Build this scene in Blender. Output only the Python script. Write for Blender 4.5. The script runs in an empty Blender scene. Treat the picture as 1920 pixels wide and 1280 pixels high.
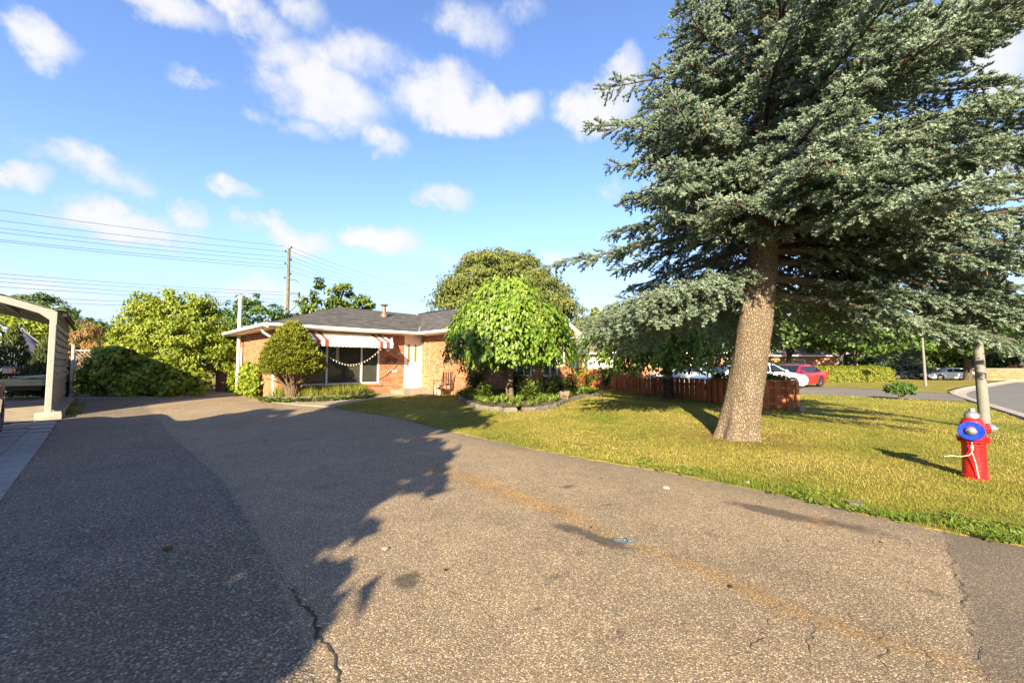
import bpy, bmesh, math, random
import numpy as np
from mathutils import Vector, Matrix, geometry

PI = math.pi
rng = np.random.default_rng(11)
random.seed(5)
S_ = bpy.context.scene
COL = S_.collection

# ------------------------------------------------------------------ camera
FPX, HORIZ, EYE = 770.0, 682.0, 1.5          # focal length and horizon in pixels of the 1920x1280 photograph, eye height in m
TH = math.atan((HORIZ - 640.0) / FPX)
cam_d = bpy.data.cameras.new('camera')
cam = bpy.data.objects.new('camera', cam_d); COL.objects.link(cam)
cam.location = (0, 0, EYE)
cam.rotation_euler = (PI / 2 + TH, 0, 0)
cam_d.sensor_width = 36.0; cam_d.lens = FPX / 1920.0 * 36.0
cam_d.clip_start = 0.05; cam_d.clip_end = 2000
S_.camera = cam

# ------------------------------------------------------------------ light
SUN_AZ = (0.175, 0.985)                       # horizontal travel of the sunlight
SUN_EL = math.radians(24.5)
vs = S_.view_settings
vs.view_transform = 'Standard'; vs.look = 'None'; vs.gamma = 1.0; vs.use_curve_mapping = False
vs.exposure = 2.02
sd = bpy.data.lights.new('sun', 'SUN'); sd.energy = 4.8; sd.angle = math.radians(0.5); sd.color = (1.0, 0.84, 0.56)
sun = bpy.data.objects.new('sun', sd); COL.objects.link(sun)
_l = Vector((SUN_AZ[0] * math.cos(SUN_EL), SUN_AZ[1] * math.cos(SUN_EL), -math.sin(SUN_EL)))
sun.rotation_euler = _l.to_track_quat('-Z', 'Y').to_euler()
sun.location = (-6, -30, 20)

world = bpy.data.worlds.new('World'); S_.world = world; world.use_nodes = True


class NT:
    """short-hand for building node trees"""
    def __init__(s, tree, clear=True):
        s.t = tree
        if clear: tree.nodes.clear()
    def n(s, typ, **kw):
        nd = s.t.nodes.new('ShaderNode' + typ)
        for k, v in kw.items():
            if k.startswith('i_'):
                key = k[2:]
                key = int(key) if key.isdigit() else key.replace('_', ' ')
                s.set(nd.inputs[key], v)
            else:
                setattr(nd, k, v)
        return nd
    def set(s, inp, v):
        if isinstance(v, bpy.types.NodeSocket): s.t.links.new(v, inp)
        else: inp.default_value = v
    def math(s, op, a, b=0.0, c=None, clamp=False):
        nd = s.t.nodes.new('ShaderNodeMath'); nd.operation = op; nd.use_clamp = clamp
        s.set(nd.inputs[0], a); s.set(nd.inputs[1], b)
        if c is not None: s.set(nd.inputs[2], c)
        return nd.outputs[0]
    def vmath(s, op, a, b=(0, 0, 0)):
        nd = s.t.nodes.new('ShaderNodeVectorMath'); nd.operation = op
        s.set(nd.inputs[0], a)
        if op == 'SCALE': s.set(nd.inputs['Scale'], b)
        else: s.set(nd.inputs[1], b)
        return nd.outputs[0]
    def mix(s, f, a, b, mode='MIX'):
        nd = s.t.nodes.new('ShaderNodeMix'); nd.data_type = 'RGBA'; nd.blend_type = mode
        s.set(nd.inputs[0], f); s.set(nd.inputs[6], a); s.set(nd.inputs[7], b)
        return nd.outputs[2]
    def ramp(s, f, stops):
        nd = s.t.nodes.new('ShaderNodeValToRGB'); s.set(nd.inputs[0], f)
        el = nd.color_ramp.elements
        while len(el) > 1: el.remove(el[-1])
        el[0].position = stops[0][0]; el[0].color = c4(stops[0][1])
        for p, c in stops[1:]:
            e = el.new(p); e.color = c4(c)
        return nd.outputs[0]
    def mapr(s, v, a, b, c=0.0, d=1.0, smooth=True):
        nd = s.t.nodes.new('ShaderNodeMapRange'); nd.interpolation_type = 'SMOOTHSTEP' if smooth else 'LINEAR'
        s.set(nd.inputs[0], v); nd.inputs[1].default_value = a; nd.inputs[2].default_value = b
        nd.inputs[3].default_value = c; nd.inputs[4].default_value = d
        return nd.outputs[0]
    def noise(s, vec, scale, detail=4, rough=0.55, dist=0.0, out=0):
        nd = s.t.nodes.new('ShaderNodeTexNoise'); s.set(nd.inputs['Vector'], vec)
        nd.inputs['Scale'].default_value = scale; nd.inputs['Detail'].default_value = detail
        nd.inputs['Roughness'].default_value = rough; nd.inputs['Distortion'].default_value = dist
        return nd.outputs[out]


def c4(c):
    if isinstance(c, (int, float)): c = (c, c, c)
    return (c[0], c[1], c[2], 1.0)


def px_dir(px, py):
    a = (px - 960) / FPX; b = (640 - py) / FPX
    return np.array([a, math.cos(TH) - b * math.sin(TH), math.sin(TH) + b * math.cos(TH)])


def build_world():
    k = NT(world.node_tree)
    out = k.n('OutputWorld'); bg = k.n('Background'); k.t.links.new(bg.outputs[0], out.inputs[0])
    sky = k.n('TexSky'); sky.sky_type = 'NISHITA'; sky.sun_disc = False
    sky.sun_elevation = SUN_EL
    sky.sun_rotation = math.atan2(-SUN_AZ[0], -SUN_AZ[1])
    sky.air_density = 1.0; sky.dust_density = 0.35; sky.ozone_density = 1.6; sky.altitude = 200
    tc = k.n('TexCoord'); d = tc.outputs['Generated']
    sep = k.n('SeparateXYZ', i_0=d)
    # clouds are laid out by compass bearing and elevation; noise ruffles their edges
    n1 = k.n('TexNoise', i_Vector=d); n1.inputs['Scale'].default_value = 7.5; n1.inputs['Detail'].default_value = 10.0; n1.inputs['Roughness'].default_value = 0.62
    n2 = k.n('TexNoise', i_Vector=d); n2.inputs['Scale'].default_value = 3.2; n2.inputs['Detail'].default_value = 5.0; n2.inputs['Roughness'].default_value = 0.6
    off = k.vmath('SCALE', k.vmath('SUBTRACT', n1.outputs['Color'], (0.5, 0.5, 0.5)), 0.16)
    so = k.n('SeparateXYZ', i_0=off)
    az = k.math('ADD', k.math('ARCTAN2', sep.outputs[0], sep.outputs[1]), so.outputs[0])
    el = k.math('ADD', k.math('ARCSINE', sep.outputs[2]), k.math('MULTIPLY', so.outputs[1], 0.8))
    blobs = [(60, 75, 105, 48, 1), (330, 15, 110, 45, .75), (470, 40, 85, 50, 1), (560, 20, 60, 60, .7), (600, 185, 135, 62, 1),
             (545, 235, 80, 30, .75), (700, 120, 100, 60, .62), (800, 170, 110, 58, .95), (895, 215, 110, 52, 1), (980, 205, 45, 42, .9),
             (520, 100, 90, 50, .6), (735, 275, 40, 30, .5), (890, 55, 75, 55, .5), (985, 15, 40, 25, .4), (1125, 200, 85, 62, 1.05), (1165, 140, 50, 55, .95),
             (170, 325, 120, 42, 1), (225, 345, 70, 28, .9), (30, 338, 58, 30, 1), (825, 374, 66, 26, 1), (720, 447, 84, 40, 1.1),
             (550, 447, 88, 36, .9), (250, 420, 140, 38, .85), (350, 405, 45, 25, .8), (120, 545, 190, 42, .7), (500, 545, 85, 26, .7),
             (60, 580, 150, 40, .65), (1030, 487, 40, 22, .9), (820, 480, 70, 24, .6), (365, 152, 55, 20, .5), (452, 368, 42, 18, .55), (1210, 345, 60, 30, .55),
             (1880, 120, 110, 100, .9), (1840, 330, 120, 60, .8), (1700, 480, 160, 40, .6), (1480, 560, 120, 40, .8), (1840, 570, 70, 30, .5)]
    m = None
    for (bx, by, rx, ry, st) in blobs:
        v = px_dir(bx, by); v = v / np.linalg.norm(v)
        a0 = math.atan2(v[0], v[1]); e0 = math.asin(v[2])
        v2 = px_dir(bx + rx, by); v2 /= np.linalg.norm(v2); v3 = px_dir(bx, by - ry); v3 /= np.linalg.norm(v3)
        ra = abs(math.atan2(v2[0], v2[1]) - a0); re = abs(math.asin(v3[2]) - e0)
        u = k.math('DIVIDE', k.math('SUBTRACT', az, a0), ra); w = k.math('DIVIDE', k.math('SUBTRACT', el, e0), re)
        q = k.math('ADD', k.math('MULTIPLY', u, u), k.math('MULTIPLY', w, w))
        b = k.math('MULTIPLY', k.math('SUBTRACT', 1.12, k.math('MULTIPLY', q, 0.95)), st)
        m = b if m is None else k.math('SMOOTH_MAX', m, b, 0.25)
    # the rest of the sky: the same fair-weather puffs from noise alone
    far = k.mapr(k.math('ABSOLUTE', k.math('ARCTAN2', sep.outputs[0], sep.outputs[1])), 0.95, 1.25)
    puff = k.math('MULTIPLY', k.math('SUBTRACT', n2.outputs['Fac'], 0.52), 7.0)
    m = k.math('MAXIMUM', m, k.math('SUBTRACT', k.math('MULTIPLY', puff, far), k.math('SUBTRACT', 1.0, far)))
    f = k.math('ADD', m, k.math('MULTIPLY', k.math('SUBTRACT', n1.outputs['Fac'], 0.5), 3.0))
    f = k.math('ADD', f, k.math('MULTIPLY', k.math('SUBTRACT', n2.outputs['Fac'], 0.5), 0.6))
    cov = k.math('MULTIPLY', k.mapr(f, -0.10, 1.15), 0.93)
    up = k.mapr(sep.outputs[2], -0.02, 0.02)
    cov = k.math('MULTIPLY', cov, up)
    cl = k.ramp(k.math('ADD', k.math('MULTIPLY', f, 0.55), k.math('MULTIPLY', n2.outputs['Fac'], 0.5)), [(0.15, (2.3, 2.5, 2.9)), (0.55, (2.75, 2.82, 3.0)), (0.9, (3.15, 3.1, 3.05))])
    hz = k.mapr(sep.outputs[2], 0.0, 0.42, 0.62, 0.0)
    skyc = k.mix(1.0, sky.outputs[0], SKY_TINT, 'MULTIPLY')
    base = k.mix(hz, skyc, (1.8, 2.15, 3.0, 1))
    k.set(bg.inputs['Color'], k.mix(cov, base, cl))
    bg.inputs['Strength'].default_value = 0.08


SKY_TINT = (0.80, 0.875, 1.09, 1)
build_world()

# ------------------------------------------------------------------ geometry helpers
def sst(a, b, x):
    t = np.clip((np.asarray(x, float) - a) / (b - a), 0, 1); return t * t * (3 - 2 * t)


def gz(x, y):
    """height of the ground: it rises a little towards the house"""
    return 0.22 * sst(8, 14.5, y) * sst(6, 3, x) - 0.40 * sst(36, 47, y) * sst(12, 22, x)


def G(px, py, dz=0.0):
    """ground point seen at a pixel of the photograph"""
    r = px_dir(px, py); z = 0.0
    for _ in range(60):
        t = (z + dz - EYE) / r[2]; z = 0.5 * z + 0.5 * float(gz(r[0] * t, r[1] * t))
    t = (z + dz - EYE) / r[2]
    return Vector((r[0] * t, r[1] * t, z))


def at(px, py, depth):
    """point at a pixel and a distance along Y"""
    r = px_dir(px, py); t = depth / r[1]
    return Vector((r[0] * t, depth, EYE + r[2] * t))


def tag(o, label=None, cat=None, group=None, kind=None):
    if label: o['label'] = label
    if cat: o['category'] = cat
    if group: o['group'] = group
    if kind: o['kind'] = kind
    return o


def thing(name, label, cat, loc=(0, 0, 0), rotz=0.0, group=None):
    o = bpy.data.objects.new(name, None); COL.objects.link(o)
    o.empty_display_size = 0.2
    o.location = loc; o.rotation_euler = (0, 0, rotz)
    return tag(o, label, cat, group)


def link(name, me, parent=None, loc=None, rot=None):
    o = bpy.data.objects.new(name, me); COL.objects.link(o)
    if parent is not None: o.parent = parent
    if loc is not None: o.location = loc
    if rot is not None: o.rotation_euler = rot
    return o


def copy_tree(o, parent=None):
    c = o.copy(); COL.objects.link(c); c.parent = parent
    for ch in list(o.children): copy_tree(ch, c)
    return c


class MB:
    """collects boxes, tubes and polygons; build() links them as one mesh object"""
    def __init__(s): s.v = []; s.f = []; s.tint = []; s.has = False
    def add(s, verts, faces, tint=0.5):
        b = len(s.v)
        s.v.extend([tuple(p) for p in verts]); s.f.extend([tuple(b + i for i in f) for f in faces])
        s.tint.extend([tint] * len(verts)); return s
    def box(s, c, size, rz=0.0, tint=0.5, M=None):
        hx, hy, hz = size[0] / 2, size[1] / 2, size[2] / 2
        vs_ = [(-hx, -hy, -hz), (hx, -hy, -hz), (hx, hy, -hz), (-hx, hy, -hz), (-hx, -hy, hz), (hx, -hy, hz), (hx, hy, hz), (-hx, hy, hz)]
        R = M if M is not None else Matrix.Rotation(rz, 3, 'Z')
        vs_ = [Vector(c) + R @ Vector(p) for p in vs_]
        return s.add(vs_, [(0, 3, 2, 1), (4, 5, 6, 7), (0, 1, 5, 4), (1, 2, 6, 5), (2, 3, 7, 6), (3, 0, 4, 7)], tint)
    def rbox(s, c, size, bev, rz=0.0, tint=0.5):
        """box with its vertical and top edges chamfered"""
        hx, hy, hz = size[0] / 2, size[1] / 2, size[2] / 2; b = bev
        R = Matrix.Rotation(rz, 3, 'Z'); vs_ = []
        for z, i in ((-hz, 0), (hz - b, 0), (hz, b)):
            for (x, y) in ((-hx + b, -hy), (hx - b, -hy), (hx, -hy + b), (hx, hy - b), (hx - b, hy), (-hx + b, hy), (-hx, hy - b), (-hx, -hy + b)):
                sx = 1 - i / hx; sy = 1 - i / hy
                vs_.append(Vector(c) + R @ Vector((x * sx, y * sy, z)))
        fs = [tuple(range(7, -1, -1)), tuple(range(16, 24))]
        for r in (0, 8):
            for i in range(8):
                j = (i + 1) % 8; fs.append((r + i, r + j, r + 8 + j, r + 8 + i))
        return s.add(vs_, fs, tint)
    def tube(s, pts, rad, seg=8, tint=0.5, cap=True):
        pts = [Vector(p) for p in pts]
        if isinstance(rad, (int, float)): rad = [rad] * len(pts)
        t0 = (pts[1] - pts[0]).normalized()
        u = t0.cross(Vector((0, 0, 1)));  u = t0.cross(Vector((1, 0, 0))) if u.length < 1e-3 else u
        u.normalize(); vs_ = []
        for i, p in enumerate(pts):
            t = (pts[min(i + 1, len(pts) - 1)] - pts[max(i - 1, 0)])
            t = t.normalized() if t.length > 1e-9 else t0
            u = u - t * u.dot(t); u = u.normalized() if u.length > 1e-6 else t.orthogonal().normalized()
            w = t.cross(u)
            for k in range(seg):
                a = 2 * PI * k / seg
                vs_.append(p + (u * math.cos(a) + w * math.sin(a)) * rad[i])
        fs = []
        for i in range(len(pts) - 1):
            for k in range(seg):
                j = (k + 1) % seg
                fs.append((i * seg + k, i * seg + j, (i + 1) * seg + j, (i + 1) * seg + k))
        if cap: fs.append(tuple(range(seg - 1, -1, -1))); fs.append(tuple((len(pts) - 1) * seg + k for k in range(seg)))
        return s.add(vs_, fs, tint)
    def lathe(s, prof, c=(0, 0, 0), seg=20, axis='Z', tint=0.5, M=None):
        """prof: (radius, height) pairs"""
        vs_ = []
        for r, h in prof:
            for k in range(seg):
                a = 2 * PI * k / seg; p = Vector((r * math.cos(a), r * math.sin(a), h))
                if axis == 'X': p = Vector((p.z, p.x, p.y))
                if axis == 'Y': p = Vector((p.x, -p.z, p.y))
                if M is not None: p = M @ p
                vs_.append(Vector(c) + p)
        fs = []
        for i in range(len(prof) - 1):
            for k in range(seg):
                j = (k + 1) % seg
                fs.append((i * seg + k, i * seg + j, (i + 1) * seg + j, (i + 1) * seg + k))
        fs.append(tuple(range(seg - 1, -1, -1))); fs.append(tuple((len(prof) - 1) * seg + k for k in range(seg)))
        return s.add(vs_, fs, tint)
    def prism(s, poly, z0, z1, tint=0.5):
        """poly (x,y) counter-clockwise, z0/z1 numbers"""
        n = len(poly); vs_ = [(p[0], p[1], z0) for p in poly] + [(p[0], p[1], z1) for p in poly]
        fs = [tuple(range(n - 1, -1, -1)), tuple(range(n, 2 * n))]
        for i in range(n):
            j = (i + 1) % n; fs.append((i, j, n + j, n + i))
        return s.add(vs_, fs, tint)
    def extr(s, poly3, vec, tint=0.5):
        """extrude a planar 3-D polygon along vec"""
        n = len(poly3); v = Vector(vec); a = [Vector(p) for p in poly3]
        vs_ = a + [p + v for p in a]
        fs = [tuple(range(n - 1, -1, -1)), tuple(range(n, 2 * n))]
        for i in range(n):
            j = (i + 1) % n; fs.append((i, j, n + j, n + i))
        return s.add(vs_, fs, tint)
    def mesh(s, name, m, smooth=False):
        me = bpy.data.meshes.new(name); me.from_pydata(s.v, [], s.f)
        a = me.attributes.new('tint', 'FLOAT', 'POINT'); a.data.foreach_set('value', np.array(s.tint, np.float32))
        bm = bmesh.new(); bm.from_mesh(me); bmesh.ops.recalc_face_normals(bm, faces=bm.faces); bm.to_mesh(me); bm.free()
        if smooth:
            me.polygons.foreach_set('use_smooth', [True] * len(me.polygons)); me.set_sharp_from_angle(angle=math.radians(40))
        if m is not None: me.materials.append(m)
        return me
    def build(s, name, m, parent=None, smooth=False, loc=None, rot=None):
        return link(name, s.mesh(name, m, smooth), parent, loc, rot)


def np_mesh(name, V, F, m, tint=None, extra=None, smooth=False):
    """mesh from numpy arrays; F (n,3) or (n,4)"""
    me = bpy.data.meshes.new(name); n, kf = F.shape
    me.vertices.add(len(V)); me.vertices.foreach_set('co', np.ascontiguousarray(V, np.float32).ravel())
    me.loops.add(n * kf); me.loops.foreach_set('vertex_index', np.ascontiguousarray(F, np.int32).ravel())
    me.polygons.add(n); me.polygons.foreach_set('loop_start', np.arange(0, n * kf, kf, dtype=np.int32))
    if smooth: me.polygons.foreach_set('use_smooth', np.ones(n, bool))
    me.update(calc_edges=True)
    at_ = dict(extra or {})
    if tint is not None: at_['tint'] = tint
    for kx, v in at_.items():
        a = me.attributes.new(kx, 'FLOAT', 'POINT'); a.data.foreach_set('value', np.ascontiguousarray(v, np.float32))
    if m is not None: me.materials.append(m)
    return me


def in_poly(P, poly):
    x, y = P[:, 0], P[:, 1]; r = np.zeros(len(P), bool); n = len(poly)
    for i in range(n):
        x0, y0 = poly[i][0], poly[i][1]; x1, y1 = poly[(i + 1) % n][0], poly[(i + 1) % n][1]
        if y0 == y1: continue
        c = ((y0 > y) != (y1 > y)) & (x < (x1 - x0) * (y - y0) / (y1 - y0) + x0)
        r ^= c
    return r


def seg_dist(P, pts):
    """distance of points P (n,2) to a polyline, and the fraction along it"""
    best = np.full(len(P), 1e9); frac = np.zeros(len(P)); pts = np.array([[p[0], p[1]] for p in pts], float)
    n = len(pts) - 1
    for i in range(n):
        a, b = pts[i], pts[i + 1]; ab = b - a
        t = np.clip(((P - a) @ ab) / (ab @ ab), 0, 1)
        d = np.linalg.norm(P - (a + t[:, None] * ab), axis=1)
        m = d < best; best[m] = d[m]; frac[m] = (i + t[m]) / n
    return best, frac


def resample(poly, step, jit=0.0, closed=True):
    out = []; n = len(poly)
    for i in range(n if closed else n - 1):
        a = Vector((poly[i][0], poly[i][1])); b = Vector((poly[(i + 1) % n][0], poly[(i + 1) % n][1]))
        L = (b - a).length; k = max(1, int(L / step)); nrm = Vector((-(b - a).y, (b - a).x)).normalized() if L else Vector((0, 0))
        for j in range(k):
            p = a.lerp(b, j / k)
            if jit and j: p = p + nrm * random.uniform(-jit, jit)
            out.append(p)
    if not closed: out.append(Vector((poly[-1][0], poly[-1][1])))
    return out


def sheet(name, poly, off, m, step=0.6, edge=0.3, jit=0.0, skirt=0.0, parent=None, zf=gz):
    """ground-following sheet over a polygon"""
    bd = resample(poly, edge, jit); n = len(bd)
    P = np.array([[p.x, p.y] for p in bd]); lo, hi = P.min(0), P.max(0)
    gx, gy = np.meshgrid(np.arange(lo[0], hi[0], step), np.arange(lo[1], hi[1], step))
    Q = np.stack([gx.ravel(), gy.ravel()], 1); Q = Q[in_poly(Q, P)]
    if len(Q):
        d, _ = seg_dist(Q, list(P) + [P[0]]); Q = Q[d > edge * 0.5]
    pts = [Vector(p) for p in P] + [Vector(q) for q in Q]
    v, _, f, *_r = geometry.delaunay_2d_cdt(pts, [], [list(range(n))], 1, 1e-5)
    V = np.array([[p.x, p.y] for p in v]); Z = zf(V[:, 0], V[:, 1]) + off
    me = bpy.data.meshes.new(name)
    verts = [(V[i, 0], V[i, 1], float(Z[i])) for i in range(len(V))]; faces = [tuple(x) for x in f]
    if skirt:
        b = len(verts); zz = zf(P[:, 0], P[:, 1])
        for i in range(n): verts.append((P[i, 0], P[i, 1], float(zz[i] + off)))
        for i in range(n): verts.append((P[i, 0], P[i, 1], float(zz[i] + off - skirt)))
        for i in range(n):
            j = (i + 1) % n; faces.append((b + i, b + j, b + n + j, b + n + i))
    me.from_pydata(verts, [], faces)
    bm = bmesh.new(); bm.from_mesh(me); bmesh.ops.recalc_face_normals(bm, faces=bm.faces)
    if sum(fc.normal.z for fc in bm.faces) < 0: bmesh.ops.reverse_faces(bm, faces=bm.faces)
    bm.to_mesh(me); bm.free()
    me.materials.append(m)
    return link(name, me, parent)


# ------------------------------------------------------------------ materials
MATS = {}
def mat(name, col, rough=0.6, metal=0.0, var=0.12, scale=6.0, bump=0.0, bscale=40.0, tint=0.0, spec=0.5, coat=0.0, dirt=0.0):
    """painted / mineral surface with mottling, fine relief and an optional per-piece tint"""
    if name in MATS: return MATS[name]
    m = bpy.data.materials.new(name); m.use_nodes = True; k = NT(m.node_tree)
    out = k.n('OutputMaterial'); b = k.n('BsdfPrincipled'); k.t.links.new(b.outputs[0], out.inputs[0])
    tc = k.n('TexCoord').outputs['Object']
    nz = k.noise(tc, scale, 5, 0.6)
    c = k.mix(k.mapr(nz, 0.3, 0.7), c4([x * (1 - var) for x in col]), c4([min(1, x * (1 + var)) for x in col]))
    if tint:
        a = k.n('Attribute', attribute_name='tint').outputs['Fac']
        c = k.mix(1.0, c, k.ramp(a, [(0, 1 - tint), (1, 1 + tint)]) if tint <= 0 else k.n('CombineXYZ', i_0=k.mapr(a, 0, 1, 1 - tint, 1 + tint, False), i_1=k.mapr(a, 0, 1, 1 - tint, 1 + tint, False), i_2=k.mapr(a, 0, 1, 1 - tint, 1 + tint, False)).outputs[0], 'MULTIPLY')
    if dirt:
        nd = k.noise(tc, scale * 0.45, 6, 0.7, 0.4)
        c = k.mix(k.math('MULTIPLY', k.mapr(nd, 0.5, 0.75), dirt), c, c4((0.10, 0.085, 0.065)))
    k.set(b.inputs['Base Color'], c)
    b.inputs['Metallic'].default_value = metal
    k.set(b.inputs['Roughness'], k.mapr(k.noise(tc, scale * 3, 3), 0.3, 0.7, max(0.02, rough - 0.08), min(1, rough + 0.08)))
    b.inputs['Specular IOR Level'].default_value = spec; b.inputs['Coat Weight'].default_value = coat; b.inputs['Coat Roughness'].default_value = 0.05
    if bump:
        bn = k.n('Bump', i_Height=k.noise(tc, bscale, 5, 0.65)); bn.inputs['Strength'].default_value = bump; bn.inputs['Distance'].default_value = 0.01
        k.set(b.inputs['Normal'], bn.outputs[0])
    MATS[name] = m; return m


def leafmat(name, dark, mid, light, trans=0.25, rough=0.55, spec=0.3):
    m = bpy.data.materials.new(name); m.use_nodes = True; k = NT(m.node_tree)
    out = k.n('OutputMaterial'); b = k.n('BsdfPrincipled'); a = k.n('Attribute', attribute_name='tint').outputs['Fac']
    tc = k.n('TexCoord').outputs['Object']
    a2 = k.math('ADD', a, k.math('MULTIPLY', k.math('SUBTRACT', k.noise(tc, 0.9, 3), 0.5), 0.5), clamp=True)
    c = k.ramp(a2, [(0.0, dark), (0.5, mid), (1.0, light)])
    k.set(b.inputs['Base Color'], c); b.inputs['Roughness'].default_value = rough; b.inputs['Specular IOR Level'].default_value = spec
    if trans:
        t = k.n('BsdfTranslucent'); k.set(t.inputs[0], k.mix(1.0, c, (1.25, 1.15, 0.55, 1), 'MULTIPLY'))
        mx = k.n('MixShader'); mx.inputs[0].default_value = trans
        k.t.links.new(b.outputs[0], mx.inputs[1]); k.t.links.new(t.outputs[0], mx.inputs[2]); k.t.links.new(mx.outputs[0], out.inputs[0])
    else: k.t.links.new(b.outputs[0], out.inputs[0])
    return m


def glassmat(name, col=(0.045, 0.046, 0.040), rough=0.03):
    m = bpy.data.materials.new(name); m.use_nodes = True; k = NT(m.node_tree)
    out = k.n('OutputMaterial'); b = k.n('BsdfPrincipled'); k.t.links.new(b.outputs[0], out.inputs[0])
    tc = k.n('TexCoord').outputs['Object']
    k.set(b.inputs['Base Color'], k.mix(k.noise(tc, 1.5, 3), c4([x * 0.6 for x in col]), c4([x * 1.5 for x in col])))
    b.inputs['Roughness'].default_value = rough; b.inputs['Specular IOR Level'].default_value = 0.5; b.inputs['IOR'].default_value = 1.5
    bn = k.n('Bump', i_Height=k.noise(tc, 2.0, 2)); bn.inputs['Strength'].default_value = 0.04; bn.inputs['Distance'].default_value = 0.05
    k.set(b.inputs['Normal'], bn.outputs[0])
    return m


def asphalt_mat():
    m = bpy.data.materials.new('old_asphalt'); m.use_nodes = True; k = NT(m.node_tree)
    out = k.n('OutputMaterial'); b = k.n('BsdfPrincipled'); k.t.links.new(b.outputs[0], out.inputs[0])
    p = k.n('TexCoord').outputs['Object']
    A = lambda s: k.n('Attribute', attribute_name=s).outputs['Fac']
    coarse, stain, oil, apron, edge = A('coarse'), A('stain'), A('oil'), A('apron'), A('edge')
    def stones(sc, thr):
        w = k.vmath('ADD', p, k.vmath('SCALE', k.vmath('SUBTRACT', k.noise(p, sc * 0.7, 2, out=1), (0.5, 0.5, 0.5)), 0.5 / sc))
        v = k.n('TexVoronoi', i_Vector=w, i_Scale=sc); v.voronoi_dimensions = '3D'
        cs = k.n('SeparateColor', i_0=v.outputs['Color'])
        return v.outputs['Distance'], cs.outputs[0], cs.outputs[1]
    d1, r1, q1 = stones(125.0, 0.5); d2, r2, q2 = stones(64.0, 0.5)
    fine = k.ramp(r1, [(0.0, (0.100, 0.080, 0.056)), (0.40, (0.215, 0.168, 0.116)), (0.78, (0.30, 0.237, 0.163)), (0.92, (0.46, 0.38, 0.27)), (1.0, (0.64, 0.56, 0.43))])
    crs = k.ramp(r2, [(0.0, (0.105, 0.086, 0.066)), (0.45, (0.175, 0.143, 0.107)), (0.80, (0.24, 0.197, 0.148)), (0.92, (0.32, 0.275, 0.215)), (1.0, (0.43, 0.375, 0.30))])
    fine = k.mix(k.mapr(d1, 0.35, 0.75), fine, (0.115, 0.092, 0.066, 1)); crs = k.mix(k.mapr(d2, 0.35, 0.7), crs, (0.075, 0.062, 0.05, 1))
    nb = k.noise(p, 0.55, 6, 0.65, 0.3); nm = k.noise(p, 3.5, 6, 0.7, 0.4)
    cf = k.math('ADD', coarse, k.math('MULTIPLY', k.math('SUBTRACT', nm, 0.5), 0.9), clamp=True)
    c = k.mix(k.mapr(cf, 0.35, 0.65), fine, crs)
    c = k.mix(1.0, c, k.ramp(nb, [(0.25, (0.72, 0.71, 0.71)), (0.5, (1.0, 0.99, 0.97)), (0.75, (1.20, 1.18, 1.13))]), 'MULTIPLY')
    c = k.mix(1.0, c, k.ramp(nm, [(0.25, (0.82, 0.82, 0.83)), (0.5, (1, 1, 1)), (0.78, (1.12, 1.11, 1.10))]), 'MULTIPLY')
    # rust-yellow run-off streak, oil spots, darker newer strip, dirty margin
    sf = k.math('MULTIPLY', stain, k.mapr(k.noise(p, 7.0, 6, 0.7), 0.15, 0.55))
    c = k.mix(k.math('MULTIPLY', sf, 0.95, clamp=True), c, k.mix(1.0, c, (1.18, 0.90, 0.48, 1), 'MULTIPLY'))
    of = k.mapr(k.math('ADD', k.math('MULTIPLY', oil, 1.15), k.math('MULTIPLY', k.math('SUBTRACT', k.noise(p, 11.0, 8, 0.75), 0.5), 1.3)), 0.35, 0.95, 0.0, 0.8)
    of = k.math('MULTIPLY', of, k.mapr(oil, 0.03, 0.2))
    c = k.mix(k.math('MULTIPLY', of, 0.95, clamp=True), c, (0.035, 0.030, 0.027, 1))
    c = k.mix(k.math('MULTIPLY', apron, 0.85), c, k.mix(1.0, k.mix(0.5, c, (0.12, 0.11, 0.105, 1)), (0.62, 0.62, 0.64, 1), 'MULTIPLY'))
    ef = k.math('MULTIPLY', edge, k.mapr(nm, 0.3, 0.6))
    c = k.mix(k.math('MULTIPLY', ef, 0.65), c, (0.085, 0.075, 0.062, 1))
    k.set(b.inputs['Base Color'], c)
    b.inputs['Roughness'].default_value = 0.82; b.inputs['Specular IOR Level'].default_value = 0.35
    h = k.math('ADD', k.math('MULTIPLY', k.math('SUBTRACT', 1.0, d1), 0.5), k.math('MULTIPLY', k.math('MULTIPLY', k.math('SUBTRACT', 1.0, d2), cf), 1.3))
    h = k.math('ADD', h, k.math('MULTIPLY', nm, 1.5))
    c = k.mix(1.0, c, (1.07, 1.03, 0.99, 1), 'MULTIPLY'); k.set(b.inputs['Base Color'], c)
    bn = k.n('Bump', i_Height=h); bn.inputs['Strength'].default_value = 0.8; bn.inputs['Distance'].default_value = 0.006
    k.set(b.inputs['Normal'], bn.outputs[0])
    return m


def plain_asphalt(name, col):
    m = bpy.data.materials.new(name); m.use_nodes = True; k = NT(m.node_tree)
    out = k.n('OutputMaterial'); b = k.n('BsdfPrincipled'); k.t.links.new(b.outputs[0], out.inputs[0])
    p = k.n('TexCoord').outputs['Object']
    n1 = k.noise(p, 60, 4, 0.7); n2 = k.noise(p, 0.5, 6, 0.65, 0.5)
    c = k.mix(k.mapr(n1, 0.25, 0.75), c4([x * 0.6 for x in col]), c4([x * 1.4 for x in col]))
    c = k.mix(1.0, c, k.ramp(n2, [(0.3, 0.82), (0.7, 1.15)]), 'MULTIPLY')
    k.set(b.inputs['Base Color'], c); b.inputs['Roughness'].default_value = 0.85
    bn = k.n('Bump', i_Height=n1); bn.inputs['Strength'].default_value = 0.4; bn.inputs['Distance'].default_value = 0.006
    k.set(b.inputs['Normal'], bn.outputs[0]); return m


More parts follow.
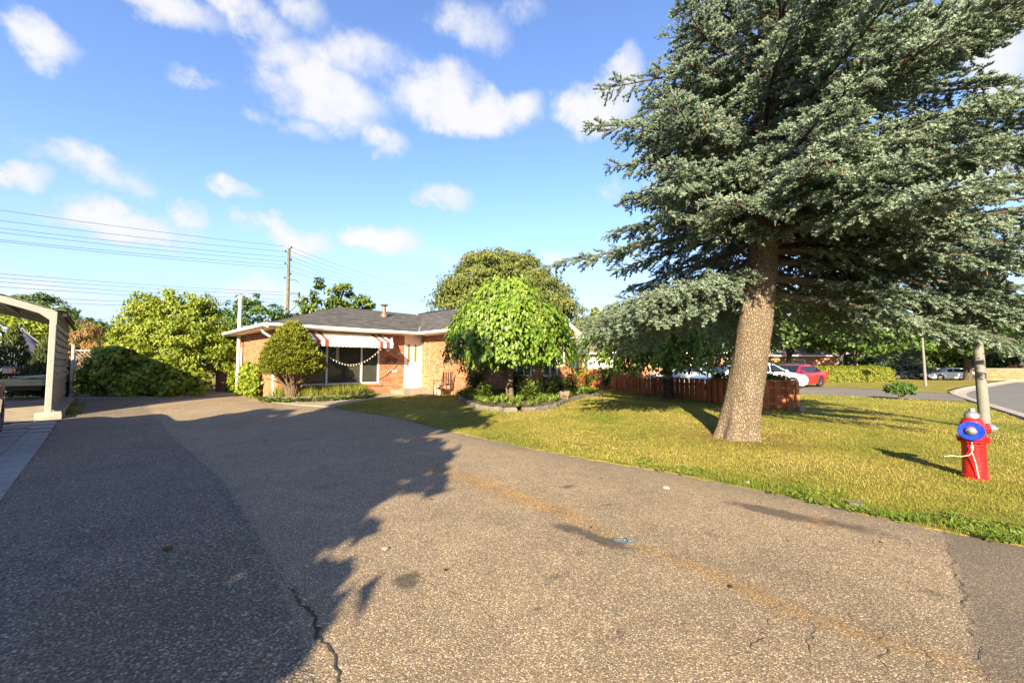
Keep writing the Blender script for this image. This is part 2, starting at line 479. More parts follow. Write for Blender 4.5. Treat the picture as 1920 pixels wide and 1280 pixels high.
def lawn_mat():
    m = bpy.data.materials.new('dry_lawn'); m.use_nodes = True; k = NT(m.node_tree)
    out = k.n('OutputMaterial'); b = k.n('BsdfPrincipled'); k.t.links.new(b.outputs[0], out.inputs[0])
    p = k.n('TexCoord').outputs['Object']
    n1 = k.noise(p, 0.7, 6, 0.65, 0.6); n2 = k.noise(p, 45, 4, 0.8); n3 = k.noise(p, 6, 5, 0.7)
    c = k.ramp(n1, [(0.3, (0.11, 0.125, 0.018)), (0.5, (0.21, 0.18, 0.034)), (0.7, (0.29, 0.22, 0.062))])
    c = k.mix(1.0, c, k.ramp(n2, [(0.25, (0.35, 0.38, 0.35)), (0.5, (1, 1, 1)), (0.75, (1.5, 1.4, 1.3))]), 'MULTIPLY')
    c = k.mix(1.0, c, k.ramp(n3, [(0.3, 0.72), (0.7, 1.2)]), 'MULTIPLY')
    k.set(b.inputs['Base Color'], c); b.inputs['Roughness'].default_value = 0.9; b.inputs['Specular IOR Level'].default_value = 0.15
    bn = k.n('Bump', i_Height=k.math('ADD', n2, k.math('MULTIPLY', n3, 0.5))); bn.inputs['Strength'].default_value = 1.0; bn.inputs['Distance'].default_value = 0.03
    k.set(b.inputs['Normal'], bn.outputs[0]); return m


def bark_mat(name, c0, c1, sc=14.0, zs=0.45, dist=0.02, crack=1.0):
    m = bpy.data.materials.new(name); m.use_nodes = True; k = NT(m.node_tree)
    out = k.n('OutputMaterial'); b = k.n('BsdfPrincipled'); k.t.links.new(b.outputs[0], out.inputs[0])
    p = k.n('Mapping', i_0=k.n('TexCoord').outputs['Object']); p.inputs['Scale'].default_value = (1, 1, zs); p = p.outputs[0]
    w = k.vmath('ADD', p, k.vmath('SCALE', k.noise(p, sc * 0.6, 3, out=1), 1.2 / sc))
    v = k.n('TexVoronoi', i_Vector=w, i_Scale=sc); v.feature = 'DISTANCE_TO_EDGE'
    cr = k.mapr(v.outputs['Distance'], 0.0, 0.22); nz = k.noise(p, sc * 2.6, 6, 0.7)
    c = k.mix(k.mapr(nz, 0.25, 0.75), c4(c0), c4(c1)); c = k.mix(k.math('MULTIPLY', k.math('SUBTRACT', 1.0, cr), crack), c, c4([x * 0.45 for x in c0])); c = k.mix(1.0, c, k.ramp(k.noise(p, 2.2, 5, 0.7, 0.8), [(0.3, 0.68), (0.7, 1.25)]), 'MULTIPLY')
    k.set(b.inputs['Base Color'], c); b.inputs['Roughness'].default_value = 0.9; b.inputs['Specular IOR Level'].default_value = 0.15
    bn = k.n('Bump', i_Height=k.math('ADD', cr, k.math('MULTIPLY', nz, 0.8))); bn.inputs['Strength'].default_value = 1.0; bn.inputs['Distance'].default_value = dist
    k.set(b.inputs['Normal'], bn.outputs[0]); return m


def wood_mat(name, c0, c1):
    m = bpy.data.materials.new(name); m.use_nodes = True; k = NT(m.node_tree)
    out = k.n('OutputMaterial'); b = k.n('BsdfPrincipled'); k.t.links.new(b.outputs[0], out.inputs[0])
    oi = k.n('ObjectInfo').outputs['Random']
    p0 = k.n('TexCoord').outputs['Object']; mp = k.n('Mapping', i_0=k.vmath('ADD', p0, k.n('CombineXYZ', i_0=k.math('MULTIPLY', oi, 37.0)).outputs[0])); mp.inputs['Scale'].default_value = (1, 1, 0.08)
    nz = k.noise(mp.outputs[0], 45, 5, 0.65, 0.6); n2 = k.noise(p0, 5, 4)
    c = k.mix(k.mapr(nz, 0.3, 0.7), c4(c0), c4(c1)); c = k.mix(1.0, c, k.n('CombineXYZ', i_0=k.mapr(oi, 0, 1, 0.78, 1.2, False), i_1=k.mapr(oi, 0, 1, 0.78, 1.2, False), i_2=k.mapr(oi, 0, 1, 0.8, 1.15, False)).outputs[0], 'MULTIPLY')
    c = k.mix(1.0, c, k.ramp(n2, [(0.3, 0.8), (0.7, 1.12)]), 'MULTIPLY')
    k.set(b.inputs['Base Color'], c); b.inputs['Roughness'].default_value = 0.7
    bn = k.n('Bump', i_Height=nz); bn.inputs['Strength'].default_value = 0.3; bn.inputs['Distance'].default_value = 0.004
    k.set(b.inputs['Normal'], bn.outputs[0]); return m


M_ASPH = asphalt_mat()
M_STREET = plain_asphalt('street_asphalt', (0.115, 0.108, 0.100)); M_DRIVE2 = plain_asphalt('neighbour_asphalt', (0.125, 0.108, 0.09))
M_LAWN = lawn_mat()
M_SOIL = mat('soil', (0.07, 0.05, 0.033), 0.95, var=0.4, scale=12, bump=1.0, bscale=30)
M_CONC = mat('weathered_concrete', (0.23, 0.195, 0.15), 0.88, var=0.18, scale=3, bump=0.5, bscale=60, dirt=0.4)
M_PAVER = mat('grey_paver', (0.21, 0.205, 0.195), 0.85, var=0.15, scale=5, bump=0.4, bscale=70, tint=0.12, dirt=0.3)
M_KERB = mat('kerb_concrete', (0.27, 0.235, 0.19), 0.85, var=0.15, scale=4, bump=0.4, bscale=50, dirt=0.35)
M_BRICK = mat('orange_brick', (0.37, 0.165, 0.085), 0.85, var=0.16, scale=9, bump=0.35, bscale=70, tint=0.30)
M_MORTAR = mat('mortar', (0.36, 0.29, 0.22), 0.92, var=0.12, scale=14, bump=0.4, bscale=90)
M_SHINGLE = mat('charcoal_shingle', (0.062, 0.058, 0.058), 0.9, var=0.2, scale=18, bump=0.6, bscale=150, tint=0.40)
M_WHITE = mat('white_painted_metal', (0.74, 0.68, 0.60), 0.45, var=0.05, scale=4, dirt=0.08)
M_WHITE2 = mat('white_frame', (0.80, 0.78, 0.74), 0.4, var=0.04, scale=4, dirt=0.05)
M_AWNW = mat('awning_white', (0.78, 0.75, 0.70), 0.42, var=0.06, scale=4, dirt=0.12)
M_AWNR = mat('awning_red', (0.22, 0.048, 0.034), 0.42, var=0.1, scale=4, dirt=0.1)
M_PANE = glassmat('window_pane'); M_AMBER = glassmat('amber_glass', (0.20, 0.13, 0.035), 0.25)
M_CARGLASS = glassmat('car_glass', (0.010, 0.013, 0.018))
M_FENCE = wood_mat('stained_fence_wood', (0.34, 0.095, 0.030), (0.50, 0.165, 0.05))
M_SIDING = mat('weathered_siding', (0.20, 0.18, 0.14), 0.75, var=0.2, scale=3, bump=0.3, bscale=25, tint=0.12, dirt=0.35)
M_CPMETAL = mat('carport_cream_metal', (0.29, 0.29, 0.268), 0.5, var=0.06, scale=3, dirt=0.15)
M_BARK_S = bark_mat('spruce_bark', (0.15, 0.11, 0.078), (0.36, 0.285, 0.21), 30.0, 0.42, 0.03, 0.42)
M_BARK = bark_mat('grey_bark', (0.095, 0.075, 0.055), (0.19, 0.155, 0.115), 16.0, 0.35, 0.02)
M_TWIG = mat('twig_bark', (0.12, 0.08, 0.05), 0.9, var=0.3, scale=20, bump=0.4)
M_SPTWIG = mat('spruce_twig', (0.075, 0.052, 0.034), 0.9, var=0.3, scale=20, bump=0.4)
M_GALV = mat('galvanised_steel', (0.42, 0.42, 0.42), 0.5, 0.6, var=0.1, scale=8)
M_DARK = mat('black_rubber', (0.014, 0.014, 0.014), 0.75, var=0.2, scale=10)
M_POLEW = bark_mat('pole_wood', (0.20, 0.165, 0.12), (0.34, 0.30, 0.23), 30.0, 0.05, 0.01)
M_WIRE = mat('wire_black', (0.05, 0.05, 0.055), 0.6)
M_LAMPP = mat('lamp_post_concrete', (0.155, 0.15, 0.138), 0.75, var=0.1, scale=6, bump=0.4, bscale=80)
M_RED = mat('hydrant_red_paint', (0.40, 0.008, 0.010), 0.36, var=0.22, scale=11, bump=0.35, bscale=35, coat=0.15, dirt=0.22)
M_ALU = mat('bare_aluminium', (0.36, 0.36, 0.355), 0.38, 0.75, var=0.12, scale=12, bump=0.2, bscale=40)
M_BLUE = mat('blue_plastic', (0.003, 0.026, 0.27), 0.35, var=0.06, scale=6)
M_ROPE = mat('cream_rope', (0.62, 0.54, 0.42), 0.9, var=0.15, scale=40, bump=0.5, bscale=200)

M_GRASS = leafmat('grass_blade', (0.085, 0.140, 0.014), (0.215, 0.215, 0.032), (0.40, 0.325, 0.10), 0.3, 0.6)
M_SPR = leafmat('blue_spruce_needle', (0.040, 0.064, 0.026), (0.135, 0.185, 0.130), (0.27, 0.33, 0.265), 0.16, 0.6, 0.25)
M_MUL = leafmat('mulberry_leaf', (0.034, 0.078, 0.006), (0.095, 0.175, 0.012), (0.20, 0.265, 0.028), 0.22, 0.42, 0.4)
M_MAPLE = leafmat('maple_leaf', (0.026, 0.058, 0.010), (0.060, 0.120, 0.018), (0.13, 0.195, 0.030), 0.25, 0.5)
M_ELDER = leafmat('box_elder_leaf', (0.060, 0.105, 0.010), (0.17, 0.225, 0.018), (0.33, 0.35, 0.040), 0.28, 0.5)
M_WILLOW = leafmat('willow_leaf', (0.050, 0.070, 0.013), (0.120, 0.145, 0.030), (0.21, 0.22, 0.055), 0.25, 0.55)
M_DARKTREE = leafmat('dark_tree_leaf', (0.020, 0.040, 0.010), (0.050, 0.085, 0.018), (0.11, 0.145, 0.030), 0.2, 0.5)
M_YEW = leafmat('yew_foliage', (0.050, 0.070, 0.010), (0.145, 0.165, 0.016), (0.26, 0.26, 0.030), 0.12, 0.6)
M_HEDGE = leafmat('hedge_leaf', (0.030, 0.060, 0.010), (0.085, 0.135, 0.016), (0.19, 0.22, 0.030), 0.2, 0.5)
M_CEDAR = leafmat('cedar_foliage', (0.018, 0.030, 0.010), (0.042, 0.062, 0.016), (0.12, 0.14, 0.03), 0.1, 0.7)
M_DRY = leafmat('dry_brown_foliage', (0.10, 0.055, 0.025), (0.24, 0.145, 0.06), (0.38, 0.27, 0.12), 0.15, 0.8)
M_PLANT = leafmat('perennial_leaf', (0.035, 0.075, 0.012), (0.10, 0.16, 0.022), (0.24, 0.29, 0.06), 0.25, 0.5)
M_CONE = leafmat('spruce_cone', (0.075, 0.042, 0.018), (0.13, 0.072, 0.030), (0.21, 0.115, 0.042), 0.0, 0.7)

# ------------------------------------------------------------------ foliage
def unit(a): return a / np.maximum(np.linalg.norm(a, axis=-1, keepdims=True), 1e-9)
def rdirs(n): return unit(rng.normal(size=(n, 3)))


def leaves(P, D, Nn, L, W, fold=0.18, droop=0.0, lobed=False):
    """leaf blades: P base, D direction, Nn normal -> verts (n*k,3), tris"""
    n = len(P); D = unit(D); Sd = unit(np.cross(D, Nn)); Nn = unit(np.cross(Sd, D))
    L = np.broadcast_to(L, (n,))[:, None]; W = np.broadcast_to(W, (n,))[:, None]
    if lobed:      # five-pointed blade (8 points)
        tpl = [(0, 0, 0), (.18, .62, .05), (.42, .50, .03), (.62, .42, .04), (1, 0, -.12), (.62, -.42, .04), (.42, -.50, .03), (.18, -.62, .05)]
        fc = [(0, 1, 2), (0, 2, 3), (0, 3, 4), (0, 4, 5), (0, 5, 6), (0, 6, 7)]
    else:
        tpl = [(0, 0, 0), (.38, .5, fold), (1, 0, -droop), (.38, -.5, fold)]
        fc = [(0, 2, 1), (0, 3, 2)]
    V = np.stack([P + D * L * a + Sd * W * b + Nn * W * c for a, b, c in tpl], 1)
    kk = len(tpl); F = (np.arange(n)[:, None, None] * kk + np.array(fc)[None]).reshape(-1, 3)
    return V.reshape(-1, 3), F, kk


def crown_points(blobs, n, clump=0.35, shell=0.75, nclump=None):
    """leaf positions gathered in clumps spread through a union of ellipsoids; returns points, outward normals, clump value"""
    vol = np.array([b[1][0] * b[1][1] * b[1][2] for b in blobs]) ** 0.72; vol = vol / vol.sum()
    nc = nclump or max(12, n // 55)
    bi = rng.choice(len(blobs), nc, p=vol)
    C = np.array([b[0] for b in blobs])[bi]; R = np.array([b[1] for b in blobs])[bi]
    d = rdirs(nc); d[:, 2] = np.where(d[:, 2] < -0.55, -d[:, 2], d[:, 2])
    rad = np.where(rng.random(nc) < shell, 0.80 + 0.24 * rng.random(nc), rng.random(nc) ** 0.5 * 0.8)
    cc = C + d * R * rad[:, None]
    ci = rng.integers(0, nc, n)
    cr = clump * (0.6 + 0.8 * rng.random(nc))[ci]
    o = rdirs(n) * (rng.random(n) ** 0.45)[:, None]
    P = cc[ci] + o * np.stack([cr, cr, cr * 0.6], 1)
    out = unit(d[ci] * 0.7 + o * 0.8 + np.array([0, 0, 0.35]))
    tv = rng.random(nc)[ci]
    return P, out, tv, cc, rad


def foliage_mesh(name, m, P, out, tv, L, W, hang=0.25, lobed=False, fold=0.18):
    n = len(P)
    Nn = unit(out + rdirs(n) * 0.75)
    D = unit(np.cross(Nn, rdirs(n)) + np.array([0, 0, -hang]))
    ls = 0.7 + 0.6 * rng.random(n)
    V, F, kk = leaves(P, D, Nn, L * ls, W * ls, fold, 0.1, lobed)
    t = np.clip(0.30 * tv + 0.55 * rng.random(n) + 0.08, 0, 1)
    return np_mesh(name, V, F, m, np.repeat(t, kk))


def limb_path(a, b, sag=0.15, n=5):
    a = Vector(a); b = Vector(b); L = (b - a).length; pts = []
    for i in range(n + 1):
        t = i / n; p = a.lerp(b, t); p.z += math.sin(t * PI) * L * sag
        if 0 < i < n: p += Vector((random.uniform(-1, 1), random.uniform(-1, 1), random.uniform(-1, 1))) * L * 0.035
        pts.append(p)
    return pts


def tree(name, label, base, trunk_h, trunk_r, blobs, nleaf, L, W, lm, bm=None, group=None, cat='tree', clump=0.5, shell=0.72, limbs=9, lobed=False, hang=0.25, lean=(0, 0), fork=False):
    """tapered trunk, limbs reaching into the crown, crown of leaf clumps. blobs are relative to base"""
    t = thing(name, label, cat, base, 0, group)
    P, out, tv, cc, rad = crown_points(blobs, nleaf, clump, shell)
    link('crown', foliage_mesh('crown', lm, P, out, tv, L, W, hang, lobed), t)
    mb = MB(); top = Vector((lean[0], lean[1], trunk_h))
    mb.tube([(0, 0, -0.3), (0, 0, 0.02), (lean[0] * .1, lean[1] * .1, trunk_h * 0.15), (lean[0] * .5, lean[1] * .5, trunk_h * 0.55), top], [trunk_r * 1.5, trunk_r * 1.35, trunk_r * 1.05, trunk_r * 0.85, trunk_r * 0.7], 10)
    mb.build('trunk', bm or M_BARK, t, True)
    lb = MB(); idx = np.argsort(rng.random(len(cc)))[:limbs]
    for i in idx:
        a = Vector((lean[0] * .9, lean[1] * .9, trunk_h * random.uniform(0.72, 0.99)))
        lb.tube(limb_path(a, Vector(cc[i]), 0.08), [trunk_r * 0.45, trunk_r * 0.36, trunk_r * 0.27, trunk_r * 0.2, trunk_r * 0.13, trunk_r * 0.06], 6)
    if limbs: lb.build('limb', bm or M_BARK, t, True)
    return t

# ------------------------------------------------------------------ the setting
R2 = math.sqrt(0.5); D1 = Vector((R2, R2)); D2 = Vector((-R2, R2))    # the house and the drive are turned 45 degrees
HX, HY = -8.25, 14.5                                                   # near corner of the house
def dd(a, b): return Vector((D1.x * a + D2.x * b, D1.y * a + D2.y * b))

KY = [-30, 0, 2, 10.9, 14.4, 17.5, 20.0, 21.6, 23.4, 25.6, 28.2, 31.5, 35, 46, 90]
KX = [-20.4, 4.5, 6.2, 13.7, 16.6, 19.2, 21.3, 22.9, 25.0, 27.9, 31.6, 36.4, 41.6, 58, 122]
def kx(y): return np.interp(y, KY, KX)

ax = np.unique(np.concatenate([-np.geomspace(32, 700, 14), np.arange(-30, 31, 1.5), np.geomspace(32, 700, 14)]))
gx_, gy_ = np.meshgrid(ax, ax + 12)
V = np.stack([gx_.ravel(), gy_.ravel(), gz(gx_.ravel(), gy_.ravel()) - 0.15], 1); nx = len(ax)
ii = (np.arange(nx - 1)[:, None] * nx + np.arange(nx - 1)[None]).ravel()
tag(link('ground', np_mesh('ground', V, np.stack([ii, ii + 1, ii + nx + 1, ii + nx], 1), M_LAWN, smooth=True)), kind='structure')

# driveway: a dense sheet so that its stains and worn zones can be stored on it
xs = np.concatenate([np.arange(-21, -9, 0.25), np.arange(-9, 8, 0.075), np.arange(8, 12.1, 0.4)])
ys = np.concatenate([np.arange(-7, 0.5, 0.5), np.arange(0.5, 9, 0.07), np.arange(9, 21.1, 0.2)])
gx_, gy_ = np.meshgrid(xs, ys); P = np.stack([gx_.ravel(), gy_.ravel()], 1)
LAWN_EDGE = [(-5.43, 12.68), (-5.1, 12.36), (-3.1, 10.93), (-0.9, 8.74), (0.38, 7.32), (1.18, 6.59), (2.15, 5.79), (2.84, 5.05), (3.46, 4.25), (3.86, 3.78), (4.2, 3.46), (5.0, 2.6), (5.9, 1.9)]
SEAM = [(-12, 13.5), (-8.78, 10.34), (-6.0, 7.6), (-3.72, 5.4), (-2.4, 3.9), (-1.66, 2.99), (-0.9, 2.02), (0.2, 0.6), (1.6, -1.4)]
sp = np.array(SEAM)
left_of = P[:, 0] - np.interp(P[:, 1], sp[::-1, 1], sp[::-1, 0])          # negative: old coarse half of the drive
coarse = sst(0.12, -0.12, left_of)
STAIN = [(-1.14, 5.93), (-0.64, 5.6), (0.23, 4.57), (0.54, 4.25), (0.92, 3.61), (1.35, 3.15), (1.64, 2.67), (1.91, 2.38), (2.17, 2.2), (2.9, 1.7)]
ds, fs = seg_dist(P, STAIN)
wid = 0.07 + 0.10 * np.exp(-((fs - 0.2) / 0.16) ** 2) - 0.045 * np.exp(-((fs - 0.45) / 0.09) ** 2) - 0.02 * sst(0.6, 1.0, fs)
stain = np.exp(-(ds / wid) ** 2) * (0.85 - 0.35 * sst(0.55, 1.0, fs))
for sx, sy, sr in ((0.0, 7.28, 0.13), (-1.1, 5.93, 0.16), (2.9, 4.0, 0.10)):
    stain = np.maximum(stain, 1.1 * np.exp(-((P[:, 0] - sx) ** 2 + ((P[:, 1] - sy) * 0.8) ** 2) / sr ** 2))
oil = np.zeros(len(P))
for sx, sy, r1, r2, rot, st in ((-0.74, 2.97, .10, .07, .5, 1.0), (-0.71, 2.88, .06, .07, 0, .9), (0.54, 3.84, .20, .09, -.7, .75), (0.78, 3.58, .28, .08, -.8, .85), (0.55, 3.35, .10, .06, 0, .5), (0.35, 3.0, .12, .08, .3, .45),
                               (2.65, 4.25, .45, .13, -.8, .75), (3.1, 3.9, .4, .12, -.8, .6), (0.69, 5.16, .14, .05, .2, .7), (0.5, 5.2, .06, .04, 0, .6), (1.05, 4.5, .09, .05, 0, .6), (2.77, 2.79, .10, .05, -.5, .6), (0.26, 2.92, .08, .05, 0, .55), (0.6, 2.35, .09, .06, 0, .5),
                               (1.3, 5.0, .07, .04, 0, .5), (0.15, 2.6, .06, .05, 0, .5), (-0.05, 2.5, .05, .04, .2, .45), (-2.3, 5.1, .25, .1, .8, .4), (-4.6, 8.2, .5, .2, .3, .35), (1.75, 3.7, .12, .06, -.6, .5), (1.2, 2.15, .13, .07, 0, .4), (0.0, 3.9, .3, .12, -.7, .35)):
    u = (P[:, 0] - sx) * math.cos(rot) + (P[:, 1] - sy) * math.sin(rot); w = -(P[:, 0] - sx) * math.sin(rot) + (P[:, 1] - sy) * math.cos(rot)
    oil = np.maximum(oil, min(1, st * 1.25) * np.exp(-((u / (r1 * 1.2)) ** 2 + (w / (r2 * 1.25)) ** 2) ** 1.5))
APRON = np.array([(9, -5), (4.6, -1.5), (2.24, 2.02), (3.02, 2.85), (3.93, 3.84), (4.6, 4.6)])
ap = P[:, 0] - np.interp(P[:, 1], APRON[:, 1], np.array([-3, 0.3, 2.24, 3.02, 3.93, 4.6]))
apron = sst(-0.03, 0.03, ap)
de, _ = seg_dist(P, LAWN_EDGE); edge = np.exp(-(de / 0.42) ** 2) * 0.9
Z = gz(P[:, 0], P[:, 1]) - 0.012 * np.exp(-(left_of / 0.05) ** 2) + 0.01 * np.sin(P[:, 0] * 1.1 + 0.6) * np.sin(P[:, 1] * 0.9)
nxx = len(xs)
ii = (np.arange(len(ys) - 1)[:, None] * nxx + np.arange(nxx - 1)[None]).ravel(); F = np.stack([ii, ii + 1, ii + nxx + 1, ii + nxx], 1)
cen = P[F].mean(1); keep = ((cen @ np.array([R2, R2])) > -0.74) & (cen[:, 0] < kx(cen[:, 1]) + 0.05) & ~in_poly(cen, [(0.5, 8.2), (4.6, 3.9), (12, 8), (14, 22), (-2, 22), (-3, 12)])
F = F[keep]; used, inv = np.unique(F, return_inverse=True); F = inv.reshape(F.shape)
drive = link('driveway', np_mesh('driveway', np.column_stack([P, Z])[used], F, M_ASPH, None, dict(coarse=coarse[used], stain=stain[used], oil=oil[used], apron=apron[used], edge=edge[used]), True)); tag(drive, kind='structure')

# cracks in the asphalt: narrow dark ribbons of crumbled binder
M_CRACK = mat('crack_dirt', (0.03, 0.027, 0.024), 0.95, var=0.3, scale=30)
def crack_strip(mb, path, w, step=0.03, jit=0.028):
    pts = resample(path, step, 0, False); n = len(pts); prev = 0.0; L = []; Rr = []
    for i, p in enumerate(pts):
        t = (pts[min(i + 1, n - 1)] - pts[max(i - 1, 0)]).normalized(); nn = Vector((-t.y, t.x))
        prev = prev * 0.7 + random.uniform(-jit, jit) * 0.7; c = p + nn * prev
        ww = w * 0.36 * random.uniform(0.15, 1.3) * (0.25 + 0.75 * math.sin(PI * (i + 0.4) / n) ** 0.5)
        z = float(gz(c.x, c.y)) + 0.0135
        z += 0.01 * math.sin(c.x * 1.1 + 0.6) * math.sin(c.y * 0.9) - 0.008
        L.append((c.x + nn.x * ww, c.y + nn.y * ww, z)); Rr.append((c.x - nn.x * ww, c.y - nn.y * ww, z))
    mb.add(L + Rr, [(i, i + 1, n + i + 1, n + i) for i in range(n - 1)])
mb = MB()
g2 = lambda *a: [G(*p).to_2d() for p in a]
for path, w in ((g2((1460, 1128), (1455, 1150), (1440, 1180), (1430, 1200), (1380, 1240), (1350, 1279)), .005), (g2((1530, 1150), (1535, 1180), (1525, 1210), (1530, 1260)), .005), (g2((1650, 1175), (1665, 1220), (1650, 1279)), .006),
                (g2((1560, 1130), (1590, 1150), (1600, 1165)), .004), (g2((1715, 1200), (1750, 1240), (1755, 1275)), .005), (g2((1635, 1020), (1660, 1010), (1700, 1015), (1715, 1030)), .006), (g2((1480, 970), (1520, 990), (1570, 1010)), .005),
                (g2((540, 1100), (575, 1150), (590, 1168), (612, 1215), (622, 1240), (640, 1279)), .035), (g2((560, 1185), (600, 1175), (650, 1160)), .006), (g2((380, 865), (420, 920), (480, 1010), (540, 1090), (590, 1165)), .007),
                (g2((430, 860), (480, 900), (520, 930), (620, 960)), .004), (g2((760, 1060), (800, 1090), (850, 1110), (930, 1160)), .004), (g2((1765, 992), (1775, 1020), (1790, 1060), (1803, 1105), (1815, 1160), (1850, 1279)), .009), (g2((500, 1000), (560, 985), (640, 940)), .004),
                (g2((1180, 1010), (1240, 1040), (1330, 1060)), .003), (g2((1030, 985), (1090, 1000), (1160, 1040)), .005), (g2((890, 1130), (960, 1180), (1010, 1200), (1100, 1279)), .004)):
    crack_strip(mb, path, w)
tag(mb.build('crack', M_CRACK, drive), kind='stuff')

LAWN = LAWN_EDGE + [(7.7, 3.9), (13.5, 10.9), (16.45, 14.4), (18.0, 16.3), (14.2, 20.6), (9.5, 24.4), (4, 26), (2, 22), (-2.2, 19.4), (-3.66, 17.72), (-4.88, 15.76)]
tag(sheet('lawn', LAWN, 0.012, M_LAWN, 0.5, 0.10, 0.035, 0.03), kind='structure')
# street, kerb, the neighbour's drive and the lawns beyond it
yy = np.concatenate([np.arange(-28, 0, 4), np.arange(0, 36, 1.0), np.arange(36, 91, 6)])
lx = kx(yy); mb = MB(); n = len(yy)
mb.add([(lx[i] + 0.4, yy[i], -0.085 + float(gz(lx[i], yy[i]))) for i in range(n)] + [(lx[i] + 11.5, yy[i] - 4, -0.085 + float(gz(lx[i], yy[i]))) for i in range(n)], [(i, n + i, n + i + 1, i + 1) for i in range(n - 1)])
tag(mb.build('street', M_STREET), kind='structure')
mb = MB(); prof = [(-0.02, -0.1), (0, 0.035), (0.17, 0.035), (0.22, -0.045), (0.55, -0.07), (0.56, -0.12)]
yk = np.concatenate([np.arange(1.8, 60, 0.9)]); pts = [Vector((float(kx(y)), y)) for y in yk]; vv = []
for i, p in enumerate(pts):
    t = (pts[min(i + 1, len(pts) - 1)] - pts[max(i - 1, 0)]).normalized(); nn = Vector((t.y, -t.x))
    for o, z in prof: vv.append((p.x + nn.x * o, p.y + nn.y * o, z + float(gz(p.x, p.y)) * (p.y > 30)))
kp = len(prof)
mb.add(vv, [(i * kp + j, i * kp + j + 1, (i + 1) * kp + j + 1, (i + 1) * kp + j) for i in range(len(pts) - 1) for j in range(kp - 1)])
tag(mb.build('kerb', M_KERB), kind='structure')
tag(sheet('neighbour_driveway', [(18.2, 16.5), (14.2, 20.6), (9.5, 24.4), (5, 27), (5, 36), (17, 35), (20.6, 26.9), (22.0, 20.6)], 0.012, M_DRIVE2, 1.5, 0.6), kind='structure')
tag(sheet('far_lawn', [(22.0, 20.8), (20.6, 26.9), (17, 35), (16, 60), (60, 60), (56, 45.6), (41.2, 35), (36.0, 31.5), (31.3, 28.2), (27.6, 25.6), (24.7, 23.4), (22.7, 21.6)], 0.02, M_LAWN, 1.6, 0.5, 0.03), kind='structure')
# concrete path to the door, slab behind the drive, neighbour's paving
pth = [G(560, 760), G(600, 762), G(628, 763), G(672, 754), G(720, 746), G(770, 741.5), G(822, 741)] + [Vector((-3.2, 17.9)), Vector((-4.1, 18.55)), Vector((-8.0, 14.6)), Vector((-8.3, 14.2)), Vector((-8.2, 13.9))]
tag(sheet('path', [(p.x, p.y) for p in pth], 0.022, M_CONC, 0.4, 0.12, 0.02, 0.05), kind='structure')
tag(sheet('rear_slab', [(p.x, p.y) for p in (G(148, 748), G(300, 746), G(440, 741), G(440, 733), G(140, 738))], 0.02, M_CONC, 0.8, 0.4, 0.03, 0.04), kind='structure')
tag(sheet('neighbour_pad', [dd(-2.6, 0), dd(-2.6, 16.0), dd(-.80, 16.0), dd(-.80, 23.5), dd(-9, 30), dd(-14, 0)], -0.004, M_CONC, 1.0, 0.8), kind='structure')
pav = sheet('paving', [dd(-0.66, -1), dd(-0.66, 16.1), dd(-2.7, 16.1), dd(-2.7, -1)], -0.035, M_SOIL, 0.6, 0.5); tag(pav, kind='structure')
pm = [MB().rbox((0, 0, -0.02), (0.372, l - 0.012, 0.04), 0.006, 0, tint).mesh('paver', M_PAVER) for l, tint in ((0.6, 0.2), (0.6, 0.5), (0.6, 0.8), (0.6, 0.65))]
for r in range(5):
    q = 2.5 + random.uniform(0, 0.5)
    while q < 15.9:
        a = -0.72 - 0.19 - 0.383 * r
        c = dd(a, q); z = float(gz(c.x, c.y))
        o = link('paver', random.choice(pm), pav, (c.x, c.y, z + 0.012 + random.uniform(-0.004, 0.004)), (random.uniform(-.008, .008), random.uniform(-.008, .008), PI / 4 + random.uniform(-.006, .006)))
        q += 0.6

# ------------------------------------------------------------------ the brick bungalow
L1, WG, WD, DP = 5.88, 5.4, 4.2, 7.2
G0 = 0.15
house = thing('brick_house', 'orange brick bungalow with dark shingled hip roof and white eaves', 'house', (HX, HY, 0), PI / 4)
mf = lambda u, z, d: (u, -d, z)                   # front wall
ms = lambda u, z, d: (-d, u, z)                   # left side wall
mw = lambda u, z, d: (L1 - d, u, z)               # left wall of the projecting wing
mg = lambda u, z, d: (u, -WD - d, z)              # gable wall of the wing


def wbox(mb, mp, u0, u1, z0, z1, d0, d1, tint=0.5):
    v = [mp(u, z, d) for d in (d0, d1) for (u, z) in ((u0, z0), (u1, z0), (u1, z1), (u0, z1))]
    mb.add(v, [(0, 1, 2, 3), (7, 6, 5, 4), (0, 4, 5, 1), (1, 5, 6, 2), (2, 6, 7, 3), (3, 7, 4, 0)], tint)


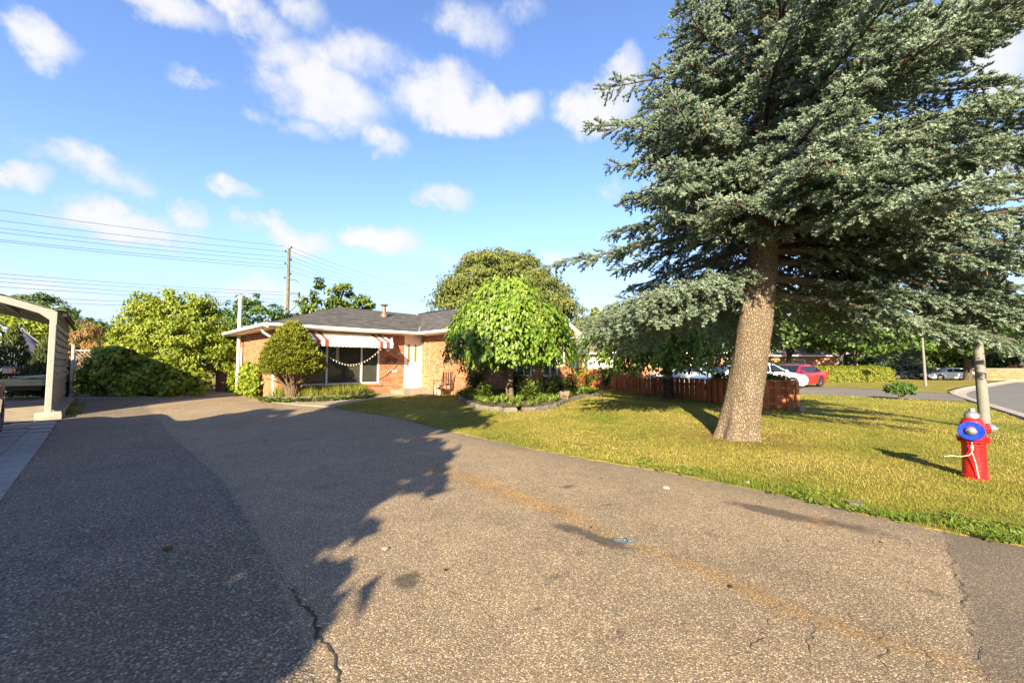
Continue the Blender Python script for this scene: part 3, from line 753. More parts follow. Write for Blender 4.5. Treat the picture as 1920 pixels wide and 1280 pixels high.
def wall_with_bricks(mp, u0, u1, z0, z1, holes, lim=None, name='wall'):
    us = sorted({u0, u1} | {h[0] for h in holes} | {h[1] for h in holes}); zs = sorted({z0, z1} | {h[2] for h in holes} | {h[3] for h in holes})
    mb = MB()
    for i in range(len(us) - 1):
        for j in range(len(zs) - 1):
            cu, cz = (us[i] + us[i + 1]) / 2, (zs[j] + zs[j + 1]) / 2
            if any(h[0] < cu < h[1] and h[2] < cz < h[3] for h in holes): continue
            wbox(mb, mp, us[i], us[i + 1], zs[j], zs[j + 1], -0.12, 0.0)
    if lim:
        a, b, zt, rise = lim
        p = [mp(a, zt, 0), mp(b, zt, 0), mp((a + b) / 2, zt + rise, 0)]; q = [mp(a, zt, -0.12), mp(b, zt, -0.12), mp((a + b) / 2, zt + rise, -0.12)]
        mb.add(p + q, [(0, 1, 2), (5, 4, 3), (1, 4, 5, 2), (0, 2, 5, 3)])
    w = mb.build(name, M_MORTAR, house)
    bb = MB(); H_, Lb, jn = 0.065, 0.21, 0.010; z = z0 + 0.005; row = 0; ztop = z1 + (lim[3] if lim else 0)
    while z + H_ < ztop + 0.02:
        a0, a1 = u0, u1
        if lim and z + H_ > lim[2]:
            s_ = (z + H_ - lim[2]) / lim[3]; hw = (lim[1] - lim[0]) / 2 * (1 - s_); cm = (lim[0] + lim[1]) / 2; a0, a1 = cm - hw, cm + hw
        u = a0 - (0.11 if row % 2 else 0)
        zt_ = min(z + H_, ztop)
        while u < a1:
            e0, e1 = max(u, a0), min(u + Lb, a1)
            segs = [(e0, e1)]
            for h in holes:
                if z < h[3] - 0.01 and zt_ > h[2] + 0.01:
                    ns = []
                    for s0, s1 in segs:
                        if s1 <= h[0] or s0 >= h[1]: ns.append((s0, s1))
                        else:
                            if s0 < h[0]: ns.append((s0, h[0]))
                            if s1 > h[1]: ns.append((h[1], s1))
                    segs = ns
            t = random.random()
            for s0, s1 in segs:
                if s1 - s0 > 0.02: wbox(bb, mp, s0, s1, z, zt_, 0.004, 0.014 + random.uniform(-0.002, 0.003), t)
            u += Lb + jn
        z += H_ + jn; row += 1
    tag(bb.build('brickwork', M_BRICK, w), kind='stuff')
    return w

ZT = 2.78
PW = (0.75, 3.80, 0.70, 2.28)                      # picture window
DR = (4.98, 5.86, 0.50, 2.78)                      # door opening
wall_with_bricks(mf, 0, L1 - 0.02, G0, ZT, [PW, DR])
wall_with_bricks(ms, 0.02, DP, G0, ZT, [(5.25, 5.75, 1.05, 2.2)])
wall_with_bricks(mw, -WD, -0.02, G0, ZT, [])
wall_with_bricks(mg, L1, L1 + WG, G0, ZT + 0.1, [(9.35, 10.42, 0.95, 2.3), (10.52, 10.95, 1.4, 2.3), (7.7, 8.62, 0.98, 2.1)], (L1, L1 + WG, ZT + 0.1, 1.25))
mb = MB(); wbox(mb, ms, 6.85, 7.2, G0, 2.7, 0.0, 0.62)
mb.build('wall', mat('shaded_brick', (0.12, 0.065, 0.045), 0.9, var=0.3, scale=9, bump=0.4), house)  # projection standing in shade: the shade is put into its darker brick colour


def window(u0, u1, z0, z1, mp, mull, dep=0.03, fw=0.06, sill=True, name='window', pane=M_PANE):
    fb = MB()
    wbox(fb, mp, u0, u1, z0, z0 + fw, -0.05, dep); wbox(fb, mp, u0, u1, z1 - fw, z1, -0.05, dep)
    for c in [u0 + fw / 2] + mull + [u1 - fw / 2]:
        wbox(fb, mp, c - fw / 2, c + fw / 2, z0 + fw, z1 - fw, -0.05, dep - 0.003)
    f = fb.build(name, M_WHITE2, house)
    e = [u0 + fw] + [x for c in mull for x in (c - fw / 2, c + fw / 2)] + [u1 - fw]
    for i in range(0, len(e), 2):
        pb = MB(); wbox(pb, mp, e[i], e[i + 1], z0 + fw, z1 - fw, -0.04, -0.02); pb.build('pane', pane, f)
    if sill:
        sb = MB(); u = u0 - 0.12; i = 0
        while u < u1 + 0.14:
            wbox(sb, mp, u, u + 0.062, z0 - 0.10, z0 - 0.002, -0.02, 0.055, random.random()); u += 0.072; i += 1
        s = sb.build('sill', M_BRICK, f)
    return f

pwin = window(*PW, mf, [1.67, 3.04], name='picture_window')
window(5.25, 5.75, 1.05, 2.2, ms, [5.5], fw=0.05)
window(9.35, 10.42, 0.95, 2.3, mg, [9.88])
window(10.52, 10.95, 1.4, 2.3, mg, [], fw=0.05)
window(7.7, 8.62, 0.98, 2.1, mg, [8.16])

# blind slats hanging inside the big window
bl = MB()
for j in range(7): bl = MB(); wbox(bl, mf, 2.02, 2.14, 1.62 + j * 0.09, 1.66 + j * 0.09, -0.019, -0.015); bl.build('blind_slat', M_WHITE2, pwin)

# front door with two arched lights
fb = MB()
wbox(fb, mf, DR[0], DR[0] + 0.06, DR[2], DR[3], -0.10, 0.02); wbox(fb, mf, DR[1] - 0.06, DR[1], DR[2], DR[3], -0.10, 0.02); wbox(fb, mf, DR[0] + 0.06, DR[1] - 0.06, 2.58, DR[3], -0.10, 0.018)
wbox(fb, mf, DR[0] + 0.06, DR[1] - 0.06, 2.66, 2.675, 0.018, 0.03)
wbox(fb, mf, DR[0] - 0.03, DR[1] + 0.02, DR[2] - 0.05, DR[2] - 0.003, -0.10, 0.06)
frame = fb.build('door_frame', M_WHITE2, house)
db = MB(); wbox(db, mf, DR[0] + 0.065, DR[1] - 0.065, DR[2], 2.575, -0.085, -0.045); door = db.build('door', M_WHITE2, house)
def arch(u, w, z0, z1, n=9):
    pts = [(u - w / 2, z0), (u + w / 2, z0)]
    for i in range(n + 1):
        a = PI * i / n; pts.append((u + w / 2 * math.cos(a), z1 - w / 2 + w / 2 * math.sin(a)))
    return pts
for u in (5.22, 5.56):
    db = MB(); a = arch(u, 0.17, 1.55, 2.40); db.extr([mf(p[0], p[1], -0.044) for p in a], (0, -0.012, 0)); fr = db.build('door_light', M_WHITE2, door)
    db = MB(); a = arch(u, 0.125, 1.58, 2.375); db.extr([mf(p[0], p[1], -0.031) for p in a], (0, -0.004, 0)); db.build('pane', M_AMBER, fr)
hb = MB(); hb.tube([mf(5.08, 1.50, -0.045), mf(5.08, 1.50, 0.0), mf(5.17, 1.50, 0.0)], 0.012, 8); hb.build('handle', M_ALU, door, True)
pb = MB(); wbox(pb, mf, 4.35, L1 - 0.03, 0.12, 0.40, 0.016, 1.05); wbox(pb, mf, 4.75, L1 - 0.03, 0.40, 0.448, 0.02, 0.40); pb.build('door_step', M_CONC, house)
mb = MB(); wbox(mb, mf, 4.42, 4.62, 1.15, 1.22, 0.012, 0.05); mb.build('letter_slot', M_WHITE2, house)

# roof: one hip over the main body, one gable over the wing
SL, EZ = 0.325, 2.88
XR, YR, RY = L1 + WG + 0.5, DP + 0.5, DP / 2
def shingled(poly, origin, ud, vd, parent):
    """courses of separate tabs clipped to a planar roof polygon; ud along the eave, vd up the slope"""
    o, ud, vd = Vector(origin), Vector(ud).normalized(), Vector(vd).normalized(); nn = ud.cross(vd); nn = nn if nn.z > 0 else -nn
    p2 = [((Vector(p) - o).dot(ud), (Vector(p) - o).dot(vd)) for p in poly]; vmax = max(p[1] for p in p2); v = 0.0; mb = MB(); E_ = 0.15
    while v < vmax - 0.02:
        vm = min(v + E_ * 0.5, vmax - 0.01); xs_ = []
        for i in range(len(p2)):
            (x0, y0), (x1, y1) = p2[i], p2[(i + 1) % len(p2)]
            if (y0 > vm) != (y1 > vm): xs_.append(x0 + (x1 - x0) * (vm - y0) / (y1 - y0))
        if len(xs_) >= 2:
            a, b = min(xs_), max(xs_); u = a - random.uniform(0, 0.3)
            while u < b:
                w = random.uniform(0.16, 0.36); u0, u1 = max(u, a), min(u + w - 0.008, b); h = 0.010 + random.uniform(0, 0.006)
                if u1 - u0 > 0.02:
                    c = [o + ud * uu + vd * vv_ + nn * hh for uu, vv_, hh in ((u0, v - 0.01, h), (u1, v - 0.01, h), (u1, v + E_ + 0.01, 0.003), (u0, v + E_ + 0.01, 0.003), (u0, v - 0.01, 0.0), (u1, v - 0.01, 0.0))]
                    mb.add(c, [(0, 1, 2, 3), (4, 5, 1, 0), (4, 0, 3), (1, 5, 2)], random.random())
                u += w
        v += E_
    return tag(mb.build('shingle', M_SHINGLE, parent), kind='stuff')

rz_ = EZ + (RY + 0.5) * SL
A, B, C, D = (-.5, -.5, EZ), (XR, -.5, EZ), (XR, YR, EZ), (-.5, YR, EZ); E1, E2 = (RY, RY, rz_), (XR - RY - .5, RY, rz_)
mb = MB(); mb.add([A, B, C, D, E1, E2], [(0, 1, 5, 4), (1, 2, 5), (2, 3, 4, 5), (3, 0, 4), (3, 2, 1, 0)]); roof = mb.build('roof', M_SHINGLE, house)
sv = math.sqrt(1 + SL * SL)
shingled([A, B, E2, E1], A, (1, 0, 0), (0, 1, SL), roof); shingled([D, A, E1], D, (0, -1, 0), (1, 0, SL), roof)
PG = 0.46; gx0, gx1, gm = L1 - 0.5, L1 + WG + 0.5, L1 + WG / 2; gz1 = EZ + (gm - gx0) * PG; gy0, gy1 = -WD - 0.45, RY + 1.0
mb = MB(); q = 0.13
for (xa, xb) in ((gx0, gm), (gx1, gm)):
    za, zb = EZ, gz1
    mb.add([(xa, gy0, za + 0.012), (xb, gy0, zb + 0.012), (xb, gy1, zb + 0.012), (xa, gy1, za + 0.012), (xa, gy0, za - q), (xb, gy0, zb - q), (xb, gy1, zb - q), (xa, gy1, za - q)], [(0, 1, 2, 3), (4, 5, 6, 7), (0, 1, 5, 4), (2, 3, 7, 6), (0, 3, 7, 4)])
groof = mb.build('gable_roof', M_SHINGLE, house)
shingled([(gx0, gy0, EZ + .02), (gx0, gy1, EZ + .02), (gm, gy1, gz1 + .02), (gm, gy0, gz1 + .02)], (gx0, gy0, EZ + .02), (0, 1, 0), (1, 0, PG), groof)
shingled([(gx1, gy0, EZ + .02), (gx1, gy1, EZ + .02), (gm, gy1, gz1 + .02), (gm, gy0, gz1 + .02)], (gx1, gy0, EZ + .02), (0, 1, 0), (-1, 0, PG), groof)
mb = MB()     # metal valley flashing
mb.tube([(gx0 + 0.02, -0.50, EZ + .03), (gx0 + 0.62, 0.38, EZ + 0.32)], 0.035, 6); mb.build('valley_flashing', M_GALV, roof)
# fascia, gutter, soffit
mb = MB(); fh = 0.15
def fas(a, b, t=0.03):
    a, b = Vector(a), Vector(b); d = (b - a).normalized(); n_ = Vector((d.y, -d.x, 0))
    c = (a + b) / 2 + n_ * (t / 2 + 0.002) + Vector((0, 0, -fh / 2 + 0.01)); M_ = Matrix((d, n_, Vector((0, 0, 1)))).transposed()
    mb.box(c, ((b - a).length, t, fh), M=M_)
    g = [a + n_ * 0.035 + Vector((0, 0, -0.0)), b + n_ * 0.035]
    pr = [(0, 0.0), (0.10, 0.0), (0.115, -0.02), (0.09, -0.09), (0.05, -0.115), (0, -0.115)]
    v = [p + n_ * o + Vector((0, 0, z)) for p in g for o, z in pr]; k_ = len(pr)
    mb.add(v, [(i, (i + 1) % k_, k_ + (i + 1) % k_, k_ + i) for i in range(k_)] + [tuple(range(k_)), tuple(range(k_, 2 * k_))])
fas((-.5, -.5, EZ), (gx0, -.5, EZ)); fas((-.5, YR, EZ), (-.5, -.5, EZ)); fas((gx0, -.5, EZ), (gx0, gy0, EZ))
mb.build('gutter', M_WHITE, house)
mb = MB(); mb.box(((gx0 - .5) / 2, -.25, EZ - 0.12), (gx0 + .5, .49, 0.02)); mb.box((-.25, (YR) / 2, EZ - 0.12), (.49, YR + .0, 0.02)); mb.box((gx0 + .25, (gy0 - .5) / 2, EZ - 0.12), (.49, -gy0 - .5, 0.02))
mb.build('soffit', M_WHITE, house)
mb = MB()
for (xa, xb, s_) in ((gx0, gm, 1), (gx1, gm, -1)):     # rake boards
    a, b = Vector((xa, gy0 - .012, EZ)), Vector((xb, gy0 - .012, gz1))
    mb.extr([a + Vector((0, 0, .03)), b + Vector((0, 0, .03)), b + Vector((0, 0, -.18)), a + Vector((0, 0, -.18))], (0, -0.03, 0))
    mb.add([(xa, gy0, EZ - .135), (xb, gy0, gz1 - .135), (xb, -WD - .02, gz1 - .135), (xa, -WD - .02, EZ - .135)], [(0, 1, 2, 3)])
mb.box((gx1 - 0.25, gy0 + 0.2, EZ - 0.14), (0.52, 0.5, 0.06))
mb.build('rake_board', M_WHITE, house)
# white downpipe with an elbow, flue pipe on the side wall, roof vent
mb = MB(); mb.tube([(-0.45, 0.30, 2.80), (-0.45, 0.30, 2.70), (-0.42, 0.30, 2.62), (-0.10, 0.32, 2.42), (-0.05, 0.33, 2.33), (-0.05, 0.33, 0.2)], 0.042, 8); mb.build('downpipe', M_WHITE, house, True)
M_FLUE = mat('flue_metal', (0.60, 0.54, 0.48), 0.5, 0.2, var=0.1, scale=7, dirt=0.2)
mb = MB(); mb.tube([(-0.20, 4.95, 0.2), (-0.20, 4.95, 2.72)], 0.075, 12); mb.tube([(-0.20, 4.95, 2.90), (-0.20, 4.95, 3.02)], 0.115, 12); mb.tube([(-0.20, 4.95, 3.02), (-0.20, 4.95, 4.35)], 0.078, 12)
fl = mb.build('flue_pipe', M_FLUE, house, True)
mb = MB(); mb.lathe([(0.08, 0), (0.12, 0.01), (0.12, 0.10), (0.09, 0.13), (0.02, 0.14)], (-0.20, 4.95, 4.34), 12); mb.build('cap', M_FLUE, fl, True)
M_VENT = mat('brown_vent_metal', (0.17, 0.115, 0.08), 0.6, 0.3, var=0.15, scale=8)
VX, VY = 5.2, 2.3; VZ = EZ + (VY + .5) * SL
mb = MB(); mb.lathe([(0.17, -0.08), (0.15, 0.10), (0.10, 0.16), (0.085, 0.18), (0.085, 0.52)], (VX, VY, VZ), 14); vt = mb.build('roof_vent', M_VENT, house, True)
mb = MB(); mb.lathe([(0.05, 0.50), (0.19, 0.53), (0.20, 0.56), (0.14, 0.60), (0.03, 0.62)], (VX, VY, VZ), 14); mb.build('cap', M_VENT, vt, True)
# striped awning over the picture window: each pan is a piece
aw = MB(); AZ0, AZ1, AZ2, AD = 2.70, 2.36, 2.13, 0.85; AW0, AW1, NP = 0.85, 3.97, 22; pw_ = (AW1 - AW0) / NP
awn = bpy.data.objects.new('awning', None); COL.objects.link(awn); awn.parent = house
def pan(name, m):
    b = MB(); w = pw_ - 0.006; t = 0.012
    top = [(0, -0.02, AZ0), (w, -0.02, AZ0), (w, -AD, AZ1), (0, -AD, AZ1)]
    b.add([*top, *[(p[0], p[1], p[2] + t) for p in top]], [(0, 1, 2, 3), (7, 6, 5, 4), (0, 4, 5, 1), (2, 6, 7, 3), (1, 5, 6, 2), (0, 3, 7, 4)])
    b.box((0.008, -AD / 2, (AZ0 + AZ1) / 2 + t + 0.008), (0.012, AD, 0.014), M=Matrix.Rotation(math.atan2(AZ0 - AZ1, AD - 0.02), 3, 'X'))
    pts = [(0, AZ1 + t), (w, AZ1 + t)] + [(w / 2 + w / 2 * math.cos(a), AZ2 + 0.035 - 0.035 * math.sin(a)) for a in np.linspace(0, PI, 7)]
    b.extr([(p[0], -AD - 0.001, p[1]) for p in pts], (0, -0.010, 0))
    return b.mesh(name, m)
pans = {0: pan('awning_pan', M_AWNW), 1: pan('awning_pan', M_AWNR)}
for i in range(NP):
    o = link('awning_pan', pans[1 if i in (1, 3, 18, 20) else 0], awn, (AW0 + i * pw_, random.uniform(-.004, .004), random.uniform(-.002, .002)))
    if i in (1, 3, 18, 20): o['label'] = 'red awning pan'
mb = MB()
for u in (AW0 + .03, AW1 - .05): mb = MB(); mb.tube([mf(u, 2.30, 0.02), mf(u, 2.28, AD - .02)], 0.012, 6); mb.tube([mf(u, 2.60, 0.05), mf(u, 2.36, AD - .05)], 0.010, 6); mb.build('bracket', M_WHITE, awn)
# house number on the brick
def text_mesh(txt, size, depth, m, name):
    cu = bpy.data.curves.new(name, 'FONT'); cu.body = txt; cu.size = size; cu.extrude = depth; cu.align_x = 'CENTER'; cu.align_y = 'CENTER'
    o = bpy.data.objects.new(name, cu); COL.objects.link(o); dg = bpy.context.evaluated_depsgraph_get()
    me = bpy.data.meshes.new_from_object(o.evaluated_get(dg)); bpy.data.objects.remove(o)
    me.materials.clear(); me.materials.append(m); return me
M_NUM = mat('number_white', (0.75, 0.72, 0.66), 0.5)
link('house_digit', text_mesh('191', 0.17, 0.008, M_NUM, 'house_digit'), house, mf(4.74, 1.93, 0.03), (PI / 2, 0, 0))
M_IRON = mat('dark_cast_iron', (0.035, 0.03, 0.027), 0.6, 0.4, var=0.3, scale=12, bump=0.3)


def hworld(p): return house.matrix_basis @ Vector(p) if False else Matrix.Translation((HX, HY, 0)) @ Matrix.Rotation(PI / 4, 4, 'Z') @ Vector(p)
# round number sign and horse-head ornament hanging beside the awning
t = thing('number_sign', 'small round white number sign under the horse head by the door', 'sign', hworld(mf(4.16, 2.13, 0.06)), PI / 4)
mb = MB(); mb.lathe([(0.115, -0.012), (0.12, 0), (0.115, 0.012)], (0, 0, 0), 24, 'Y'); mb.build('plate', M_WHITE2, t, True)
mb = MB()
for k_ in range(24): a = 2 * PI * k_ / 24; mb.box((0.108 * math.cos(a), -0.014, 0.108 * math.sin(a)), (0.022, 0.008, 0.010))
mb.build('rim', M_IRON, t)
link('digit', text_mesh('53', 0.12, 0.004, M_IRON, 'digit'), t, (0, -0.018, 0), (PI / 2, 0, 0))
t = thing('horse_ornament', 'white horse head ornament mounted on the brick near the awning', 'ornament', hworld(mf(4.22, 2.42, 0.05)), PI / 4)
def skin_chain(name, pts, m, parent, seg=10): b = MB(); b.tube([p[0] for p in pts], [p[1] for p in pts], seg); return b.build(name, m, parent, True)
skin_chain('neck', [((0.10, 0.03, -0.16), .10), ((0.08, -0.06, -0.08), .095), ((0.04, -0.14, 0.03), .08), ((0.0, -0.19, 0.13), .06), ((-.02, -.20, .16), .04)], M_WHITE2, t)
skin_chain('head', [((0.01, -0.16, 0.14), .055), ((-0.02, -0.22, 0.13), .062), ((-0.05, -0.30, 0.06), .052), ((-0.07, -0.35, 0.0), .04), ((-0.075, -0.375, -0.03), .038), ((-0.077, -0.385, -0.045), .02)], M_WHITE2, t)
for s_ in (-1, 1): skin_chain('ear', [((0.02 + s_ * .03, -0.18, 0.17), .018), ((0.02 + s_ * .035, -0.18, 0.21), .016), ((0.02 + s_ * .035, -0.185, 0.25), .003)], M_WHITE2, t, 6)
mb = MB()
for k_ in range(7): mb.tube([(0.05 + k_ * .012, -0.13 + k_ * .028, 0.17 - k_ * .045), (0.10 + k_ * .012, -0.12 + k_ * .03, 0.15 - k_ * .05), (0.13 + k_ * .01, -0.10 + k_ * .03, 0.08 - k_ * .05)], [.02, .016, .005], 6)
mb.build('mane', M_IRON, t, True)
t = thing('scroll_plaque', 'dark iron scroll plaque on the shaded brick left of the door', 'plaque', hworld(mf(4.35, 1.68, 0.03)), PI / 4)
mb = MB()
for s_ in (-1, 1):
    for zz in (-.08, .07):
        mb.tube([(s_ * (.04 + .24 * i / 10), -.012, zz + .045 * math.sin(i * 0.75)) for i in range(11)], 0.011, 5)
mb.tube([(-.30, -.012, 0), (.30, -.012, 0)], 0.010, 5); mb.build('scroll', M_IRON, t, True)
mb = MB()
for u in (-.18, -.06, .06, .18): MB().rbox((u, -.006, -.0), (0.075, 0.012, 0.05), 0.003).build('letter_tile', M_TWIG, t)

# strings of small bulbs
def sag(a, b, s_, n=22): a, b = Vector(a), Vector(b); return [a.lerp(b, i / n) + Vector((0, 0, -4 * s_ * (i / n) * (1 - i / n))) for i in range(n + 1)]
M_CABLE = mat('white_cable', (0.26, 0.25, 0.22), 0.6); M_BULB = mat('clear_bulb', (0.80, 0.74, 0.55), 0.15, spec=0.7)
def string_light(name, label, pts, cable, drop=0.03):
    t = thing(name, label, 'string lights', hworld(pts[0]), PI / 4, 'string lights by the front door'); o = pts[0]
    mb = MB(); mb.tube([p - o for p in pts], 0.006, 5); mb.build('cable', cable, t)
    bm_ = MB().lathe([(0.006, 0.02), (0.009, 0.01), (0.014, -0.012), (0.010, -0.024), (0.002, -0.028)], (0, 0, 0), 8).mesh('bulb', M_BULB, True)
    for p in pts[1::1]: link('bulb', bm_, t, tuple(p - o + Vector((0, 0, -drop))))
string_light('string_light', 'string of bulbs drooping across the big front window', sag(mf(1.05, 2.10, .86), mf(3.42, 2.10, .86), 0.62), M_CABLE)
string_light('string_light', 'dark string of bulbs hanging straight down the wing wall right of the door', [Vector(mw(-0.33, 2.70 - i * 0.11, 0.05)) for i in range(15)], M_IRON)
string_light('string_light', 'longer dark string of bulbs hanging near the mulberry side of the wing wall', [Vector(mw(-0.72, 2.70 - i * 0.11, 0.05)) for i in range(18)], M_IRON)
string_light('string_light', 'loose string of bulbs crossing the brick below the scroll plaque', sag(mf(3.95, 1.05, .04), mf(4.60, 1.55, .04), 0.06, 9), M_IRON)

# ------------------------------------------------------------------ planting beds
M_STONE = mat('grey_edging_stone', (0.11, 0.098, 0.08), 0.9, var=0.25, scale=8, bump=0.7, bscale=30, tint=0.2, dirt=0.3)
BED = [(-1.97, 15.28), (-1.6, 13.9), (-1.31, 13.03), (-0.95, 12.25), (-0.3, 11.78), (0.2, 11.75), (0.7, 11.9), (1.24, 12.46), (1.92, 14.2), (2.7, 15.6), (3.6, 16.6)]
bedpoly = BED + [(3.3, 19.0), (2.7, 19.4), (-1.0, 15.8), (-1.9, 16.6)]
tag(sheet('planting_bed', bedpoly, 0.15, M_SOIL, 0.4, 0.2, 0.01), kind='structure')
def rock_mesh(name, size, m, jit=0.12, seed=0, sub=1):
    bm = bmesh.new(); bmesh.ops.create_cube(bm, size=1.0); bmesh.ops.subdivide_edges(bm, edges=bm.edges[:], cuts=sub, use_grid_fill=True)
    r = random.Random(seed)
    for v in bm.verts:
        n_ = v.co.normalized(); v.co = v.co * 0.78 + n_ * 0.5 * 0.30; v.co += Vector((r.uniform(-jit, jit), r.uniform(-jit, jit), r.uniform(-jit, jit))) * 0.55
        v.co = Vector((v.co.x * size[0], v.co.y * size[1], v.co.z * size[2]))
    me = bpy.data.meshes.new(name); bm.to_mesh(me); bm.free(); me.materials.append(m)
    me.polygons.foreach_set('use_smooth', [True] * len(me.polygons)); me.set_sharp_from_angle(angle=math.radians(35))
    a = me.attributes.new('tint', 'FLOAT', 'POINT'); a.data.foreach_set('value', np.full(len(me.vertices), r.random(), np.float32))
    return me
def edging(name, label, path, step, size, group=None):
    pts = resample(path, step, 0, False); c0 = pts[0]
    t = thing(name, label, 'stone edging', (c0.x, c0.y, float(gz(c0.x, c0.y))), 0, group)
    ms_ = [rock_mesh('stone', size, M_STONE, 0.10, s) for s in range(6)]
    for i, p in enumerate(pts[:-1]):
        q = pts[i + 1]; a = math.atan2(q.y - p.y, q.x - p.x); c = (p + q) / 2
        link('stone', random.choice(ms_), t, (c.x - c0.x, c.y - c0.y, float(gz(c.x, c.y)) - float(gz(c0.x, c0.y)) + size[2] * 0.36), (random.uniform(-.05, .05), random.uniform(-.05, .05), a + random.uniform(-.08, .08)))
    return t
edging('bed_edging', 'curved low grey stone edging around the bed under the mulberry', BED, 0.36, (0.385, 0.19, 0.155))
def hp(u, d): w = hworld((u, -d, 0)); return (w.x, w.y)
GB = [hp(1.45 + 1.75 * math.cos(a), 0.05 + 1.45 * math.sin(a)) for a in np.linspace(PI, 0, 15)]
tag(sheet('grass_bed', GB, 0.19, M_SOIL, 0.3, 0.2), kind='structure')
edging('bed_edging', 'half round concrete block edging of the grassy bed under the front window', GB, 0.34, (0.35, 0.16, 0.22))


def blades(P2, hmin, hmax, w, z0, lean=0.5):
    """upright grass blades, one triangle each"""
    n = len(P2); h = hmin + (hmax - hmin) * rng.random(n) ** 1.4; a = rng.random(n) * 2 * PI; b = rng.random(n) * 2 * PI
    B = np.column_stack([P2, z0]); sd_ = np.column_stack([np.cos(a), np.sin(a), np.zeros(n)]) * (w * (0.6 + 0.8 * rng.random(n)) / 2)[:, None]
    tip = B + np.column_stack([np.cos(b) * lean * h * rng.random(n), np.sin(b) * lean * h * rng.random(n), h])
    V = np.stack([B - sd_, B + sd_, tip], 1).reshape(-1, 3)
    return V, np.arange(n * 3).reshape(-1, 3)


def vnoise(x, y, s, seed=0):
    r = np.random.default_rng(seed); v = 0
    for i in range(7):
        a = r.random() * 2 * PI; f = s * (0.6 + 1.2 * r.random()); v = v + np.sin((x * math.cos(a) + y * math.sin(a)) * f + r.random() * 6.28 + 1.3 * np.sin((x * math.sin(a) - y * math.cos(a)) * f * 0.6))
    return v / 7 ** 0.5 / 1.2


# grass of the lawns
LP = np.array(LAWN); VV = []; FF = []; TT = []; off = 0
for (y0, y1, dens, w, hm) in ((1.5, 5, 3000, .007, .036), (5, 7.5, 2000, .008, .036), (7.5, 11, 950, .011, .038), (11, 17, 380, .017, .042), (17, 26.5, 150, .028, .05)):
    x0, x1 = -6, 19; n = int((x1 - x0) * (y1 - y0) * dens)
    Q = np.column_stack([x0 + (x1 - x0) * rng.random(n), y0 + (y1 - y0) * rng.random(n)])
    Q = Q[np.abs(Q[:, 0]) < Q[:, 1] * 1.5 + 0.8]; Q = Q[in_poly(Q, LP)]; Q = Q[~in_poly(Q, np.array(bedpoly))]
    dl, _ = seg_dist(Q, LAWN_EDGE); nz = vnoise(Q[:, 0], Q[:, 1], 1.6, 3); nf = vnoise(Q[:, 0], Q[:, 1], 7.0, 5)
    dry = np.clip(0.5 + 0.35 * nz + 0.18 * nf, 0, 1)
    dtrunk = np.hypot(Q[:, 0] - 4.6, Q[:, 1] - 8.2)
    bare = (vnoise(Q[:, 0], Q[:, 1], 5.0, 77) + 1.2 * np.exp(-(dl / .22) ** 2) * (Q[:, 1] > 4.2) + .9 * np.exp(-((dtrunk - .6) / .7) ** 2)) > 1.15
    dry = np.clip(dry + 0.35 * np.exp(-(dtrunk / 1.6) ** 2) - 0.45 * np.exp(-(dl / 0.5) ** 2) * (Q[:, 1] < 6), 0, 1)
    kp_ = rng.random(len(Q)) < (1.0 - 0.45 * dry) * np.where(bare, .25, 1); Q = Q[kp_]; dry = dry[kp_]; dl = dl[kp_]
    tall = 1 + 0.9 * np.exp(-(dl / 0.35) ** 2) * (Q[:, 1] < 7)
    V, F = blades(Q, hm * .55, hm * 1.3, w, gz(Q[:, 0], Q[:, 1]) + 0.008, 0.9)
    V[2::3, 2] = V[0::3, 2] + (V[2::3, 2] - V[0::3, 2]) * tall
    VV.append(V); FF.append(F + off); off += len(V); TT.append(np.repeat(np.clip(dry * 0.75 + 0.25 * rng.random(len(dry)), 0, 1), 3))
tag(link('grass', np_mesh('grass', np.concatenate(VV), np.concatenate(FF), M_GRASS, np.concatenate(TT))), 'short dry grass of the front lawn', None, None, 'stuff')
# broad-leaved weeds creeping over the asphalt margin and in the front bed
def rosette_cloud(name, P3, L, W, m, up=0.5, per=7):
    n = len(P3) * per; B = np.repeat(P3, per, 0) + np.column_stack([rng.normal(size=(n, 2)) * 0.02, rng.random(n) * 0.01])
    a = rng.random(n) * 2 * PI; D = np.column_stack([np.cos(a), np.sin(a), up * (0.3 + rng.random(n) * 1.4)])
    Nn = np.column_stack([-np.cos(a) * .5, -np.sin(a) * .5, np.ones(n)]) + rdirs(n) * .3
    V, F, kk = leaves(B, D, Nn, L * (0.6 + .8 * rng.random(n)), W * (0.6 + .8 * rng.random(n)), 0.15, 0.15)
    return np_mesh(name, V, F, m, np.repeat(np.clip(rng.random(n) * .8 + .1, 0, 1), kk))
n = 1000; t_ = rng.random(n) ** 0.40; E_ = np.array(LAWN_EDGE); ii_ = np.minimum((3 + t_ * (len(E_) - 4.001)), len(E_) - 1.001); i0 = ii_.astype(int); fr_ = (ii_ - i0)[:, None]
Q = E_[i0] * (1 - fr_) + E_[i0 + 1] * fr_ + np.abs(rng.normal(size=(n, 1))) * np.array([[0.16, 0.19]]) - 0.03
Q = Q + np.abs(rng.normal(size=(len(Q), 1))) * np.array([[.10, .12]]) * (rng.random((len(Q), 1)) < .5); Q = Q[vnoise(Q[:, 0], Q[:, 1], 3.4, 9) > -0.05]
tag(link('weeds', rosette_cloud('weeds', np.column_stack([Q, gz(Q[:, 0], Q[:, 1]) + 0.012]), 0.055, 0.024, M_PLANT, 0.5)), 'low green weeds along the edge of the drive', None, None, 'stuff')
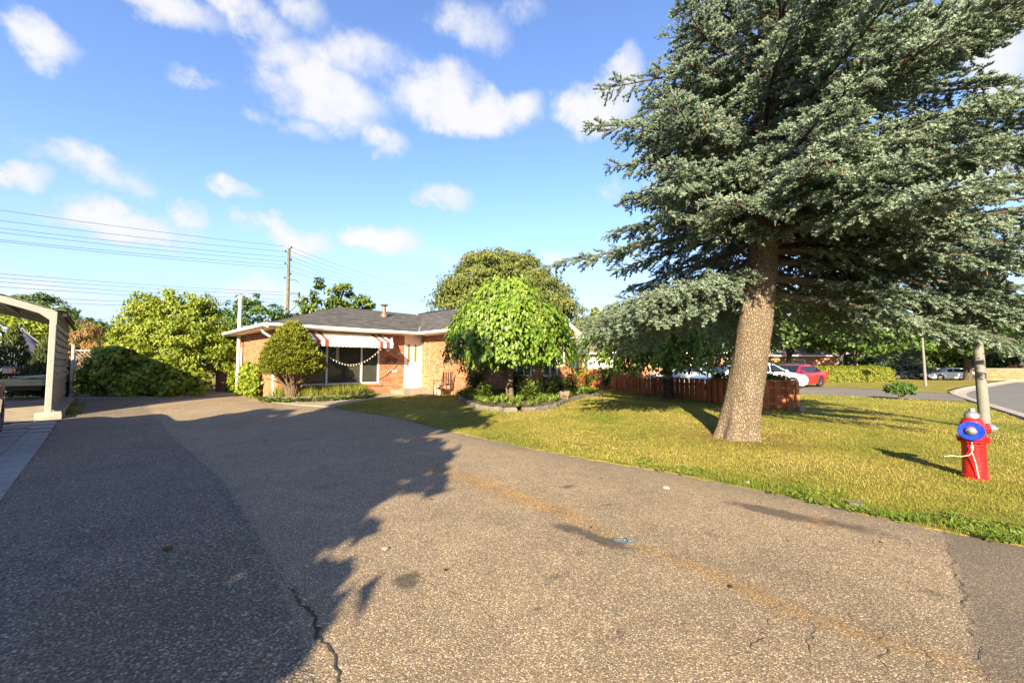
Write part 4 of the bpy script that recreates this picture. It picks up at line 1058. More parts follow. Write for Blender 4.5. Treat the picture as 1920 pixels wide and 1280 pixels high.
# grass and clover of the half-round bed
n = 16000; Q = np.column_stack([-9 + 5 * rng.random(n), 12.6 + 4.2 * rng.random(n)]); Q = Q[in_poly(Q, np.array(GB))]
V, F = blades(Q, 0.20, 0.46, 0.020, gz(Q[:, 0], Q[:, 1]) + 0.17, 0.7)
tag(link('bed_grass', np_mesh('bed_grass', V, F, M_GRASS, np.repeat(np.clip(0.15 + 0.4 * rng.random(len(Q)), 0, 1), 3))), 'tall green grass filling the half round bed', None, None, 'stuff')
gbp = resample(GB, 0.05, 0.0, False); Q = np.array([[p.x, p.y] for p in gbp for _ in range(4)]) + rng.normal(size=(len(gbp) * 4, 2)) * 0.09; 
c_ = np.array(hp(1.45, 0.0)); Q = c_ + (Q - c_) * 1.10
Q = Q[((Q - np.array([HX, HY])) @ np.array([R2, -R2])) > 0.0]
tag(link('clover', rosette_cloud('clover', np.column_stack([Q, gz(Q[:, 0], Q[:, 1]) + 0.02 + 0.10 * rng.random(len(Q))]), 0.08, 0.05, M_PLANT, 0.8, 8)), 'clover and weeds growing in front of the half round bed', None, None, 'stuff')
# undergrowth of the bed under the mulberry
n = 900; Q = np.column_stack([-2.2 + 6 * rng.random(n), 11.6 + 7.8 * rng.random(n)]); Q = Q[in_poly(Q, np.array(bedpoly))]
z_ = gz(Q[:, 0], Q[:, 1]) + 0.15
tag(link('undergrowth', rosette_cloud('undergrowth', np.column_stack([Q, z_]), 0.17, 0.06, M_PLANT, 1.3, 14)), 'leafy undergrowth covering the bed under the mulberry', None, None, 'stuff')


def clump_plant(name, label, loc, h, r, nl, L, W, m, group=None, cat='plant', up=1.4, stems=7):
    t = thing(name, label, cat, loc, 0, group)
    mb = MB(); tips = []
    for i in range(stems):
        a = 2 * PI * i / stems + random.uniform(-.4, .4); rr = r * random.uniform(.2, .95)
        p = Vector((rr * math.cos(a), rr * math.sin(a), h * random.uniform(.6, 1.0))); tips.append(p)
        mb.tube([(0, 0, -.03), (p.x * .35, p.y * .35, p.z * .55), p], [.012, .009, .004], 5)
    mb.build('stem', M_TWIG, t)
    T = np.array([list(p) for p in tips]); k_ = rng.integers(0, stems, nl); f_ = 0.25 + 0.8 * rng.random(nl)
    B = T[k_] * f_[:, None] + rng.normal(size=(nl, 3)) * r * 0.13; a = rng.random(nl) * 2 * PI
    D = np.column_stack([np.cos(a), np.sin(a), up * (rng.random(nl) - 0.25)]); Nn = np.column_stack([-np.cos(a) * .4, -np.sin(a) * .4, np.ones(nl)]) + rdirs(nl) * .4
    V, F, kk = leaves(B, D, Nn, L * (0.6 + .8 * rng.random(nl)), W * (.7 + .6 * rng.random(nl)), .15, .2)
    link('foliage', np_mesh('foliage', V, F, m, np.repeat(np.clip(.2 + .7 * rng.random(nl), 0, 1), kk)), t); return t
def on_ground(x, y, dz=0.0): return (x, y, float(gz(x, y)) + dz)
for (x, y, h, r, nl, L, W, m, lab) in (
        (-0.95, 13.4, .55, .45, 300, .16, .045, M_PLANT, 'narrow leaved perennial just left of the mulberry trunk'), (0.55, 13.2, .62, .5, 420, .17, .05, M_PLANT, 'arching light green perennial right of the mulberry trunk'),
        (1.15, 14.0, .75, .45, 420, .15, .055, M_DARKTREE, 'dark leafy plant under the low gable window'), (0.1, 14.9, 1.0, .55, 600, .13, .07, M_DARKTREE, 'dark bushy shrub behind the mulberry trunk'),
        (-1.35, 15.0, 1.25, .7, 900, .13, .06, M_HEDGE, 'leafy shrub against the wing wall behind the garden chair'), (1.9, 15.2, .7, .5, 420, .14, .06, M_PLANT, 'green plant beside the large rock in the bed'),
        (2.6, 17.2, .8, .5, 400, .14, .06, M_HEDGE, 'leafy plant at the right end of the gable wall'), (3.4, 18.4, .9, .6, 420, .14, .06, M_HEDGE, 'green bush in front of the tall fence end'),
        (4.9, 21.5, 1.2, .5, 420, .13, .07, M_DARKTREE, 'dark vine bush climbing the fence at its step')):
    clump_plant('garden_plant', lab, on_ground(x, y, 0.14), h, r, nl, L, W, m, 'plants of the mulberry bed')
t = thing('rock', 'large pinkish rock at the right end of the stone edged bed', 'rock', on_ground(1.75, 13.9, 0.2))
link('boulder', rock_mesh('boulder', (0.30, 0.26, 0.26), mat('pink_rock', (0.17, 0.115, 0.09), 0.9, var=0.2, scale=9, bump=0.8, bscale=25), 0.2, 4, 2), t, (0, 0, 0.04))
for (px, py, s_, lab) in ((548, 751, .24, 'pale flat stone where the grassy bed meets the drive'),):
    p = G(px, py); t = tag(link('edge_stone', rock_mesh('edge_stone', (s_ * 1.3, s_ * .8, s_ * .5), M_STONE, .15, 8), None, (p.x, p.y, p.z + s_ * .12)), lab, 'stone')

# climbing plants on the side wall
def climber(name, label, u0, u1, z1, nl, m):
    o = hworld((-0.1, (u0 + u1) / 2, 0.2)); t = thing(name, label, 'climber', o, PI / 4)
    um = (u0 + u1) / 2; n_ = nl; uu = (rng.random(n_) - .5) * (u1 - u0); zz = rng.random(n_) ** 0.8 * z1 * (1 - 0.7 * np.abs(uu) / (u1 - u0) * 2 * rng.random(n_))
    P = np.column_stack([-0.05 - 0.28 * rng.random(n_) * (1 - zz / z1 * 0.6), uu, zz]); out = np.tile([-1.0, 0, .4], (n_, 1)) + rdirs(n_) * .5
    link('foliage', foliage_mesh('foliage', m, P, unit(out), rng.random(n_), .13, .11, .5), t)
    mb = MB()
    for k_ in range(5): a = (k_ / 4 - .5) * (u1 - u0) * .6; mb.tube([(0, a * .4, 0), (-.03, a * .7, z1 * .5), (-.02, a, z1 * .9)], [.014, .01, .004], 5)
    mb.build('stem', M_TWIG, t)
climber('climbing_vine', 'leafy vine climbing the side wall beyond the flue pipe', 5.15, 6.3, 1.35, 800, M_ELDER)
climber('climbing_vine', 'wide leafy vine on the side wall between flue pipe and yew', 1.6, 4.4, 1.4, 1900, M_ELDER)

# clipped yew before the corner of the house
yb = on_ground(-7.45, 13.95, 0.18)
t = thing('yew_bush', 'large clipped golden green yew with bare twisted base by the window', 'bush', yb)
blobs = [((0, 0, 1.05), (.90, .90, .45)), ((0, 0, 1.35), (.84, .84, .45)), ((-.02, 0, 1.70), (.66, .66, .42)), ((-.03, 0, 2.00), (.46, .46, .36)), ((-.03, 0, 2.25), (.24, .24, .24))]
P, out, tv, cc, rad = crown_points(blobs, 56000, 0.12, 0.93, 1500)
kk_ = 1 + .06 * vnoise(P[:, 0] * 1.0, P[:, 1] + P[:, 2] * 1.4, 4.0, 41) + .035 * vnoise(P[:, 2], P[:, 0] - P[:, 1], 9.0, 42); P[:, 0] *= kk_; P[:, 1] *= kk_
keep = P[:, 2] > 0.62 + 0.22 * vnoise(P[:, 0], P[:, 1], 4, 2) ; P, out, tv = P[keep], out[keep], tv[keep]
n_ = len(P); D = unit(out + np.array([0, 0, .5]) + rdirs(n_) * .55); V, F, kk = leaves(P, D, rdirs(n_), .080 * (.6 + .8 * rng.random(n_)), .046, .1)
link('foliage', np_mesh('foliage', V, F, M_YEW, np.repeat(np.clip(.15 + .35 * tv + .45 * rng.random(n_), 0, 1), kk)), t)
mb = MB()
for k_ in range(14):
    a = 2 * PI * k_ / 14 + random.uniform(-.2, .2); r1 = random.uniform(.35, .65)
    mb.tube([(.08 * math.cos(a), .08 * math.sin(a), -.1), (.18 * math.cos(a + .3), .18 * math.sin(a + .3), .3), (r1 * .7 * math.cos(a), r1 * .7 * math.sin(a), .62), (r1 * math.cos(a - .15), r1 * math.sin(a - .15), random.uniform(.75, .95))], [.07, .055, .035, .015], 6)
for k_ in range(26):
    a = random.uniform(0, 2 * PI); r1 = random.uniform(.4, .95); mb.tube([(r1 * .4 * math.cos(a), r1 * .4 * math.sin(a), .45), (r1 * math.cos(a + .3), r1 * math.sin(a + .3), random.uniform(.5, .9))], [.02, .006], 4)
mb.build('stem', M_TWIG, t)

# ------------------------------------------------------------------ weeping mulberries
def weeping(name, label, base, trunk_h, trunk_r, R, ztop, zbot, nstr, per, L, W, lm, nsingle, fork=False, sq=1.0):
    t = thing(name, label, 'tree', base)
    st = []; dirs = []; aa = []
    mb = MB()
    for k_ in range(nstr):
        a = rng.random() * 2 * PI; rr = R * (0.15 + 0.90 * rng.random() ** 0.55); zt = ztop - (ztop - trunk_h) * 0.80 * (rr / R) ** 2.3 + rng.normal() * .10
        zb = zbot + rng.random() * 0.55 + (0.45 if rng.random() < .3 else 0)
        h0 = np.array([0.05 * math.cos(a), 0.05 * math.sin(a), trunk_h])
        pts = []
        for f in np.linspace(0, 1, 9):
            if f < .45:
                g = f / .45; rad_ = rr * (g ** 0.8) * .82; z = trunk_h + (zt - trunk_h) * math.sin(g * PI / 2)
            else:
                g = (f - .45) / .55; rad_ = rr * (.82 + .18 * math.sin(g * PI / 2)); z = zt + (zb - zt) * g ** 1.15
            wob = .05 * math.sin(7 * f + k_)
            pts.append(Vector((rad_ * math.cos(a + wob), rad_ * math.sin(a + wob) * sq, z)))
        if k_ % 4 == 0: mb.tube(pts, [.03 * (1 - .9 * f) + .003 for f in np.linspace(0, 1, 9)], 4, cap=False)
        A_ = np.array([list(p) for p in pts]); f = 0.30 + 0.70 * rng.random(per) ** 0.85; x = f * 8; i = np.minimum(x.astype(int), 7); w = (x - i)[:, None]
        st.append(A_[i] * (1 - w) + A_[i + 1] * w); dirs.append(unit(A_[i + 1] - A_[i])); aa.append(np.full(per, a))
    P = np.concatenate(st) + rng.normal(size=(nstr * per, 3)) * .06; Dv = np.concatenate(dirs); A_ = np.concatenate(aa); n_ = len(P)
    rad_ = np.column_stack([np.cos(A_), np.sin(A_) * sq, np.zeros(n_)])
    D = unit(Dv * .35 + rad_ * .28 + rdirs(n_) * .42 + np.array([0, 0, -.75])); Nn = unit(rad_ * 1.0 + np.array([0, 0, .55]) + rdirs(n_) * .55)
    Ls = L * (.6 + .75 * rng.random(n_)); tint = np.clip(.12 + .62 * rng.random(n_) + .2 * (P[:, 2] - zbot) / (ztop - zbot), 0, 1)
    # the leaves that show largest (towards the photographer) become parts of their own
    order = np.argsort((P @ np.array([0.0, 1.0, -0.05])) + np.abs(P[:, 0]) * .35)[: nsingle * 4]; single = rng.choice(order, nsingle, replace=False) if nsingle else np.array([], int)
    rest = np.setdiff1d(np.arange(n_), single)
    def heart(P, D, Nn, L_, W_):
        n2 = len(P); D = unit(D); Sd = unit(np.cross(D, Nn)); Nn = unit(np.cross(Sd, D)); L_ = L_[:, None]; W_ = W_[:, None]
        tp = [(0, 0, .0), (.16, .42, .06), (.5, .46, .09), (1, 0, -.16), (.5, -.46, .09), (.16, -.42, .06)]; fc = [(0, 2, 1), (0, 3, 2), (0, 4, 3), (0, 5, 4)]
        V = np.stack([P + D * L_ * a + Sd * W_ * b + Nn * W_ * c for a, b, c in tp], 1); F = (np.arange(n2)[:, None, None] * 6 + np.array(fc)[None]).reshape(-1, 3)
        return V.reshape(-1, 3), F
    V, F = heart(P[rest], D[rest], Nn[rest], Ls[rest], Ls[rest] * W)
    tag(link('leaves', np_mesh('leaves', V, F, lm, np.repeat(tint[rest], 6)), t), kind='stuff')
    for i in single:
        V, F = heart(P[i:i + 1], D[i:i + 1], Nn[i:i + 1], Ls[i:i + 1], Ls[i:i + 1] * W)
        link('leaf', np_mesh('leaf', V - P[i], F, lm, np.full(6, tint[i])), t, tuple(P[i]))
    mb.build('branch', M_BARK, t)
    tb = MB()
    if fork:
        tb.tube([(0, 0, -.2), (0, 0, .02), (-.02, 0, .25), (-.05, 0, 1.35)], [trunk_r * 1.4, trunk_r * 1.25, trunk_r, trunk_r * .9], 12)
        tb.tube([(-.05, 0, 1.2), (-.35, .05, 1.8), (-.6, .1, trunk_h + .2)], [trunk_r * .8, trunk_r * .6, trunk_r * .4], 10); tb.tube([(-.04, 0, 1.2), (.25, -.05, 1.6), (.62, -.1, 1.95), (.75, -.1, trunk_h + .2)], [trunk_r * .8, trunk_r * .62, trunk_r * .5, trunk_r * .35], 10)
    else: tb.tube([(0, 0, -.2), (0, 0, .02), (0, .0, .3), (-.05, 0, trunk_h * .6), (0, 0, trunk_h), (0.02, 0, trunk_h + .35)], [trunk_r * 1.3, trunk_r * 1.15, trunk_r, trunk_r * .9, trunk_r, trunk_r * .5], 12)
    tb.build('trunk', M_BARK2 if not fork else M_BARK, t, True); return t
M_BARK2 = bark_mat('pale_brown_bark', (0.16, 0.115, 0.075), (0.27, 0.20, 0.135), 20.0, 0.4, 0.012)
weeping('weeping_mulberry', 'bright green weeping mulberry in the stone edged bed before the house', on_ground(-0.08, 13.5, 0.12), 2.55, .135, 2.05, 3.98, 1.0, 360, 52, .122, .70, M_MUL, 300)
weeping('weeping_mulberry', 'shaded weeping mulberry with forked trunk standing against the red fence', on_ground(6.85, 18.0, 0.02), 2.9, .21, 3.95, 4.5, 1.0, 460, 34, .15, .7, M_MUL, 0, True, .75)

# ------------------------------------------------------------------ the big blue spruce
def spruce(base, name, label):
    t = thing(name, label, 'tree', base)
    # trunk: leaning, fluted at the foot
    path = [(-0.10, 0, -0.15), (-0.06, 0, 0.0), (0.0, 0, 0.25), (0.09, 0, 0.7), (0.24, 0, 1.5), (0.40, 0, 2.4), (0.58, .02, 3.4), (0.70, .05, 4.6), (0.80, .08, 6.5), (0.9, .1, 9), (0.95, .1, 12), (0.95, .1, 14.5)]
    rads = [.47, .41, .37, .35, .325, .305, .28, .25, .20, .14, .08, .02]
    pp = np.array(path); zz = np.concatenate([np.linspace(-.15, 4.6, 60), np.linspace(4.8, 14.5, 30)]); seg = 36; V = []
    cx = np.interp(zz, pp[:, 2], pp[:, 0]); cy = np.interp(zz, pp[:, 2], pp[:, 1]); cr = np.interp(zz, pp[:, 2], rads)
    for i, z in enumerate(zz):
        for k_ in range(seg):
            a = 2 * PI * k_ / seg; fl = max(0, 1 - max(z, 0) / 1.1) ** 1.5
            r = cr[i] * (1 + fl * (.14 * math.sin(5 * a + .7) + .09 * math.sin(8 * a + 2)) + .025 * math.sin(3 * a + z * 1.3) + .02 * math.sin(11 * a + z * 6) + random.uniform(-.018, .018))
            if z > 2 and abs(z % 0.62 - .3) < .08: r *= 1 + .05 * max(0, math.sin(a * 2 + z * 9))
            V.append((cx[i] + r * math.cos(a), cy[i] + r * math.sin(a), z))
    F = [(i * seg + k_, i * seg + (k_ + 1) % seg, (i + 1) * seg + (k_ + 1) % seg, (i + 1) * seg + k_) for i in range(len(zz) - 1) for k_ in range(seg)]
    link('trunk', np_mesh('trunk', np.array(V), np.array(F), M_BARK_S, np.full(len(V), .5), None, True), t)
    tx = lambda z: np.array([np.interp(z, pp[:, 2], pp[:, 0]), np.interp(z, pp[:, 2], pp[:, 1]), z])
    bb = MB(); tw = MB()
    SP, SD, SLn, ST = [], [], [], []; CP = []
    def reach(z, a=0.0):
        left = max(0.0, -math.cos(a)); r_ = np.interp(z, [2.6, 3.2, 4.2, 6.0, 8.0, 10.5, 14.3], [3.6, 4.4, 4.7, 4.6, 4.0, 2.7, .3]); l_ = np.interp(z, [2.6, 3.2, 4.2, 6.0, 7.7, 8.9, 10.5, 14.3], [3.3, 3.5, 3.5, 3.4, 3.0, 2.5, 2.0, .3])
        return r_ + (l_ - r_) * min(1, left * 1.3)
    specs = []
    z = 2.95; ga = 0.4
    while z < 14.0:
        nb = 6 if z < 9 else 5
        for k_ in range(nb):
            a = ga + 2 * PI * k_ / nb + random.uniform(-.28, .28); specs.append((z + random.uniform(-.14, .14), a, reach(z, a) * random.uniform(.70, 1.06)))
        ga += 1.05; z += random.uniform(.34, .46) if z < 8.5 else random.uniform(.5, .65)
    # boughs that give the photographed outline: long arm to the left, low drooping skirts
    specs += [(4.25, PI - .06, 4.65), (4.5, PI + .30, 3.5), (3.35, PI + .35, 4.2), (3.2, PI - .12, 4.2), (3.5, PI + .62, 4.0), (3.15, PI - .5, 4.2), (3.3, .1, 4.8), (3.2, -.35, 4.9), (3.45, .45, 4.7), (3.6, -.15, 5.1), (3.9, -.6, 4.8), (4.6, -.25, 5.0), (5.6, .1, 5.0), (6.6, -.3, 4.7),
              (6.35, PI + .1, 3.75), (7.6, PI - .1, 3.45), (5.5, PI + .5, 3.6), (3.2, PI + .9, 3.9), (3.1, -.8, 4.2), (4.3, -.28, 5.3), (4.0, -.42, 5.2), (4.4, -.12, 5.3), (3.4, PI - .3, 4.4), (3.3, PI + .15, 4.5), (3.0, PI - .75, 4.2), (3.6, -.22, 5.3), (3.8, -.34, 5.4), (3.9, -.10, 5.4), (4.6, .25, 5.2), (5.0, .05, 5.3), (4.8, .5, 5.0), (5.2, -.3, 5.2), (4.4, .32, 5.3), (3.9, .2, 5.5), (3.8, .42, 5.3), (4.2, .08, 5.6), (4.7, -1.2, 3.8), (5.1, -1.9, 3.7), (5.9, -1.5, 3.9), (6.7, -1.0, 4.0), (6.4, -2.1, 3.5), (7.4, -1.5, 3.5), (4.9, -2.45, 3.7), (5.4, -.8, 4.4)]
    for (z0, a, Lb) in specs:
        fwd = -math.sin(a)                                     # 1 = towards the photographer
        if fwd > .55 and z0 < 4.0: z0 += 1.2
        low = max(0, 1 - (z0 - 2.9) / 2.6)
        arm = (z0 == 4.25)
        if low > .3 and math.cos(a) < -.5 and not arm: Lb *= .84
        c, s_ = math.cos(a), math.sin(a); dr = (.09 + (.23 if c > 0 else .26) * low) * Lb * (.85 + .3 * random.random()); rise = .10 * Lb * (1 - low) + (z0 - 6) * .05 * Lb * (z0 > 6)
        if arm: dr, rise = .15 * Lb, .12
        n_ = 14; pts = []; curl = random.uniform(-.25, .25); b0 = tx(z0)
        for i in range(n_ + 1):
            f = i / n_; r = Lb * f; a2 = a + curl * f * f
            pts.append(b0 + np.array([r * math.cos(a2), r * math.sin(a2), rise * f - dr * f ** 1.5 + .10 * Lb * max(0, f - .72) ** 1.2 + random.uniform(-.02, .02)]))
        pts = np.array(pts); r0 = .016 + .010 * Lb
        bb.tube([Vector(p) for p in pts], [r0 * (1 - .88 * i / n_) for i in range(n_ + 1)], 6, cap=False)
        # laterals
        dens = .145; m_ = int(Lb / dens)
        def plume(p0, dv, ll, f):
            tt_ = (p0[2] - .5) / math.tan(SUN_EL); lx_, ly_ = base[0] + p0[0] + SUN_AZ[0] * tt_, base[1] + p0[1] + SUN_AZ[1] * tt_
            if 8.35 < lx_ < 9.15 and 12.9 < ly_ < 13.9 and p0[2] < 4.2: return      # foliage left out here so that sun reaches the fence end
            q = np.array([p0 + dv * ll * g + np.array([0, 0, -.20 * ll * g * g]) for g in (0, .35, .7, 1.0)])
            if random.random() < .4 and z0 < 9: tw.tube([Vector(p) for p in q], [.008, .006, .005, .003], 3, cap=False)
            ns = max(4, int(ll / (.0275 if z0 < 8.8 else .11))); g = (np.arange(ns) + rng.random(ns)) / ns; g = .06 + .94 * g
            i3 = np.minimum((g * 3).astype(int), 2); w3 = (g * 3 - i3)[:, None]; B = q[i3] * (1 - w3) + q[i3 + 1] * w3
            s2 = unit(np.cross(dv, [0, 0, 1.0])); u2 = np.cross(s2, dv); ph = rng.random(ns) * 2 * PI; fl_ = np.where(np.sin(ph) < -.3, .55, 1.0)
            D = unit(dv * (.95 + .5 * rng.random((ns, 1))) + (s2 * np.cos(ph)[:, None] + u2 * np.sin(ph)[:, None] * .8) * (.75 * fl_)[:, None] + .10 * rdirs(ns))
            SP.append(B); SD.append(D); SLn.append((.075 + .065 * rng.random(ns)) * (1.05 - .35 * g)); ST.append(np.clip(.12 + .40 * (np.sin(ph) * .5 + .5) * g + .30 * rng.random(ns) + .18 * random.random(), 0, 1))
            if f > .55 and (2.2 < a < 4.6 or random.random() < .12) and z0 > 3.6 and random.random() < .30: CP.append((q[3] + np.array([0, 0, -.03]), dv))
        for j in range(m_):
            f = (j + random.random()) / m_
            if f < (.09 if c > 0 else .15): continue
            x = f * n_; i = min(int(x), n_ - 1); w = x - i; p0 = pts[i] * (1 - w) + pts[i + 1] * w; tdir = unit(pts[i + 1] - pts[i]); side = unit(np.cross(tdir, [0, 0, 1.0]))
            for sg in (-1, 1, 0):
                if random.random() < .12: continue
                ll = (.26 + .95 * (1 - f) ** .8 * min(1, f * 2.6)) * random.uniform(.6, 1.1)
                if arm: ll *= .85
                if sg == 0:
                    if random.random() < .45: continue
                    dv = unit(tdir * .8 + side * random.uniform(-.5, .5) + np.array([0, 0, random.choice((.55, .45, -.75))])); ll *= .5
                else: dv = unit(tdir * random.uniform(.6, 1.1) + side * sg * 1.0 + np.array([0, 0, random.uniform(-.50, .25) - .40 * low * random.random()]))
                if f < .32 and random.random() < .5:
                    q = [p0, p0 + dv * ll * .5 + np.array([0, 0, -.04]), p0 + dv * ll + np.array([random.uniform(-.1, .1), 0, -.16])]; tw.tube([Vector(p) for p in q], [.008, .005, .002], 3, cap=False); continue
                plume(p0, dv, ll, f)
                if ll > .42:
                    for g in (.36, .62):
                        sd2 = unit(np.cross(dv, [0, 0, 1.0])) * random.choice((-1, 1)); plume(p0 + dv * ll * g, unit(dv * .8 + sd2 * .7 + np.array([0, 0, random.uniform(-.3, .2)])), ll * random.uniform(.34, .5), f)
        # leader tuft
        SP.append(pts[-4:]); SD.append(np.tile(unit(pts[-1] - pts[-3]), (4, 1))); SLn.append(np.full(4, .16)); ST.append(np.full(4, .7))
    bb.build('branch', M_SPTWIG, t); tw.build('twig', M_SPTWIG, t)
    P = np.concatenate(SP); D = np.concatenate(SD); Ln = np.concatenate(SLn); T = np.concatenate(ST); n_ = len(P)
    U = unit(np.cross(D, rdirs(n_))); W = np.cross(D, U); NN = 8; Vs = []; 
    for k_ in range(NN):
        f = (k_ + .5) / NN; a = k_ * 2.4 + rng.random(n_) * .6; rad_ = U * np.cos(a)[:, None] + W * np.sin(a)[:, None]; tang = np.cross(D, rad_)
        b = P + D * (Ln * f)[:, None]; nl = (.044 * (1.1 - .40 * f)) * (.8 + .4 * rng.random(n_)); tip = b + (rad_ * .80 + D * .75) * nl[:, None]; hw = tang * .0135
        Vs.append(np.stack([b - hw, b + hw, tip], 1))
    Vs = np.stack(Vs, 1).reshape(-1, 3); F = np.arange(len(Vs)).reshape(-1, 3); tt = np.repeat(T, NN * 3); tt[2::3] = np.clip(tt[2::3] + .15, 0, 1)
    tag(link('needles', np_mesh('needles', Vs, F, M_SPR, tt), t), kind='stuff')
    cm = []; 
    mb = MB()
    for p, d in CP[:420:2]:
        mb.tube([Vector(p), Vector(p) + Vector((d[0] * .01, d[1] * .01, -.035)), Vector(p) + Vector((d[0] * .02, d[1] * .02, -.085))], [.006, .012, .005], 5, tint=random.random())
    tag(mb.build('cone', M_CONE, t), kind='stuff')
    return t
n_ = 2600; a = rng.random(n_) * 2 * PI; rr = .45 + np.abs(rng.normal(size=n_)) * .75; Q = np.column_stack([4.53 + rr * np.cos(a), 8.35 + rr * np.sin(a)])
D = np.column_stack([np.cos(a * 7), np.sin(a * 7), .25 * rng.normal(size=n_)]); V, F, kk = leaves(np.column_stack([Q, gz(Q[:, 0], Q[:, 1]) + .028 + .02 * rng.random(n_)]), D, np.tile([0, 0, 1.0], (n_, 1)) + rdirs(n_) * .3, .05, .014, .1)
tag(link('needle_litter', np_mesh('needle_litter', V, F, M_DRY, np.repeat(.1 + .6 * rng.random(n_), kk))), 'fallen brown needles round the foot of the spruce', None, None, 'stuff')
sp_base = G(1386, 822)
spruce((sp_base.x, sp_base.y, 0.0), 'blue_spruce', 'tall blue spruce with thick leaning trunk on the front lawn')

# ------------------------------------------------------------------ red board fence
fen = thing('board_fence', 'red stained board fence running from the bungalow towards the spruce', 'fence', (8.9, 13.15, 0))
BM = {}
def bmesh_board(h, w=0.185):
    k_ = (round(h, 2), w)
    if k_ not in BM:
        b = MB(); b.rbox((0, 0, h / 2), (w, 0.02, h), 0.004); BM[k_] = b.mesh('board', M_FENCE)
    return BM[k_]
FO = Vector((8.9, 13.15))
def fence_run(a, b, h0, h1, gap=0.165, inside=1):
    a, b = Vector(a), Vector(b); L = (b - a).length; d = (b - a).normalized(); nn = Vector((d.y, -d.x)); n = int(L / gap); ang = math.atan2(d.y, d.x)
    for i in range(n):
        h = round((h0 + (h1 - h0) * i / n) / .03) * .03; p = a + d * (i + .5) * gap + nn * (.032 if i % 2 == 0 else -.032) - FO
        link('board', bmesh_board(h + (.0 if i % 2 == 0 else .0)), fen, (p.x, p.y, 0.03 + random.uniform(-.006, .006)), (random.uniform(-.008, .008), random.uniform(-.012, .012), ang + random.uniform(-.02, .02)))
    rb = MB()
    for zf in (.22, .80):
        c = (a + b) / 2 - FO; rb.box((c.x, c.y, (h0 + h1) / 2 * zf), (L, .034, .08), ang)
    c = (a + b) / 2 - FO; rb.box((c.x, c.y, (h0 + h1) / 2 + .052), (L + .05, .15, .03), ang)
    rb.build('rail', M_FENCE, fen)
def post(x, y, h, m=None): 
    b = MB(); b.rbox((0, 0, h / 2 - .1), (.10, .10, h + .2), .008); b.build('post', m or M_FENCE, fen, loc=(x - FO.x, y - FO.y, 0))
fence_run((2.9, 20.4), (3.6, 22.9), 1.20, 1.20); fence_run((3.7, 23.0), (5.75, 23.55), 1.22, 1.20); fence_run((5.8, 23.5), (6.15, 23.1), .86, .86)
fence_run((6.18, 23.0), (8.30, 13.75), .80, .88); fence_run((8.34, 13.70), (9.02, 13.15), .90, .90)
for x, y, h in ((2.85, 20.3, 1.3), (3.65, 22.97, 1.3), (5.78, 23.56, 1.3), (6.16, 23.05, .86), (6.9, 19.95, .84), (7.6, 16.85, .86), (8.32, 13.72, .94), (9.06, 13.12, .94)): post(x, y, h)
t = tag(link('stone_block', rock_mesh('stone_block', (.16, .14, .16), M_CONC, .12, 3), None, (9.07, 12.98, .08)), 'small pale stone at the foot of the fence end post', 'stone')

# ------------------------------------------------------------------ hedges and small bushes
def hedge(name, label, c, size, rz, nl, m, L=.07, group=None, cat='hedge', z0=0.0, round_=.25):
    t = thing(name, label, cat, (c[0], c[1], z0), rz, group)
    n_ = nl; f = rng.integers(0, 5, n_); P = (rng.random((n_, 3)) - .5) * np.array(size); P[:, 2] += size[2] / 2
    ax_ = {0: (0, 1), 1: (0, -1), 2: (1, 1), 3: (1, -1), 4: (2, 1)}; out = np.zeros((n_, 3))
    for k_, (d, s_) in ax_.items():
        q = f == k_; out[q, d] = s_; P[q, d] = s_ * size[d] / 2 + (size[2] / 2 if d == 2 else 0)
    u = np.abs(P[:, 0]) / (size[0] / 2); v = np.abs(P[:, 1]) / (size[1] / 2)
    P[:, 2] -= round_ * size[2] * (np.clip(u - .75, 0, 1) * 2 + np.clip(v - .6, 0, 1)) * (P[:, 2] / size[2])
    P += out * (.06 * vnoise(P[:, 0] * 1.3, P[:, 1] + P[:, 2] * 1.7, 5, 4))[:, None] + rng.normal(size=(n_, 3)) * .04
    link('foliage', foliage_mesh('foliage', m, P, unit(out + np.array([0, 0, .3]) + rdirs(n_) * .4), rng.random(n_), L, L * .6, .1), t)
    mb = MB()
    for k_ in range(5): mb.tube([((k_ / 4 - .5) * size[0] * .8, 0, -.05), ((k_ / 4 - .5) * size[0] * .8 + .05, .03, size[2] * .8)], [.03, .012], 5)
    mb.build('stem', M_TWIG, t); return t
hedge('clipped_hedge', 'dark clipped hedge rising behind the step in the red fence', (6.6, 24.6), (1.5, .8, 1.28), .2, 5000, M_HEDGE, .09)
hedge('clipped_hedge', 'small clipped hedge top seen just left of the spruce trunk', (8.75, 17.0), (.9, .7, 1.02), -.4, 4500, M_HEDGE, .085)
hedge('clipped_hedge', 'bright clipped hedge behind the fence end right of the spruce trunk', (9.35, 14.9), (1.0, .8, 1.05), 0, 8000, M_HEDGE, .075)
hedge('clipped_hedge', 'long low golden green hedge on the far lawn beyond the red car', (27.6, 34.0), (7.2, 1.5, 1.25), .12, 20000, M_YEW, .12)
hedge('clipped_hedge', 'dark hedge continuing behind the maple trunks to the left', (23.0, 37.5), (8.0, 1.3, 1.5), .1, 12000, M_DARKTREE, .14)
clump_plant('bright_bush', 'bright green bush glowing behind the fence left of the forked trunk', (7.6, 24.5, 0), 1.35, .75, 1000, .12, .07, M_ELDER, None, 'bush')
sb_ = G(1690, 749)
t = thing('lawn_shrub', 'small round shrub alone on the lawn near the road', 'shrub', (sb_.x, sb_.y, 0.03))
P, out, tv, cc, rad = crown_points([((0, 0, .40), (.48, .45, .22)), ((.1, 0, .46), (.36, .36, .20))], 3600, .10, .8, 110)
link('foliage', foliage_mesh('foliage', M_MAPLE, P, out, tv * .5, .11, .065, .3), t)
mb = MB()
